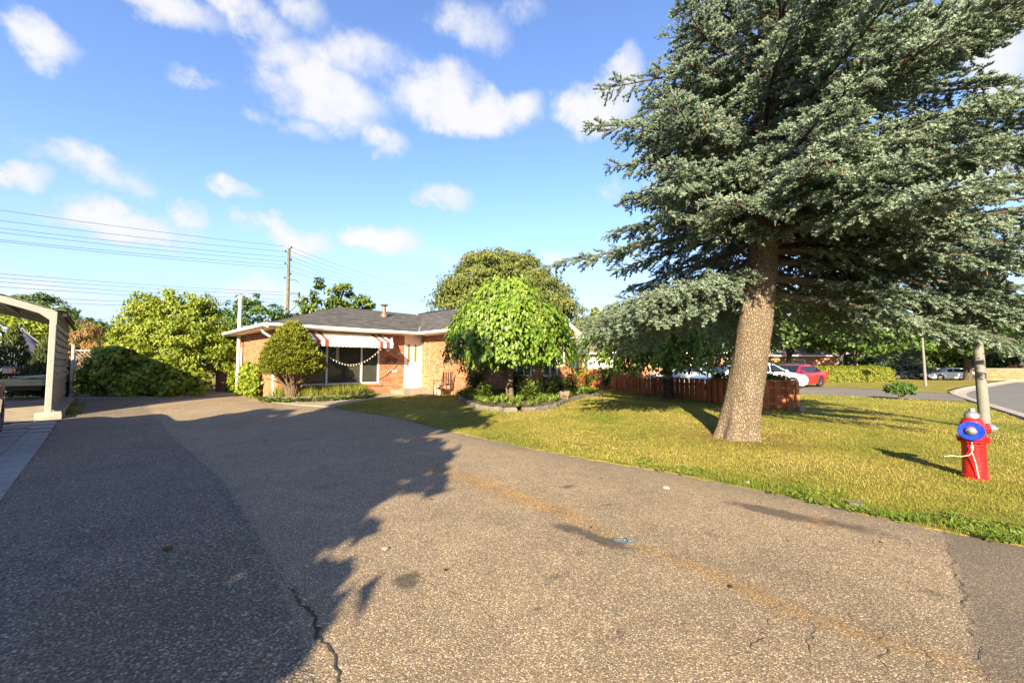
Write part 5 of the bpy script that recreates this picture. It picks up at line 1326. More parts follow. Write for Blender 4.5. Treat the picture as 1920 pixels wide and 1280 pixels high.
for k_ in range(6): a = k_ * 1.05; mb.tube([(.03 * math.cos(a), .03 * math.sin(a), -.05), (.10 * math.cos(a), .10 * math.sin(a), .16), (.28 * math.cos(a), .25 * math.sin(a), .34)], [.03, .02, .008], 5)
mb.build('stem', M_TWIG, t)

# ------------------------------------------------------------------ trees around the place
def T(name, label, px, depth, trunk_h, trunk_r, blobs, n, L, W, m, **k_):
    p = at(px, 700, depth); return tree(name, label, (p.x, p.y, float(gz(p.x, p.y)) - .05), trunk_h, trunk_r, blobs, n, L, W, m, **k_)
GL = 'trees behind the bungalow'; GR = 'trees along the street'
T('willow_tree', 'big olive green tree rising behind the bungalow and the mulberry', 935, 32, 4.0, .4, [((0, 0, 7.2), (4.3, 3.6, 2.9)), ((-2.9, 0, 5.6), (2.3, 2.4, 2.6)), ((3.0, 0, 6.0), (2.8, 2.6, 2.6)), ((1.4, 0, 8.6), (1.9, 2, 1.4)), ((5.0, 0, 4.6), (1.9, 2, 2.2)), ((-.9, 0, 9.1), (2.0, 1.6, 1.0)), ((-1.0, -1.5, 5.5), (4.0, 2, 2.5))], 46000, .26, .095, M_WILLOW, clump=.62, group=GL, hang=.6)
T('ash_tree', 'spreading tree with upright shoots behind the bungalow roof', 622, 27, 3.2, .18, [((0, 0, 4.6), (1.7, 1.5, 1.0)), ((-1.6, 0, 4.9), (.7, .7, 1.1)), ((-1.0, 0, 6.2), (.55, .6, .8)), ((1.5, 0, 5.1), (1.1, .9, .7)), ((.3, 0, 5.9), (1.2, 1, .65)), ((-2.9, 0, 4.2), (1.0, .9, .6)), ((2.5, 0, 5.3), (.5, .5, .35))], 5200, .24, .12, M_HEDGE, clump=.34, group=GL)
T('plum_tree', 'dark loose tree left of the flue pipe behind the side wall', 452, 25, 2.6, .16, [((0, 0, 4.2), (1.4, 1.3, 1.2)), ((-1.3, 0, 3.6), (1.2, 1.1, 1.3)), ((1.6, 0, 3.8), (1.2, 1.1, 1.1)), ((.4, 0, 5.0), (.9, .9, .6)), ((0, 0, 2.3), (2.6, 1.2, 1.4))], 7000, .20, .09, M_MAPLE, clump=.36, group=GL)
T('box_elder', 'yellow green box elder spreading over the fence beyond the drive', 312, 18.3, 1.4, .14, [((0, 0, 2.8), (1.9, 1.3, 1.3)), ((-1.3, 0, 2.5), (1.1, 1.1, 1.3)), ((1.35, 0, 2.7), (1.1, 1.1, 1.4)), ((-1.0, 0, 3.7), (.8, .8, .75)), ((.5, 0, 3.95), (.75, .8, .7)), ((1.45, 0, 3.9), (.55, .6, .6)), ((0, -.3, 1.3), (2.2, 1.1, 1.0)), ((-2.1, 0, 1.9), (.7, .8, .9)), ((1.9, 0, 1.7), (.9, 1.0, 1.4)), ((.6, -.5, 2.2), (1.6, .9, 1.2))], 27000, .16, .064, M_ELDER, clump=.30, hang=.7, limbs=14, group='shrubby growth at the end of the drive')
T('vine_shrub', 'dark green leafy shrub in shade at the end of the drive', 235, 16.6, .7, .06, [((0, 0, .95), (.95, .7, 1.05)), ((.3, 0, 1.75), (.4, .4, .4)), ((-.9, 0, 1.3), (.4, .4, .6)), ((1.5, 0, 1.15), (.4, .4, .45)), ((1.1, 0, .75), (1.0, .7, .8)), ((2.2, .1, .55), (.9, .6, .6)), ((-.35, 0, 1.5), (.6, .5, .55)), ((.5, -.2, .45), (1.2, .5, .6)), ((2.0, -.2, .35), (1.3, .5, .5))], 11000, .135, .12, M_ELDER, clump=.34, lobed=True, hang=.5, limbs=10, cat='shrub', group='shrubby growth at the end of the drive')
T('vine_shrub', 'lighter leafy shrub below the steel fence post', 178, 16.3, .5, .05, [((0, 0, .6), (.55, .5, .7)), ((.4, 0, .4), (.5, .4, .5))], 2600, .12, .09, M_PLANT, clump=.2, hang=.4, limbs=6, cat='shrub', group='shrubby growth at the end of the drive')
T('dry_cedar', 'dry brown cedar hedge plant behind the steel fence post', 158, 17.6, 1.2, .08, [((0, 0, 1.7), (.85, .7, 1.4)), ((.5, 0, 1.2), (.7, .6, 1.2)), ((-.3, 0, 2.2), (.6, .5, .8))], 6000, .16, .03, M_DRY, clump=.22, hang=1.0, limbs=12, cat='shrub', group='shrubby growth at the end of the drive')
T('dry_cedar', 'low brown cedar plant left of the steel fence post beside the carport wall', 128, 17.2, .7, .06, [((0, 0, .75), (.4, .4, .9))], 1500, .14, .03, M_DRY, clump=.2, hang=1.0, limbs=6, cat='shrub', group='shrubby growth at the end of the drive')
T('dark_tree', 'dark evergreen top beyond the box elder and the carport wall', 160, 33, 3.0, .2, [((0, 0, 3.4), (1.8, 1.5, 1.5)), ((1.7, 0, 2.8), (1.4, 1.2, 1.4)), ((-1, 0, 4.2), (.7, .7, .7)), ((2.4, 0, 3.9), (.5, .5, .7))], 4500, .24, .12, M_DARKTREE, group=GL)
T('dark_tree', 'distant tree showing above the carport roof', 72, 40, 4, .25, [((0, 0, 6.0), (2.6, 2, 2.0)), ((-2.0, 0, 6.8), (1.0, 1, 1.2)), ((2.1, 0, 5.3), (1.6, 1.5, 1.5)), ((-3.6, 0, 7.4), (1.0, .8, .9))], 6000, .28, .15, M_MAPLE, group=GL)
T('yellow_tree', 'yellow green tree seen under the carport roof', 30, 26, 2.5, .2, [((0, 0, 3.2), (2.6, 1.6, 1.7)), ((2.6, 0, 2.9), (1.8, 1.4, 1.7)), ((-2.8, 0, 3.2), (2.2, 1.5, 1.8))], 7500, .20, .13, M_ELDER, clump=.4, group=GL)
T('yellow_tree', 'leafy mass behind the dry cedars left of the box elder', 205, 22, 2.0, .15, [((0, 0, 2.1), (2.2, 1.3, 1.5)), ((1.2, 0, 1.6), (1.5, 1.2, 1.6)), ((5.5, 0, 1.6), (2.6, 1.2, 1.7)), ((3.4, 0, 1.8), (2.2, 1.2, 1.8))], 8000, .18, .11, M_MAPLE, clump=.4, group=GL)
def cedar(name, label, px, depth, h, r, m, n):
    p = at(px, 700, depth); t = thing(name, label, 'tree', (p.x, p.y, float(gz(p.x, p.y))), 0, 'cedars behind the carport'); zz = rng.random(n) ** 1.3 * h; a = rng.random(n) * 2 * PI; rr = r * (1 - zz / h) ** .8 * (.75 + .35 * rng.random(n)); P = np.column_stack([rr * np.cos(a), rr * np.sin(a), zz]); out = np.column_stack([np.cos(a), np.sin(a), .5 * np.ones(n)])
    V, F, kk = leaves(P, unit(out * .5 + np.array([0, 0, 1.0]) + rdirs(n) * .4), out + rdirs(n) * .5, .18, .06, .1); link('crown', np_mesh('crown', V, F, m, np.repeat(np.clip(.2 + .6 * rng.random(n) + .3 * (zz / h > .8), 0, 1), kk)), t)
    MB().tube([(0, 0, -.2), (0, 0, h * .9)], [.07, .01], 6).build('trunk', M_BARK, t)
cedar('cedar', 'dark cone shaped cedar in front of the blue grey tent', 22, 16.6, 2.75, .85, M_CEDAR, 2600); cedar('cedar', 'dark cedar right beside the carport post', 84, 16.4, 2.4, .75, M_CEDAR, 2300)
cedar('cedar', 'dark cedar at the left edge beyond the parked car', -30, 16.5, 2.6, .8, M_CEDAR, 2000)
# right hand side: maples, dark trees, another spruce
for (px, dep, th, tr, r, top, n, m, lab) in (
        (1578, 38, 2.6, .17, 4.3, 8.2, 9500, M_MAPLE, 'maple with a straight pale trunk beside the long hedge'), (1604, 45, 3.0, .20, 4.6, 9.0, 7500, M_MAPLE, 'maple just behind and right of the first pale trunk'),
        (1480, 41, 3.0, .25, 4.2, 8.4, 7500, M_DARKTREE, 'dark tree behind the white van right of the spruce trunk'), (1815, 45, 2.4, .38, 5.4, 9.2, 10000, M_MAPLE, 'large maple with forked trunk beside the distant white car'),
        (1915, 56, 3.5, .3, 6.5, 10.0, 8500, M_MAPLE, 'wide green tree at the far right beyond the road'), (1700, 62, 3.5, .3, 6.2, 9.0, 6000, M_DARKTREE, 'dark tree in the distance behind the second street lamp'),
        (1760, 70, 4, .3, 6.5, 10, 5500, M_DARKTREE, 'far dark tree above the white car'), (1990, 50, 4, .3, 6.5, 11, 6500, M_MAPLE, 'leafy tree past the right end of the road'),
        (1530, 58, 3.5, .3, 6.0, 9.5, 5500, M_DARKTREE, 'distant dark tree behind the red car'), (1390, 44, 3.2, .3, 4.8, 8.0, 5500, M_DARKTREE, 'dark tree over the neighbour roof behind the spruce trunk'), (1160, 42, 3.2, .3, 4.6, 7.0, 5500, M_WILLOW, 'green tree over the left end of the neighbour roof')):
    T('maple_tree' if m is M_MAPLE else 'dark_tree', lab, px, dep, th, tr, [((0, 0, (top + th) / 2), (r, r * .9, (top - th) / 2 + .5)), ((-r * .55, -.5, th + 1.4), (r * .6, r * .6, 1.5)), ((r * .55, -.3, th + 1.6), (r * .6, r * .6, 1.6)), ((0, -r * .5, th + 1.0), (r * .6, r * .4, 1.2)), ((r * .1, 0, top - .6), (r * .5, r * .5, 1.0))], n, .0058 * dep + .05, .0046 * dep + .04, m, clump=.75, group=GR, lobed=dep < 50, hang=.35)
# trunk fork of the large maple
p = at(1690, 700, 52); t = thing('distant_spruce', 'blue green spruce behind the second street lamp', 'tree', (p.x, p.y, 0), 0, GR)
n_ = 7000; zz = .4 + rng.random(n_) ** 1.2 * 8; a = np.round(rng.random(n_) * 22) / 22 * 2 * PI + rng.normal(size=n_) * .06 + np.round(zz * 1.6); rr = (3.0 * (1 - zz / 8.8)) * (.35 + .7 * rng.random(n_) ** .6)
P = np.column_stack([rr * np.cos(a), rr * np.sin(a), np.round(zz * 2.2) / 2.2 - rr * .25 + rng.normal(size=n_) * .12]); out = np.column_stack([np.cos(a), np.sin(a), .3 * np.ones(n_)])
V, F, kk = leaves(P, out + rdirs(n_) * .5, rdirs(n_) + np.array([0, 0, 1]), .38, .10, .1); link('crown', np_mesh('crown', V, F, M_SPR, np.repeat(np.clip(.1 + .6 * rng.random(n_), 0, 1), kk)), t); MB().tube([(0, 0, -.3), (0, 0, 8)], [.25, .03], 8).build('trunk', M_BARK, t)

n_ = 28000; u = rng.random(n_); xx = 2 + 92 * u; base_ = 70 - 12 * u; hh = 6.5 + 2.2 * vnoise(xx, xx * 0, .35, 21) + 1.0 * vnoise(xx, xx * 0, 1.3, 22)
zz = hh * rng.random(n_) ** .8; dpt = base_ + 2.5 * vnoise(xx * 1.3, zz * 1.5, .9, 23) + 3.0 * (zz / hh) ** 2 + rng.normal(size=n_) * .35
tag(link('far_woods', foliage_mesh('far_woods', M_DARKTREE, np.column_stack([xx, dpt, zz]), unit(np.column_stack([np.zeros(n_), -np.ones(n_) * .8, .6 * np.ones(n_)]) + rdirs(n_) * .5), .5 + .5 * vnoise(xx, zz * 2, .8, 24),   .74, .5, .3)), 'band of dark trees closing the view beyond the street', None, None, 'stuff')

# ------------------------------------------------------------------ neighbour houses and the far garden wall
M_BRICKF = mat('neighbour_brick', (0.32, 0.145, 0.08), 0.9, var=0.14, scale=7, bump=.3, tint=.25)
def far_house(name, label, c, rz, W_, D_, H_, rise, wins, garage=None, roofcol=None):
    t = thing(name, label, 'house', (c[0], c[1], 0), rz)
    b = MB(); b.box((0, D_ / 2, H_ / 2 - .4), (W_, D_, H_ + .8)); w = b.build('wall', M_MORTAR, t)
    bb = MB(); z = 0.0; r = 0
    while z < H_ - .07:                                  # courses two bricks high: far away
        u = -W_ / 2 - (.22 if r % 2 else 0)
        while u < W_ / 2:
            u0, u1 = max(u, -W_ / 2), min(u + .42, W_ / 2)
            if u1 - u0 > .03 and not any(g[0] - .05 < (u0 + u1) / 2 < g[1] + .05 and g[2] < z + .07 < g[3] for g in wins + ([garage] if garage else [])):
                bb.box(((u0 + u1) / 2, -.006, z + .066), (u1 - u0, .02, .132), 0, random.random())
            u += .44
        z += .15; r += 1
    tag(bb.build('brickwork', M_BRICKF, w), kind='stuff')
    for g in wins:
        f = MB(); f.box(((g[0] + g[1]) / 2, -.03, (g[2] + g[3]) / 2), (g[1] - g[0], .06, g[3] - g[2])); fo = f.build('window', M_WHITE2, t)
        pb = MB(); pb.box(((g[0] + g[1]) / 2, -.062, (g[2] + g[3]) / 2), (g[1] - g[0] - .14, .01, g[3] - g[2] - .14)); pb.build('pane', M_PANE, fo)
    if garage:
        f = MB(); n = 4; hh = (garage[3] - garage[2]) / n
        for i in range(n): f.box(((garage[0] + garage[1]) / 2, -.03, garage[2] + hh * (i + .5)), (garage[1] - garage[0], .05, hh - .03))
        f.build('garage_door', M_WHITE2, t)
    e = .45; hw, hd = W_ / 2 + e, D_ / 2 + e; m_ = roofcol or mat('grey_brown_shingle', (.15, .125, .105), .9, var=.25, scale=12, bump=.5)
    rb = MB(); A, B, C, D = (-hw, -e, H_), (hw, -e, H_), (hw, D_ + e, H_), (-hw, D_ + e, H_); rl = max(.3, hw - hd); E1, E2 = (-rl, D_ / 2, H_ + rise), (rl, D_ / 2, H_ + rise)
    rb.add([A, B, C, D, E1, E2], [(0, 1, 5, 4), (1, 2, 5), (2, 3, 4, 5), (3, 0, 4), (3, 2, 1, 0)]); ro = rb.build('roof', m_, t)
    cs = MB(); n = int(rise / .09); nrm = Vector((0, -rise, D_ / 2 + e)).normalized()
    for i in range(n):                                  # shingle courses standing proud of each other
        f0, f1 = i / n, (i + 1) / n; x0 = hw + (rl - hw) * f0; x1 = hw + (rl - hw) * f1; y0, y1 = -e + (D_ / 2 + e) * f0, -e + (D_ / 2 + e) * f1; z0, z1 = H_ + rise * f0, H_ + rise * f1
        cs.add([Vector((-x0, y0, z0)) + nrm * .02, Vector((x0, y0, z0)) + nrm * .02, Vector((x1, y1, z1)) + nrm * .004, Vector((-x1, y1, z1)) + nrm * .004, (-x0, y0, z0), (x0, y0, z0)], [(0, 1, 2, 3), (4, 5, 1, 0)], random.random())
    tag(cs.build('shingle', m_, ro), kind='stuff')
    g = MB(); g.box((0, -e - .05, H_ - .02), (2 * hw, .1, .16)); g.box((-hw - .05, D_ / 2, H_ - .02), (.1, 2 * hd, .16)); g.box((hw + .05, D_ / 2, H_ - .02), (.1, 2 * hd, .16)); g.build('gutter', M_WHITE, t)
    return t
far_house('neighbour_house', 'orange brick neighbour house with grey roof behind the parked cars', (13.6, 36.5), -.05, 15.0, 8, 2.45, 2.1, [(2.2, 3.6, 1.0, 2.0), (5.2, 6.4, 1.0, 2.0)], (-7.2, -4.6, 0, 2.1))
far_house('neighbour_house', 'low brick house half hidden behind the maples and hedge', (33.5, 56), -.1, 20, 9, 2.6, 2.3, [(-6, -4, .9, 2.1), (-1, 1.2, .9, 2.1), (4, 6, .9, 2.1)])
far_house('neighbour_house', 'brick house in the distance at the right end of the road', (72, 62), -.35, 16, 8, 2.8, 2.2, [(-5, -3, .9, 2.1), (0, 2, .9, 2.1)])
t = thing('garden_wall', 'low brick garden wall across the road at the far right', 'wall', (58, 50.5, -.35), -.12)
mb = MB(); mb.box((0, .12, .55), (14, .2, 1.3)); mb.build('wall_core', M_MORTAR, t)
mb = MB()
for r in range(9):
    for i in range(32): mb.box((-7 + i * .44 + (.22 if r % 2 else 0), 0, .07 + r * .135), (.43, .06, .128), 0, random.random())
tag(mb.build('brickwork', M_BRICKF, t), kind='stuff'); mb = MB(); mb.box((0, .1, 1.27), (14.1, .34, .07)); mb.build('coping', M_KERB, t)

# ------------------------------------------------------------------ cars
M_TYRE = mat('tyre', (.016, .016, .017), .8, var=.2, scale=10); M_RIM = mat('alloy_rim', (.42, .42, .43), .35, .8, var=.08, scale=10); M_RIMD = mat('dark_rim', (.10, .10, .105), .4, .7, var=.1)
M_TAIL = mat('tail_light', (.35, .008, .010), .15, coat=.6); M_HEADL = mat('head_light', (.60, .62, .64), .1, .2, coat=.8); M_TRIM = mat('black_trim', (.02, .02, .02), .5)
def paint(name, col): return mat(name, col, .32, .0, var=.03, scale=2, coat=1.0, dirt=.04)
def car(name, label, loc, rz, paintm, kind='sedan', rim=None, group='parked cars', S_L=4.7, S_W=1.82, S_H=1.44):
    t = thing(name, label, 'car', loc, rz, group); rim = rim or M_RIM
    L, W, H = S_L, S_W, S_H; h = L / 2; r = .335; wb = L * .29; ar = r + .055
    zb = {'sedan': .90, 'suv': 1.05, 'hatch': .96}[kind]
    def arch_pts(cx): return [(cx + ar * math.cos(a), r + ar * math.sin(a)) for a in np.linspace(PI, 0, 11) if r + ar * math.sin(a) > .24]
    bottom = [(-h + .12, .30), (-h + .35, .22)] + [(-wb - ar, .22)] + arch_pts(-wb) + [(-wb + ar, .22), (wb - ar, .22)] + arch_pts(wb) + [(wb + ar, .22), (h - .30, .20), (h - .05, .30)]
    if kind == 'sedan': topl = [(h, .48), (h - .03, .62), (h - .16, .72), (h - .55, .81), (h - 1.18, .90), (.2, .925), (-.9, .95), (-h + 1.0, .98), (-h + .55, 1.0), (-h + .14, .985), (-h + .02, .86), (-h - .0, .62)]
    elif kind == 'hatch': topl = [(h, .50), (h - .03, .66), (h - .14, .77), (h - .5, .88), (h - 1.0, .98), (.2, .985), (-.9, 1.0), (-h + .55, 1.04), (-h + .12, 1.04), (-h + .02, .80), (-h, .60)]
    else: topl = [(h, .55), (h - .02, .75), (h - .12, .88), (h - .45, .97), (h - 1.02, 1.05), (.2, 1.06), (-.9, 1.08), (-h + .4, 1.10), (-h + .06, 1.08), (-h, .80), (-h + .02, .55)]
    poly = bottom + topl; n = len(poly); nb = len(bottom)
    st = [(-1, .055), (-.985, .02), (-.94, 0), (-.6, -.012), (0, -.02), (.6, -.012), (.94, 0), (.985, .02), (1, .055)]
    vs_ = []
    for v, ins in st:
        for i, (x, z) in enumerate(poly):
            sx = x * (1 - max(ins, 0) * .35) ; sz = z
            if i >= nb: sz = z - max(ins, 0) * .9 if z > .75 else z
            if i >= nb and ins < 0 and z > .7: sz = z - ins
            tap = 1 - .16 * abs(x / h) ** 5 - (.035 if z < .35 else 0)
            vs_.append((sx, v * W / 2 * tap, sz))
    fs = [(k_ * n + i, k_ * n + (i + 1) % n, (k_ + 1) * n + (i + 1) % n, (k_ + 1) * n + i) for k_ in range(len(st) - 1) for i in range(n)]
    fs += [tuple(range(n - 1, -1, -1)), tuple((len(st) - 1) * n + i for i in range(n))]
    b = MB(); b.add(vs_, fs); body = b.build('body', paintm, t, True)
    b = MB(); b.box((0, 0, .42), (L - .7, W - .34, .36)); b.build('underbody', M_TRIM, t)
    # cabin
    if kind == 'sedan': cab = [(-h + .62, zb + .06), (-h + 1.30, H - .09), (-h + 1.75, H - .01), (-.1, H), (.40, H - .05), (h - 1.22, zb - .0)]
    elif kind == 'hatch': cab = [(-h + .08, zb + .06), (-h + .45, H - .10), (-h + .9, H), (-.1, H), (.35, H - .06), (h - 1.05, zb)]
    else: cab = [(-h + .08, zb + .02), (-h + .40, H - .08), (-h + .7, H), (.1, H + .01), (.55, H - .05), (h - 1.08, zb)]
    zt = max(p[1] for p in cab)
    hwid = lambda z: (W / 2 - .05) - (z - zb) / (zt - zb) * .21
    vs_ = []; st2 = [-1, -.93, -.5, 0, .5, .93, 1]; m_ = len(cab)
    for v in st2:
        for x, z in cab: vs_.append((x, v * hwid(z), z - (.03 if abs(v) == 1 and z > zt - .15 else 0) + (.012 if v == 0 and z > zt - .15 else 0)))
    fs = [(k_ * m_ + i, k_ * m_ + (i + 1) % m_, (k_ + 1) * m_ + (i + 1) % m_, (k_ + 1) * m_ + i) for k_ in range(len(st2) - 1) for i in range(m_)] + [tuple(range(m_ - 1, -1, -1)), tuple((len(st2) - 1) * m_ + i for i in range(m_))]
    b = MB(); b.add(vs_, fs); cabo = b.build('cabin', paintm, t, True)
    # side windows
    def up(z, x0, z0, x1, z1): return x0 + (x1 - x0) * (z - z0) / (z1 - z0)
    zl, zh = zb + .05, zt - .13
    xr = lambda z: up(z, *cab[0], *cab[1]); xf = lambda z: up(z, *cab[-1], *cab[-2])
    pil = [.02 * L, -.20 * L] if kind != 'sedan' else [.03 * L, -.19 * L]
    edges = [('f', pil[0] + .03), (pil[0] - .03, pil[1] + .03), (pil[1] - .03, 'r')]
    for s_ in (-1, 1):
        for a_, b_ in edges:
            f_l = xf(zl) - .14 if a_ == 'f' else a_; f_h = xf(zh) - .06 if a_ == 'f' else a_; r_l = xr(zl) + .16 if b_ == 'r' else b_; r_h = xr(zh) + .08 if b_ == 'r' else b_
            if f_l - r_l < .1: continue
            q = [(f_l, zl), (f_h, zh), (r_h, zh), (r_l, zl)]
            b = MB(); b.extr([(x, s_ * (hwid(z) - .004), z) for x, z in q], (0, s_ * .012, .0)); b.build('side_window', M_CARGLASS, cabo)
    for nm, (p0, p1), sg in (('windscreen', (cab[-1], cab[-2]), 1), ('rear_window', (cab[0], cab[1]), -1)):
        q = []
        for f, ww in ((.10, .86), (.94, .84)):
            x = p0[0] + (p1[0] - p0[0]) * f; z = p0[1] + (p1[1] - p0[1]) * f
            q += [(x, -hwid(z) * ww, z), (x, hwid(z) * ww, z)]
        q = [q[0], q[1], q[3], q[2]]; b = MB(); b.extr(q, (sg * .012, 0, .010)); b.build(nm, M_CARGLASS, cabo)
    # wheels, lamps, mirrors, handles
    for sx in (-1, 1):
        for s_ in (-1, 1):
            b = MB(); b.lathe([(r * .62, -.10), (r * .93, -.105), (r, -.07), (r, .07), (r * .93, .105), (r * .62, .10)], (0, 0, 0), 24, 'Y'); wl = b.build('wheel', M_TYRE, t, True, (sx * wb, s_ * (W / 2 - .125), r))
            b = MB(); b.lathe([(r * .66, -.03), (r * .66, .03), (r * .60, .035), (r * .58, 0)], (0, s_ * .07, 0), 24, 'Y')
            for k_ in range(5):
                a = 2 * PI * k_ / 5 + .3
                for da in (-.13, .13): b.tube([(.02 * math.cos(a), s_ * .085, .02 * math.sin(a)), (r * .62 * math.cos(a + da), s_ * .08, r * .62 * math.sin(a + da))], [.035, .022], 4)
            b.lathe([(.05, -.02), (.06, 0), (.05, .02)], (0, s_ * .09, 0), 12, 'Y'); b.build('rim', rim, wl)
    for s_ in (-1, 1):
        zh_ = .70 if kind == 'sedan' else .80
        b = MB(); b.add([(h - .02, s_ * W * .30, zh_ - .10), (h - .30, s_ * (W * .462), zh_ - .04), (h - .52, s_ * (W * .485), zh_ + .03), (h - .30, s_ * (W * .455), zh_ + .05), (h - .05, s_ * W * .30, zh_ + .0)], [(0, 1, 2, 3, 4)]); me = b.mesh('head_lamp', M_HEADL)
        for v in me.vertices: v.co.y += s_ * .012; v.co.x += .015
        link('head_lamp', me, t)
        zt_ = .86 if kind == 'sedan' else .92
        b = MB(); b.box((-h + .09, s_ * W * .37, zt_), (.20, W * .20, .13)); b.build('tail_lamp', M_TAIL, t)
        b = MB(); b.lathe([(.02, -.10), (.075, -.08), (.095, 0), (.075, .08), (.02, .10)], (0, 0, 0), 10, 'Y'); mo = b.build('mirror', paintm, t, True, (xf(zl) - .22, s_ * (W / 2 + .06), zl + (.20 if kind == 'suv' else .06)))
        b = MB(); b.tube([(.02, -s_ * .14, -.05), (.0, -s_ * .03, -.02)], .022, 5); b.build('mirror_arm', M_TRIM, mo)
        b = MB(); b.box((-.088, 0, 0), (.012, .13, .10)); b.build('mirror_glass', M_MIRROR, mo)
        for x in (pil[0] - .22, pil[1] - .16): b = MB(); b.rbox((x, s_ * (W / 2 - .002), zb - .10), (.17, .03, .025), .006); b.build('door_handle', paintm, t)
        for x in (pil[0] + .005, pil[1] + .02, h - 1.12): b = MB(); b.box((x, s_ * (W / 2 - .003), .60), (.008, .012, zb - .46)); b.build('door_gap', M_TRIM, t)
    b = MB(); b.box((h - .015, 0, .36), (.06, W * .55, .12)); b.box((h - .02, 0, .58), (.05, W * .36, .08)); b.build('grille', M_TRIM, t)
    b = MB(); b.rbox((-h - .004, 0, .80 if kind == 'sedan' else .74), (.012, .32, .14), .003); b.build('number_plate', M_WHITE2, t)
    return t
M_MIRROR = mat('mirror_glass', (.30, .24, .22), .02, 1.0, var=.01)
P_RED, P_WHITE, P_SILVER, P_MAROON, P_NAVY = paint('red_car_paint', (.25, .005, .012)), paint('white_car_paint', (.78, .78, .77)), paint('silver_car_paint', (.36, .38, .40)), paint('maroon_car_paint', (.22, .012, .025)), paint('navy_car_paint', (.008, .012, .025))
def stand(px, py, depth_off=0): p = G(px, py); return (p.x, p.y, .014)
car('parked_car', 'red sedan parked at the end of the neighbour drive, tail to the road', (18.35, 26.8, .014), PI + .48, P_RED, 'sedan', M_RIMD, S_L=4.85, S_H=1.46)
car('parked_car', 'white car right of the spruce trunk with its nose before the red sedan', (15.35, 25.3, .014), -.10, P_WHITE, 'hatch', S_L=4.5, S_H=1.56)
car('parked_car', 'silver sedan behind the red fence between the two trunks', (11.75, 28.3, .014), PI - .05, P_SILVER, 'sedan', S_L=4.8, S_H=1.46)
car('parked_car', 'white sedan half hidden by the spruce trunk in front of the silver one', (13.0, 24.2, .014), PI + .10, P_WHITE, 'sedan', S_L=4.7, S_H=1.42)
car('parked_car', 'maroon car glimpsed behind the silver sedan', (15.2, 31.2, .014), PI + .02, P_MAROON, 'sedan', S_L=4.7, S_H=1.5)
car('parked_car', 'white sedan in the distance beside the far maple trunk', (51.0, 48.0, -.37), PI - .25, P_WHITE, 'sedan', S_L=4.9, S_H=1.42)
car('parked_car', 'dark blue car in shade left of the distant white sedan', (48.6, 51.0, -.37), PI - .1, P_NAVY, 'suv', S_L=4.7, S_H=1.68)
c_ = dd(-2.33, 12.45); car('parked_car', 'dark maroon car at the left edge, only mirror and front wheel showing', (c_.x, c_.y, .06), PI * .75, P_MAROON, 'suv', M_RIMD, S_L=4.6, S_W=1.84, S_H=1.74)

# ------------------------------------------------------------------ hydrant, street lamps, utility pole
hb_ = G(1829, 897)
t = thing('fire_hydrant', 'red fire hydrant with blue ring plate on the lawn near the road', 'hydrant', (hb_.x, hb_.y, .03), -.02)
mb = MB(); mb.lathe([(.128, -.05), (.128, .02), (.117, .03), (.115, .06), (.112, .40), (.118, .445), (.148, .45), (.150, .475), (.140, .482), (.152, .488), (.154, .515), (.12, .522), (.118, .56), (.124, .60), (.116, .68), (.092, .745), (.072, .757)], (0, 0, 0), 32); barrel = mb.build('barrel', M_RED, t, True)
mb = MB()
for k_ in range(8): a = 2 * PI * (k_ + .5) / 8; mb.lathe([(.018, -.035), (.018, .03)], (.140 * math.cos(a), .138 * math.sin(a), .482), 6)
mb.build('flange_bolt', M_RED, barrel)
mb = MB(); mb.lathe([(.066, .755), (.074, .762), (.075, .80), (.062, .825), (.036, .845), (.032, .85)], (0, 0, 0), 24); cap = mb.build('bonnet', M_ALU, t, True)
mb = MB(); mb.lathe([(.036, .85), (.034, .885), (.02, .888)], (0, 0, 0), 5); mb.build('operating_nut', M_ALU, cap)
def nozzle(dirx, diry, r, ln, zc, capr):
    a = math.atan2(diry, dirx); M_ = Matrix.Rotation(a, 3, 'Z')
    b = MB(); b.lathe([(r * 1.25, .06), (r * 1.05, .12), (r, .14), (r, .14 + ln)], (0, 0, zc), 22, 'X', M=M_); nz_ = b.build('nozzle', M_RED, t, True)
    b = MB(); b.lathe([(capr, .142 + ln), (capr * 1.04, .15 + ln), (capr * 1.04, .20 + ln), (capr * .8, .225 + ln), (capr * .4, .23 + ln), (capr * .38, .27 + ln), (capr * .25, .275 + ln)], (0, 0, zc), 14, 'X', M=M_); b.build('nozzle_cap', M_ALU, nz_)
    return nz_
nozzle(1, -.02, .060, .035, .62, .066)
fa_ = math.atan2(-hb_.y + .3, -hb_.x - .4); M_ = Matrix.Rotation(fa_, 3, 'Z')
b = MB(); b.lathe([(.09, .05), (.07, .11), (.055, .15)], (0, 0, .605), 22, 'X', M=M_); nz_ = b.build('nozzle', M_RED, t, True)
b = MB(); b.lathe([(.048, .162), (.052, .168), (.052, .19), (.04, .205), (.02, .21)], (0, 0, .605), 20, 'X', M=M_); b.lathe([(.02, .205), (.017, .235)], (0, 0, .605), 5, 'X', M=M_); b.build('nozzle_cap', M_ALU, nz_, True)
Mt = M_ @ Matrix.Rotation(math.radians(-24), 3, 'Y')
b = MB(); prof = [(.050, .158), (.120, .155), (.124, .160), (.120, .166), (.050, .163)]
vs_ = []
for r_, h_ in prof:
    for k_ in range(40): a = 2 * PI * k_ / 40; vs_.append(Vector((0, 0, .605)) + M_ @ (Vector((.160, 0, 0)) + Matrix.Rotation(math.radians(-20), 3, 'Y') @ Vector((h_ - .16, r_ * math.cos(a), r_ * math.sin(a)))))
b.add(vs_, [(i * 40 + k_, i * 40 + (k_ + 1) % 40, ((i + 1) % 5) * 40 + (k_ + 1) % 40, ((i + 1) % 5) * 40 + k_) for i in range(5) for k_ in range(40)]); b.build('ring_plate', M_BLUE, t, True)
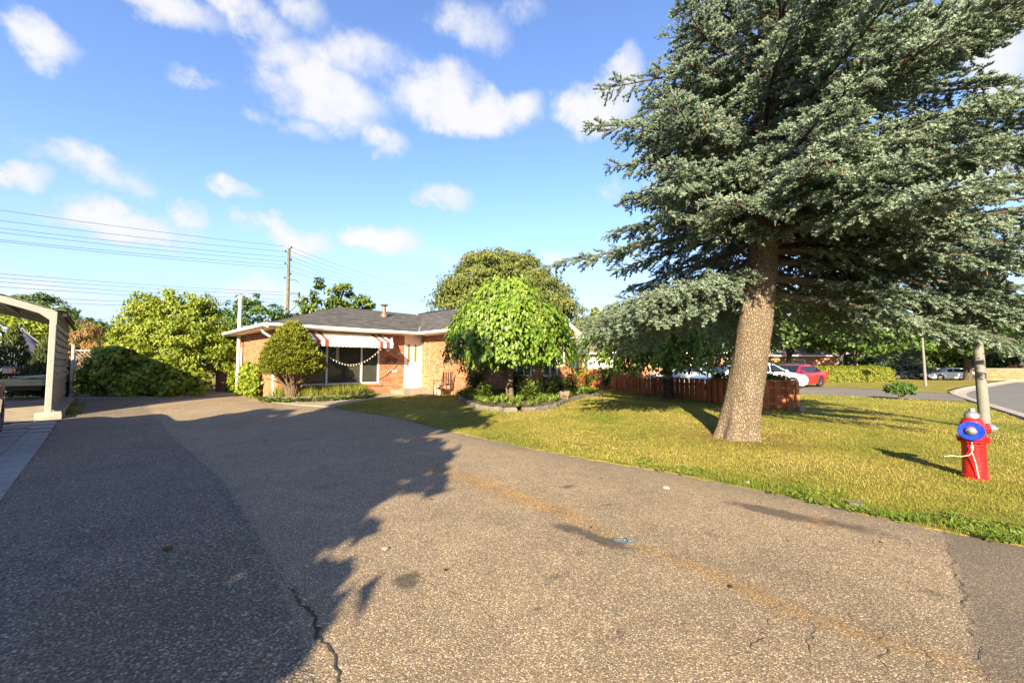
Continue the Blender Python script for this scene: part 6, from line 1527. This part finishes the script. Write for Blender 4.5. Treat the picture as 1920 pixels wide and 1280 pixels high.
fx = M_ @ Vector((.165, 0, 0)); rp = thing('rope', 'thin cream cord knotted below the blue ring of the hydrant', 'rope', (hb_.x, hb_.y, .03), -.02)
sd_ = M_ @ Vector((0, 1, 0))
b = MB(); b.tube([fx + Vector((0, 0, .46)), fx + sd_ * .006 + Vector((0, 0, .40)), fx + sd_ * -.004 + Vector((0, 0, .34)), fx + sd_ * .02 + Vector((0, 0, .22)), fx * .9 + sd_ * .035 + Vector((0, 0, .08)), fx * .95 + sd_ * .045 + Vector((0, 0, .01))], .0055, 6)
b.tube([fx + Vector((0, 0, .33)), fx + sd_ * -.03 + Vector((0, 0, .29)), fx * 1.05 + sd_ * -.10 + Vector((0, 0, .262)), fx * 1.1 + sd_ * -.19 + Vector((0, 0, .258)), fx * 1.1 + sd_ * -.25 + Vector((0, 0, .24))], .0055, 6); b.build('cord', M_ROPE, rp, True)
b = MB(); b.lathe([(.004, -.03), (.014, -.018), (.012, 0), (.016, .012), (.010, .03), (.003, .036)], tuple(fx + Vector((0, 0, .385))), 8); b.build('knot', M_ROPE, rp, True)


def lamp(label, base, h, r0, r1, lean=0.0, band=False):
    t = thing('street_lamp', label, 'street lamp', base, 0, 'street lamps along the road')
    top = Vector((lean * h, 0, h)); MB().tube([(0, 0, -.7), top * .5, top], [r0, (r0 + r1) / 2, r1], 16).build('post', M_LAMPP, t, True)
    b = MB(); b.lathe([(r1 * 1.1, h - .02), (r1 * 1.3, h + .05), (.30, h + .10), (.42, h + .13), (.42, h + .15), (.25, h + .22), (.06, h + .27), (.03, h + .31)], (lean * h, 0, 0), 20); b.build('lamp_head', M_LAMPP, t, True)
    if band: b = MB(); b.lathe([(r0 * .86, 2.55), (r0 * .87, 2.56), (r0 * .87, 2.60), (r0 * .86, 2.61)], (lean * 2.55, 0, 0), 16); b.build('band', M_GALV, t, True)
lp = G(1849, 806); lamp('nearest grey street lamp standing just behind the red hydrant', (lp.x, lp.y, 0), 3.3, .104, .072, -.035, True)
lp = G(1736, 724); lamp('second street lamp with flat disc head on the far lawn', (lp.x, lp.y, 0), 3.3, .085, .06, -.02)
lp = G(1911, 706); lamp('small distant street lamp beyond the bend of the road', (lp.x, lp.y, 0), 2.9, .09, .06)

up_ = thing('utility_pole', 'tall wooden utility pole behind the bungalow carrying many wires', 'utility pole', (-20.9, 38, 0))
MB().tube([(.10, 0, -.3), (.0, 0, 6), (-.02, 0, 12.3)], [.19, .165, .13], 10).build('pole', M_POLEW, up_, True)
for z_, s_ in ((12.25, 1), (11.1, 1), (9.75, 1), (6.2, 1), (11.9, -1), (10.75, -1), (9.4, -1), (5.1, -1)):
    b = MB(); b.tube([(0, -.02, z_), (s_ * .28, -.12, z_ + .06)], .035, 6); b.lathe([(.03, 0), (.075, .03), (.05, .07), (.075, .11), (.04, .16)], (s_ * .28, -.12, z_ + .05), 8); b.build('insulator', M_IRON, up_)
b = MB(); b.tube([(.1, 0, 6.2), (.5, 0, 6.6), (.95, 0, 7.0), (1.05, 0, 7.3)], .035, 6); b.build('bracket_arm', M_IRON, up_, True); b = MB(); b.tube([(.1, 0, 8.0), (1.0, 0, 8.05)], .025, 5); b.build('bracket_arm', M_IRON, up_, True)
b = MB(); b.rbox((1.02, 0, 7.95), (.18, .18, .42), .02); b.build('cutout_box', M_IRON, up_); b = MB(); b.tube([(.1, 0, 9.35), (.7, 0, 9.3), (1.0, 0, 9.05)], .03, 5); b.build('bracket_arm', M_IRON, up_, True)
def wire(label, pts, grp):
    a = Vector(pts[0]); b = MB(); b.tube([Vector(p) - a for p in pts], .0125, 4, cap=False); o = b.build('overhead_wire', M_WIRE, None, loc=a); tag(o, label, 'wire', grp)
def cat(a, b, s_, n=20): a, b = Vector(a), Vector(b); return [a.lerp(b, i / n) + Vector((0, 0, -4 * s_ * (i / n) * (1 - i / n))) for i in range(n + 1)]
ords = ['topmost', 'second', 'third', 'fourth', 'fifth', 'lowest']
for i, (yr, yl) in enumerate(((462, 408), (472, 425), (482, 438), (490, 446), (497, 458), (503, 462))):
    a = at(536, yr, 38); b_ = at(140, yl - 4, 27.0); e = a + (b_ - a) * 2.2; wire(f'{ords[i]} of the six upper wires running left from the pole', cat(a, e, .35), 'upper wires left of the pole')
for i, (yr, yl) in enumerate(((548, 515), (553, 522), (562, 530), (567, 538), (574, 552), (578, 560))):
    a = at(533, yr, 38); b_ = at(140, yl, 29.0); e = a + (b_ - a) * 2.2; wire(f'{ords[i]} of the six lower wires running left from the pole', cat(a, e, .35), 'lower wires left of the pole')
for i, (yr, ye) in enumerate(((461, 544), (469, 553), (479, 558), (486, 564), (497, 568), (506, 575))):
    a = at(540, yr, 38); b_ = at(808, ye, 60); wire(f'{ords[i]} of the six wires descending right from the pole', cat(a, b_, .5), 'wires right of the pole')
for i, (yr, ye) in enumerate(((546, 560), (553, 570), (562, 580))):
    a = at(538, yr, 38); b_ = at(760, ye + 24, 60); wire(f'{["upper", "middle", "lower"][i]} of the low wires passing right behind the tree by the pole', cat(a, b_, .3), 'low wires right of the pole')

# ------------------------------------------------------------------ carport and things round it (local frame: x = D1, y = D2)
CPA, CPQ = -0.92, 16.10            # along D1 / D2 of the front right post
cp0 = dd(CPA, CPQ); cpz = float(gz(cp0.x, cp0.y))
cp = thing('carport', 'open carport with arched cream metal frame and weathered slat side wall', 'carport', (cp0.x, cp0.y, cpz), PI / 4)
CL = 5.6
def archz(x): return 2.78 + 0.40 * (-x) - 0.058 * x * x if x > -3.4 else 2.78 + 0.40 * 3.4 - .058 * 3.4 ** 2
def cframe(y):
    b = MB(); b.rbox((0, y, 1.40), (.125, .12, 2.52), .01); b.build('post', M_CPMETAL, cp)
    b = MB(); xs_ = np.linspace(.062, -6.5, 22); sec = []
    for x in xs_:
        z = archz(min(0, x)) if x > -3.4 else archz(-6.8 - x if -6.8 - x < 0 else 0); dpt = .155 + .17 * max(0, 1 - (.06 - x) / .36) ** 2
        sec.append([(x, y - .065, z + .02), (x, y + .065, z + .02), (x, y + .065, z - dpt), (x, y - .065, z - dpt)])
    v = [p for s in sec for p in s]; b.add(v, [(i * 4 + k_, i * 4 + (k_ + 1) % 4, (i + 1) * 4 + (k_ + 1) % 4, (i + 1) * 4 + k_) for i in range(21) for k_ in range(4)] + [(3, 2, 1, 0), (84, 85, 86, 87)]); b.build('beam', M_CPMETAL, cp)
    b = MB(); b.rbox((-6.5, y, 1.40), (.21, .13, 2.52), .01); b.build('post', M_CPMETAL, cp)
for y in (0, CL): cframe(y)
scr = MB().lathe([(.011, -.004), (.011, .003), (.004, .006)], (0, 0, 0), 8, 'Y').mesh('screw', M_GALV)
for z in (.35, .9, 1.5, 2.1, 2.55): link('screw', scr, cp, (random.uniform(-.02, .02), -.064, z))
M_ROOFU = mat('carport_sheet', (.24, .215, .185), .55, .15, var=.15, scale=3, dirt=.3)
xs_ = np.linspace(.22, -6.7, 60); b = MB(); v = []
for i, x in enumerate(xs_):
    z = archz(min(0, x)) if x > -3.4 else archz(min(0, -6.8 - x)); z += .045 + (.018 if i % 2 else 0)
    v += [(x, -.12, z), (x, CL + .15, z), (x, CL + .15, z - .012), (x, -.12, z - .012)]
b.add(v, [(i * 4 + k_, i * 4 + (k_ + 1) % 4, (i + 1) * 4 + (k_ + 1) % 4, (i + 1) * 4 + k_) for i in range(59) for k_ in range(4)]); b.build('roof_panel', M_ROOFU, cp)
for x in (-1.1, -2.3, -3.4):
    b = MB(); b.box((x, CL / 2, archz(x) - .03), (.08, CL, .07)); b.build('purlin', M_CPMETAL, cp)
sl = [MB().add([(0, .08, .0), (0, CL, .0), (.045, CL, .0), (.045, .08, .0), (0, .08, .205), (0, CL, .205), (.006, CL, .205), (.006, .08, .205)], [(0, 1, 2, 3), (4, 7, 6, 5), (0, 4, 5, 1), (1, 5, 6, 2), (2, 6, 7, 3), (3, 7, 4, 0)], tt).mesh('slat', M_SIDING) for tt in (.1, .5, .9)]
for i in range(13): link('slat', sl[i % 3], cp, (.04, 0, .22 + i * .192), (0, 0, random.uniform(-.002, .002)))
b = MB(); b.tube([(.20, -.1, 2.70), (.20, CL, 2.66)], .05, 6); b.build('gutter', M_DARK, cp)
t = thing('footing', 'pale concrete footing block under the front carport post', 'footing', (cp0.x, cp0.y, cpz), PI / 4)
link('block', rock_mesh('block', (.46, .46, .25), mat('pale_concrete', (.36, .32, .26), .9, var=.15, scale=6, bump=.5, bscale=40, dirt=.25), .05, 6, 2), t, (0.02, -.10, .05))
b = MB(); b.rbox((.14, CL / 2 + .3, .10), (.30, CL + .2, .22), .02); b.build('kerb_strip', M_CONC, t)
for q in (1.2, 2.6, 0.6):
    w = dd(CPA + .36, CPQ + q); t = thing('grass_tuft', {1.2: 'green weed tuft half way along the carport footing', 2.6: 'green weed tuft at the far end of the carport footing', .6: 'green weed tuft next to the front corner of the carport footing'}[q], 'weed', (w.x, w.y, float(gz(w.x, w.y))))
    Q = rng.normal(size=(150, 2)) * .10; V, F = blades(Q, .06, .20, .02, np.zeros(150), .9); tag(link('grass_blades', np_mesh('grass_blades', V, F, M_GRASS, np.repeat(.1 + .4 * rng.random(150), 3)), t), kind='stuff')
# trailer with grey boards
tp = G(46, 752); t = thing('trailer', 'grey utility trailer parked in the shade under the carport', 'trailer', (tp.x - .75, tp.y + .35, tp.z), .62)
M_TRL = mat('trailer_grey', (.42, .43, .36), .7, var=.12, scale=5, dirt=.3)
b = MB(); b.rbox((0, 0, .62), (1.30, .05, .22), .01); b.build('tail_board', M_TRL, t); b = MB(); b.rbox((0, 1.1, .52), (1.28, 2.1, .05), .01); b.build('bed', M_TRL, t)
b = MB(); b.box((0, .02, .40), (1.2, .06, .12)); b.build('cross_member', M_TRIM, t)
for s_ in (-1, 1):
    b = MB(); b.rbox((s_ * .63, 1.1, .62), (.05, 2.1, .22), .01); b.build('side_board', M_TRL, t)
    b = MB(); b.lathe([(.15, -.08), (.29, -.085), (.31, -.06), (.31, .06), (.29, .085), (.15, .08)], (s_ * .80, 1.1, .31), 20, 'X'); b.build('wheel', M_TYRE, t, True)
    b = MB(); v = []
    for a in np.linspace(0, PI, 9): v += [(s_ * .68, 1.1 + .40 * math.cos(a), .34 + .36 * math.sin(a)), (s_ * .94, 1.1 + .40 * math.cos(a), .34 + .36 * math.sin(a))]
    b.add(v, [(i * 2, i * 2 + 1, i * 2 + 3, i * 2 + 2) for i in range(8)]); b.build('fender', M_TRIM, t)
for i, (y, z, r) in enumerate(((.35, .78, .25), (.5, .84, -.12), (.2, .80, .4))):
    o = MB().rbox((0, 0, 0), (.95, .14, .04), .006).build('plank', M_TRL, None, loc=(tp.x - 1.0 + i * .12, tp.y + .6 + y, tp.z + z), rot=(0, -.16 + .1 * i, r)); tag(o, ['lowest loose plank on the trailer', 'topmost slanting plank on the trailer', 'middle loose plank crossing the trailer'][i], 'plank', 'planks lying on the trailer')
# blue grey tent
tp = at(35, 690, 21); t = thing('tent', 'blue grey fabric gazebo tent behind the carport', 'tent', (tp.x, tp.y, .2))
M_TENT = mat('tent_fabric', (.075, .075, .12), .8, var=.2, scale=3, bump=.3, bscale=6)
b = MB(); n = 24
prof = [(.10, 2.98), (.24, 2.86), (.75, 2.2), (1.45, 1.62), (1.55, 1.30), (1.5, .0)]
v = [((r * (1 + (.06 if k_ % 3 == 0 else -.03) * (r > .5))) * math.cos(2 * PI * k_ / n), (r * (1 + (.06 if k_ % 3 == 0 else -.03) * (r > .5))) * math.sin(2 * PI * k_ / n), z) for r, z in prof for k_ in range(n)]
b.add(v, [(i * n + k_, i * n + (k_ + 1) % n, (i + 1) * n + (k_ + 1) % n, (i + 1) * n + k_) for i in range(5) for k_ in range(n)] + [tuple(range(n - 1, -1, -1))]); b.build('canopy', M_TENT, t, True)
MB().tube([(0, 0, 0), (0, 0, 3.0)], .03, 6).build('pole', M_GALV, t)
for k_ in range(4): a = k_ * PI / 2 + .4; b = MB(); b.tube([(.12 * math.cos(a), .12 * math.sin(a), 2.97), (1.52 * math.cos(a), 1.52 * math.sin(a), 1.62)], .022, 5); b.build('rib', M_GALV, t)
# chain link fences
def chain_fence(name, label, a, b_, h, mesh_m, posts, step=.14, pr=.03, top=True):
    a = Vector(a); b_ = Vector(b_); L = (b_ - a).length; d = (b_ - a).normalized(); z0 = float(gz(a.x, a.y)); t = thing(name, label, 'fence', (a.x, a.y, z0), math.atan2(d.y, d.x))
    if top: MB().tube([(0, 0, h), (L, 0, h)], .022, 6).build('top_rail', M_GALV, t)
    m = MB(); x = -h
    while x < L:
        for s_ in (1, -1):
            x0, x1 = (x, x + h) if s_ == 1 else (x + h, x); z_0, z_1 = 0.02, h
            p, q = Vector((x0, 0, z_0)), Vector((x1, 0, z_1))
            lo, hi = 0.0, 1.0; dx = x1 - x0
            f0, f1 = sorted(((0 - x0) / dx, (L - x0) / dx)); lo, hi = max(0, f0), min(1, f1)
            if hi - lo > .02: m.tube([p.lerp(q, lo), p.lerp(q, hi)], .0035, 3, cap=False)
        x += step
    tag(m.build('wire_mesh', mesh_m, t), kind='stuff')
    for x, hh, r in posts: MB().tube([(x, 0, -.1), (x, 0, hh)], r, 8).build('post', M_GALV, t)
    return t
chain_fence('chain_link_fence', 'chain link fence with steel rail behind the trailer', (-24, 16.2), (-17.7, 16.9), 1.18, M_GALV, ((0, 1.2, .03), (3, 1.2, .03)))
chain_fence('chain_link_fence', 'tall chain link fence with thick grey post beside the carport', (-17.78, 16.65), (-14.6, 17.73), 1.82, M_GALV, ((0, 2.05, .065), (2.6, 1.85, .03)))
g = chain_fence('chain_link_fence', 'low fence with green screening left of the bungalow', (-16.0, 22.5), (-12.5, 22.0), .78, M_GALV, ((0, .95, .03), (1.7, .85, .03), (3.4, .85, .03)))
M_SCREEN = mat('green_screen', (.035, .11, .075), .8, var=.2, scale=14, bump=.4)
MB().box((1.75, .03, .40), (3.5, .012, .70)).build('screen', M_SCREEN, g)

# ------------------------------------------------------------------ garden chair, stump, litter on the drive
cc_ = G(822, 743); t = thing('garden_chair', 'dark slatted garden chair beside the mulberry by the door', 'chair', (cc_.x + .1, cc_.y + .25, cc_.z + .0), .9)
M_DW = wood_mat('dark_chair_wood', (.045, .028, .018), (.085, .055, .035))
for x in (-.24, .24):
    MB().tube([(x, .22, 0), (x, .22, .62)], .02, 6).build('leg', M_DW, t); MB().tube([(x, -.20, 0), (x, -.22, .45), (x, -.34, .98)], .02, 6).build('leg', M_DW, t)
    MB().rbox((x, 0, .63), (.05, .50, .025), .005).build('armrest', M_DW, t)
for i in range(4): MB().rbox((0, -.16 + i * .11, .42), (.50, .09, .02), .004).build('slat', M_DW, t)
for i in range(4): MB().rbox((-.18 + i * .12, -.29, .72), (.07, .02, .48), .004).build('back_slat', M_DW, t)
cc_ = G(821, 740); t = tag(MB().lathe([(.17, -.1), (.16, .05), (.155, .40), (.15, .43), (.13, .44)], (0, 0, 0), 14).build('stump', mat('pale_stump', (.48, .40, .30), .9, var=.25, scale=12, bump=.6, bscale=30), None, True, (cc_.x + .05, cc_.y - .2, cc_.z)), 'short pale cut log standing in front of the garden chair', 'stump')
rg = G(1162, 1015); b = MB(); b.tube([(.065 * math.cos(a), .05 * math.sin(a) + .006 * math.sin(3 * a), .004 * math.sin(2 * a)) for a in np.linspace(0, 2 * PI, 22)], .0045, 6); b.tube([(.05, -.045, 0), (.085, -.06, .004), (.11, -.05, .002)], .004, 5)
tag(b.build('plastic_ring', mat('teal_plastic', (.01, .07, .15), .4), None, True, (rg.x, rg.y, .017)), 'thin blue plastic loop lying on the asphalt', 'plastic ring')
def leaf_litter(px, py, L, m, label, cat_, tint=.5):
    p = G(px, py); V, F, kk = leaves(np.array([[0, 0, 0.0]]), np.array([[1, .3, .12]]), np.array([[0, .15, 1.0]]), np.array([L]), np.array([L * .6]), .15, .1, True)
    o = link(cat_.replace(' ', '_'), np_mesh(cat_, V, F, m, np.full(kk, tint)), None, (p.x, p.y, float(gz(p.x, p.y)) + .016)); tag(o, label, cat_)
leaf_litter(460, 1050, .055, M_PLANT, 'single pale green leaf on the shaded asphalt', 'fallen leaf', 1.0)
leaf_litter(1480, 1017, .05, M_DRY, 'dry brown leaf on the sunny asphalt near the lawn', 'fallen leaf', .6)
leaf_litter(1655, 1020, .07, M_DRY, 'orange brown leaf near the dark strip of the drive', 'fallen leaf', .9)
for (px, py, s_, m, lab, nm) in ((315, 1030, .045, M_CONE, 'dark brown spruce cone scrap on the shaded asphalt', 'cone_scrap'), (1250, 916, .05, M_KERB, 'pale flat pebble on the asphalt near the lawn edge', 'pebble'), (1605, 950, .11, M_STONE, 'flat stone at the lawn edge among weeds', 'stone'), (722, 1031, .03, M_KERB, 'white crumb of stone at the tip of the tree shadow', 'pebble'),
                           (1400, 906, .045, M_KERB, 'white pebble in the grass edge', 'pebble'), (808, 937, .016, M_DARK, 'tiny black stone left of the rusty streak', 'pebble'), (835, 1071, .016, M_DARK, 'tiny black stone in the middle of the sunny asphalt', 'pebble'), (1108, 990, .014, M_DARK, 'tiny black chip beside the oil stain', 'pebble'), (1370, 1103, .02, M_DARK, 'small black chip on the rusty streak', 'pebble'), (1128, 896, .03, M_STONE, 'small grey stone on the upper sunny asphalt', 'pebble'), (1272, 880, .06, M_STONE, 'brown stone by the worn lawn edge', 'stone'), (1298, 887, .05, M_STONE, 'second brown stone by the worn lawn edge', 'stone')):
    p = G(px, py); o = link(nm, rock_mesh(nm, (s_ * 1.3, s_, s_ * .5), m, .18, int(px)), None, (p.x, p.y, float(gz(p.x, p.y)) + .012 + s_ * .12), (0, 0, px)); tag(o, lab, 'stone' if nm != 'cone_scrap' else 'debris')
# loose grit gathered on the old half of the drive
n = 5200; Q = np.column_stack([-6.5 + 7.5 * rng.random(n), 1.7 + 6.5 * rng.random(n) ** 1.5]); lf = Q[:, 0] - np.interp(Q[:, 1], sp[::-1, 1], sp[::-1, 0]); Q = Q[(lf < -.05) & ((Q @ np.array([R2, R2])) > -.68)]
n = len(Q); oct_ = np.array([(1, 0, 0), (0, 1, 0), (-1, 0, 0), (0, -1, 0), (0, 0, 1), (0, 0, -1)], float); of = np.array([(0, 1, 4), (1, 2, 4), (2, 3, 4), (3, 0, 4), (1, 0, 5), (2, 1, 5), (3, 2, 5), (0, 3, 5)])
sz = .004 + .006 * rng.random(n) ** 2; a = rng.random(n) * 6.28; V = oct_[None] * (sz[:, None] * np.array([1, 1, .55]).reshape(1, 3))[:, None, :] * (.7 + .6 * rng.random((n, 6, 1)))
c_, s_ = np.cos(a)[:, None], np.sin(a)[:, None]; V = np.stack([V[:, :, 0] * c_ - V[:, :, 1] * s_, V[:, :, 0] * s_ + V[:, :, 1] * c_, V[:, :, 2]], 2) + np.column_stack([Q, gz(Q[:, 0], Q[:, 1]) + .006])[:, None, :]
M_GRIT = leafmat('grit', (.05, .048, .046), (.14, .13, .12), (.36, .34, .31), 0, .85)
tag(link('grit', np_mesh('grit', V.reshape(-1, 3), (np.arange(n)[:, None, None] * 6 + of[None]).reshape(-1, 3), M_GRIT, np.repeat(rng.random(n), 6))), 'loose grit on the older half of the drive', None, None, 'stuff')

# ------------------------------------------------------------------ behind the photographer: what throws the long shadow on the drive
t = thing('shade_tree', 'broad tree behind the camera whose shadow falls over the drive', 'tree', (-6.12, -4.0, 0))
blobs = [((0.2, 0, 2.7), (3.4, 2.2, 1.9)), ((0, 0, 4.6), (2.9, 2.1, 1.7)), ((-2.2, 0, 3.0), (2.2, 1.8, 2.0)), ((-2.0, 0, 5.2), (2.0, 1.8, 1.8)), ((-.2, 0, 6.3), (2.7, 2.0, 1.6)), ((-.5, 0, 7.9), (2.2, 1.8, 1.1)), ((-1.9, 0, 8.3), (1.1, 1, .6))] + [((0, 0, 3.8), (2.6, 1.8, 2.0)), ((2.2, 0, 2.6), (1.0, 1.2, 1.3)), ((-3.4, 0, 5.2), (1.5, 1.5, 2.3)), ((-3.2, 0, 3.0), (1.6, 1.4, 1.6))] + [(((2.95 if i_ < 4 else 2.5) + .3 * ((i_ * 7) % 3 - 1), .3, 1.7 + .55 * i_), (.55, .5, .20)) for i_ in range(10)] + [((-1.5 + i_ * .75, 0, 9.1 + .25 * (i_ % 2)), (.25, .4, .55)) for i_ in range(6)]
P, out, tv, cc, rad = crown_points(blobs, 34000, .5, .3); link('crown', foliage_mesh('crown', M_MAPLE, P, out, tv, .38, .29, .3), t)
b = MB(); b.tube([(0, 0, -.3), (0, 0, 1.5), (.05, 0, 4), (0, 0, 7.5)], [.32, .26, .2, .06], 10); b.build('trunk', M_BARK, t, True)
t = thing('shade_tree', 'unseen broad tree added behind the camera to shade the carport and cedars', 'tree', (-25.0, -1.0, 0))  # unseen, added only for the shade it throws on the cedars
P, out, tv, cc, rad = crown_points([((0, 0, 4.2), (5.2, 2.5, 2.8)), ((0, 0, 7.2), (4.6, 2.4, 2.4)), ((1.5, 0, 8.6), (2.5, 2, 1.3))], 16000, .6, .4); link('crown', foliage_mesh('crown', M_MAPLE, P, out, tv, .42, .32, .3), t)
b = MB(); b.tube([(0, 0, -.3), (0, 0, 2), (0, 0, 7.5)], [.35, .28, .08], 10); b.build('trunk', M_BARK, t, True)
far_house('rear_house', 'two storey brick house behind the camera shading the left of the drive', (-14.6, -1.7), PI + .02, 9.6, 8.0, 5.35, 2.1, [(-3, -1.5, .9, 2.1), (1, 2.6, .9, 2.1), (-3, -1.5, 3.6, 4.8), (1, 2.6, 3.6, 4.8)])
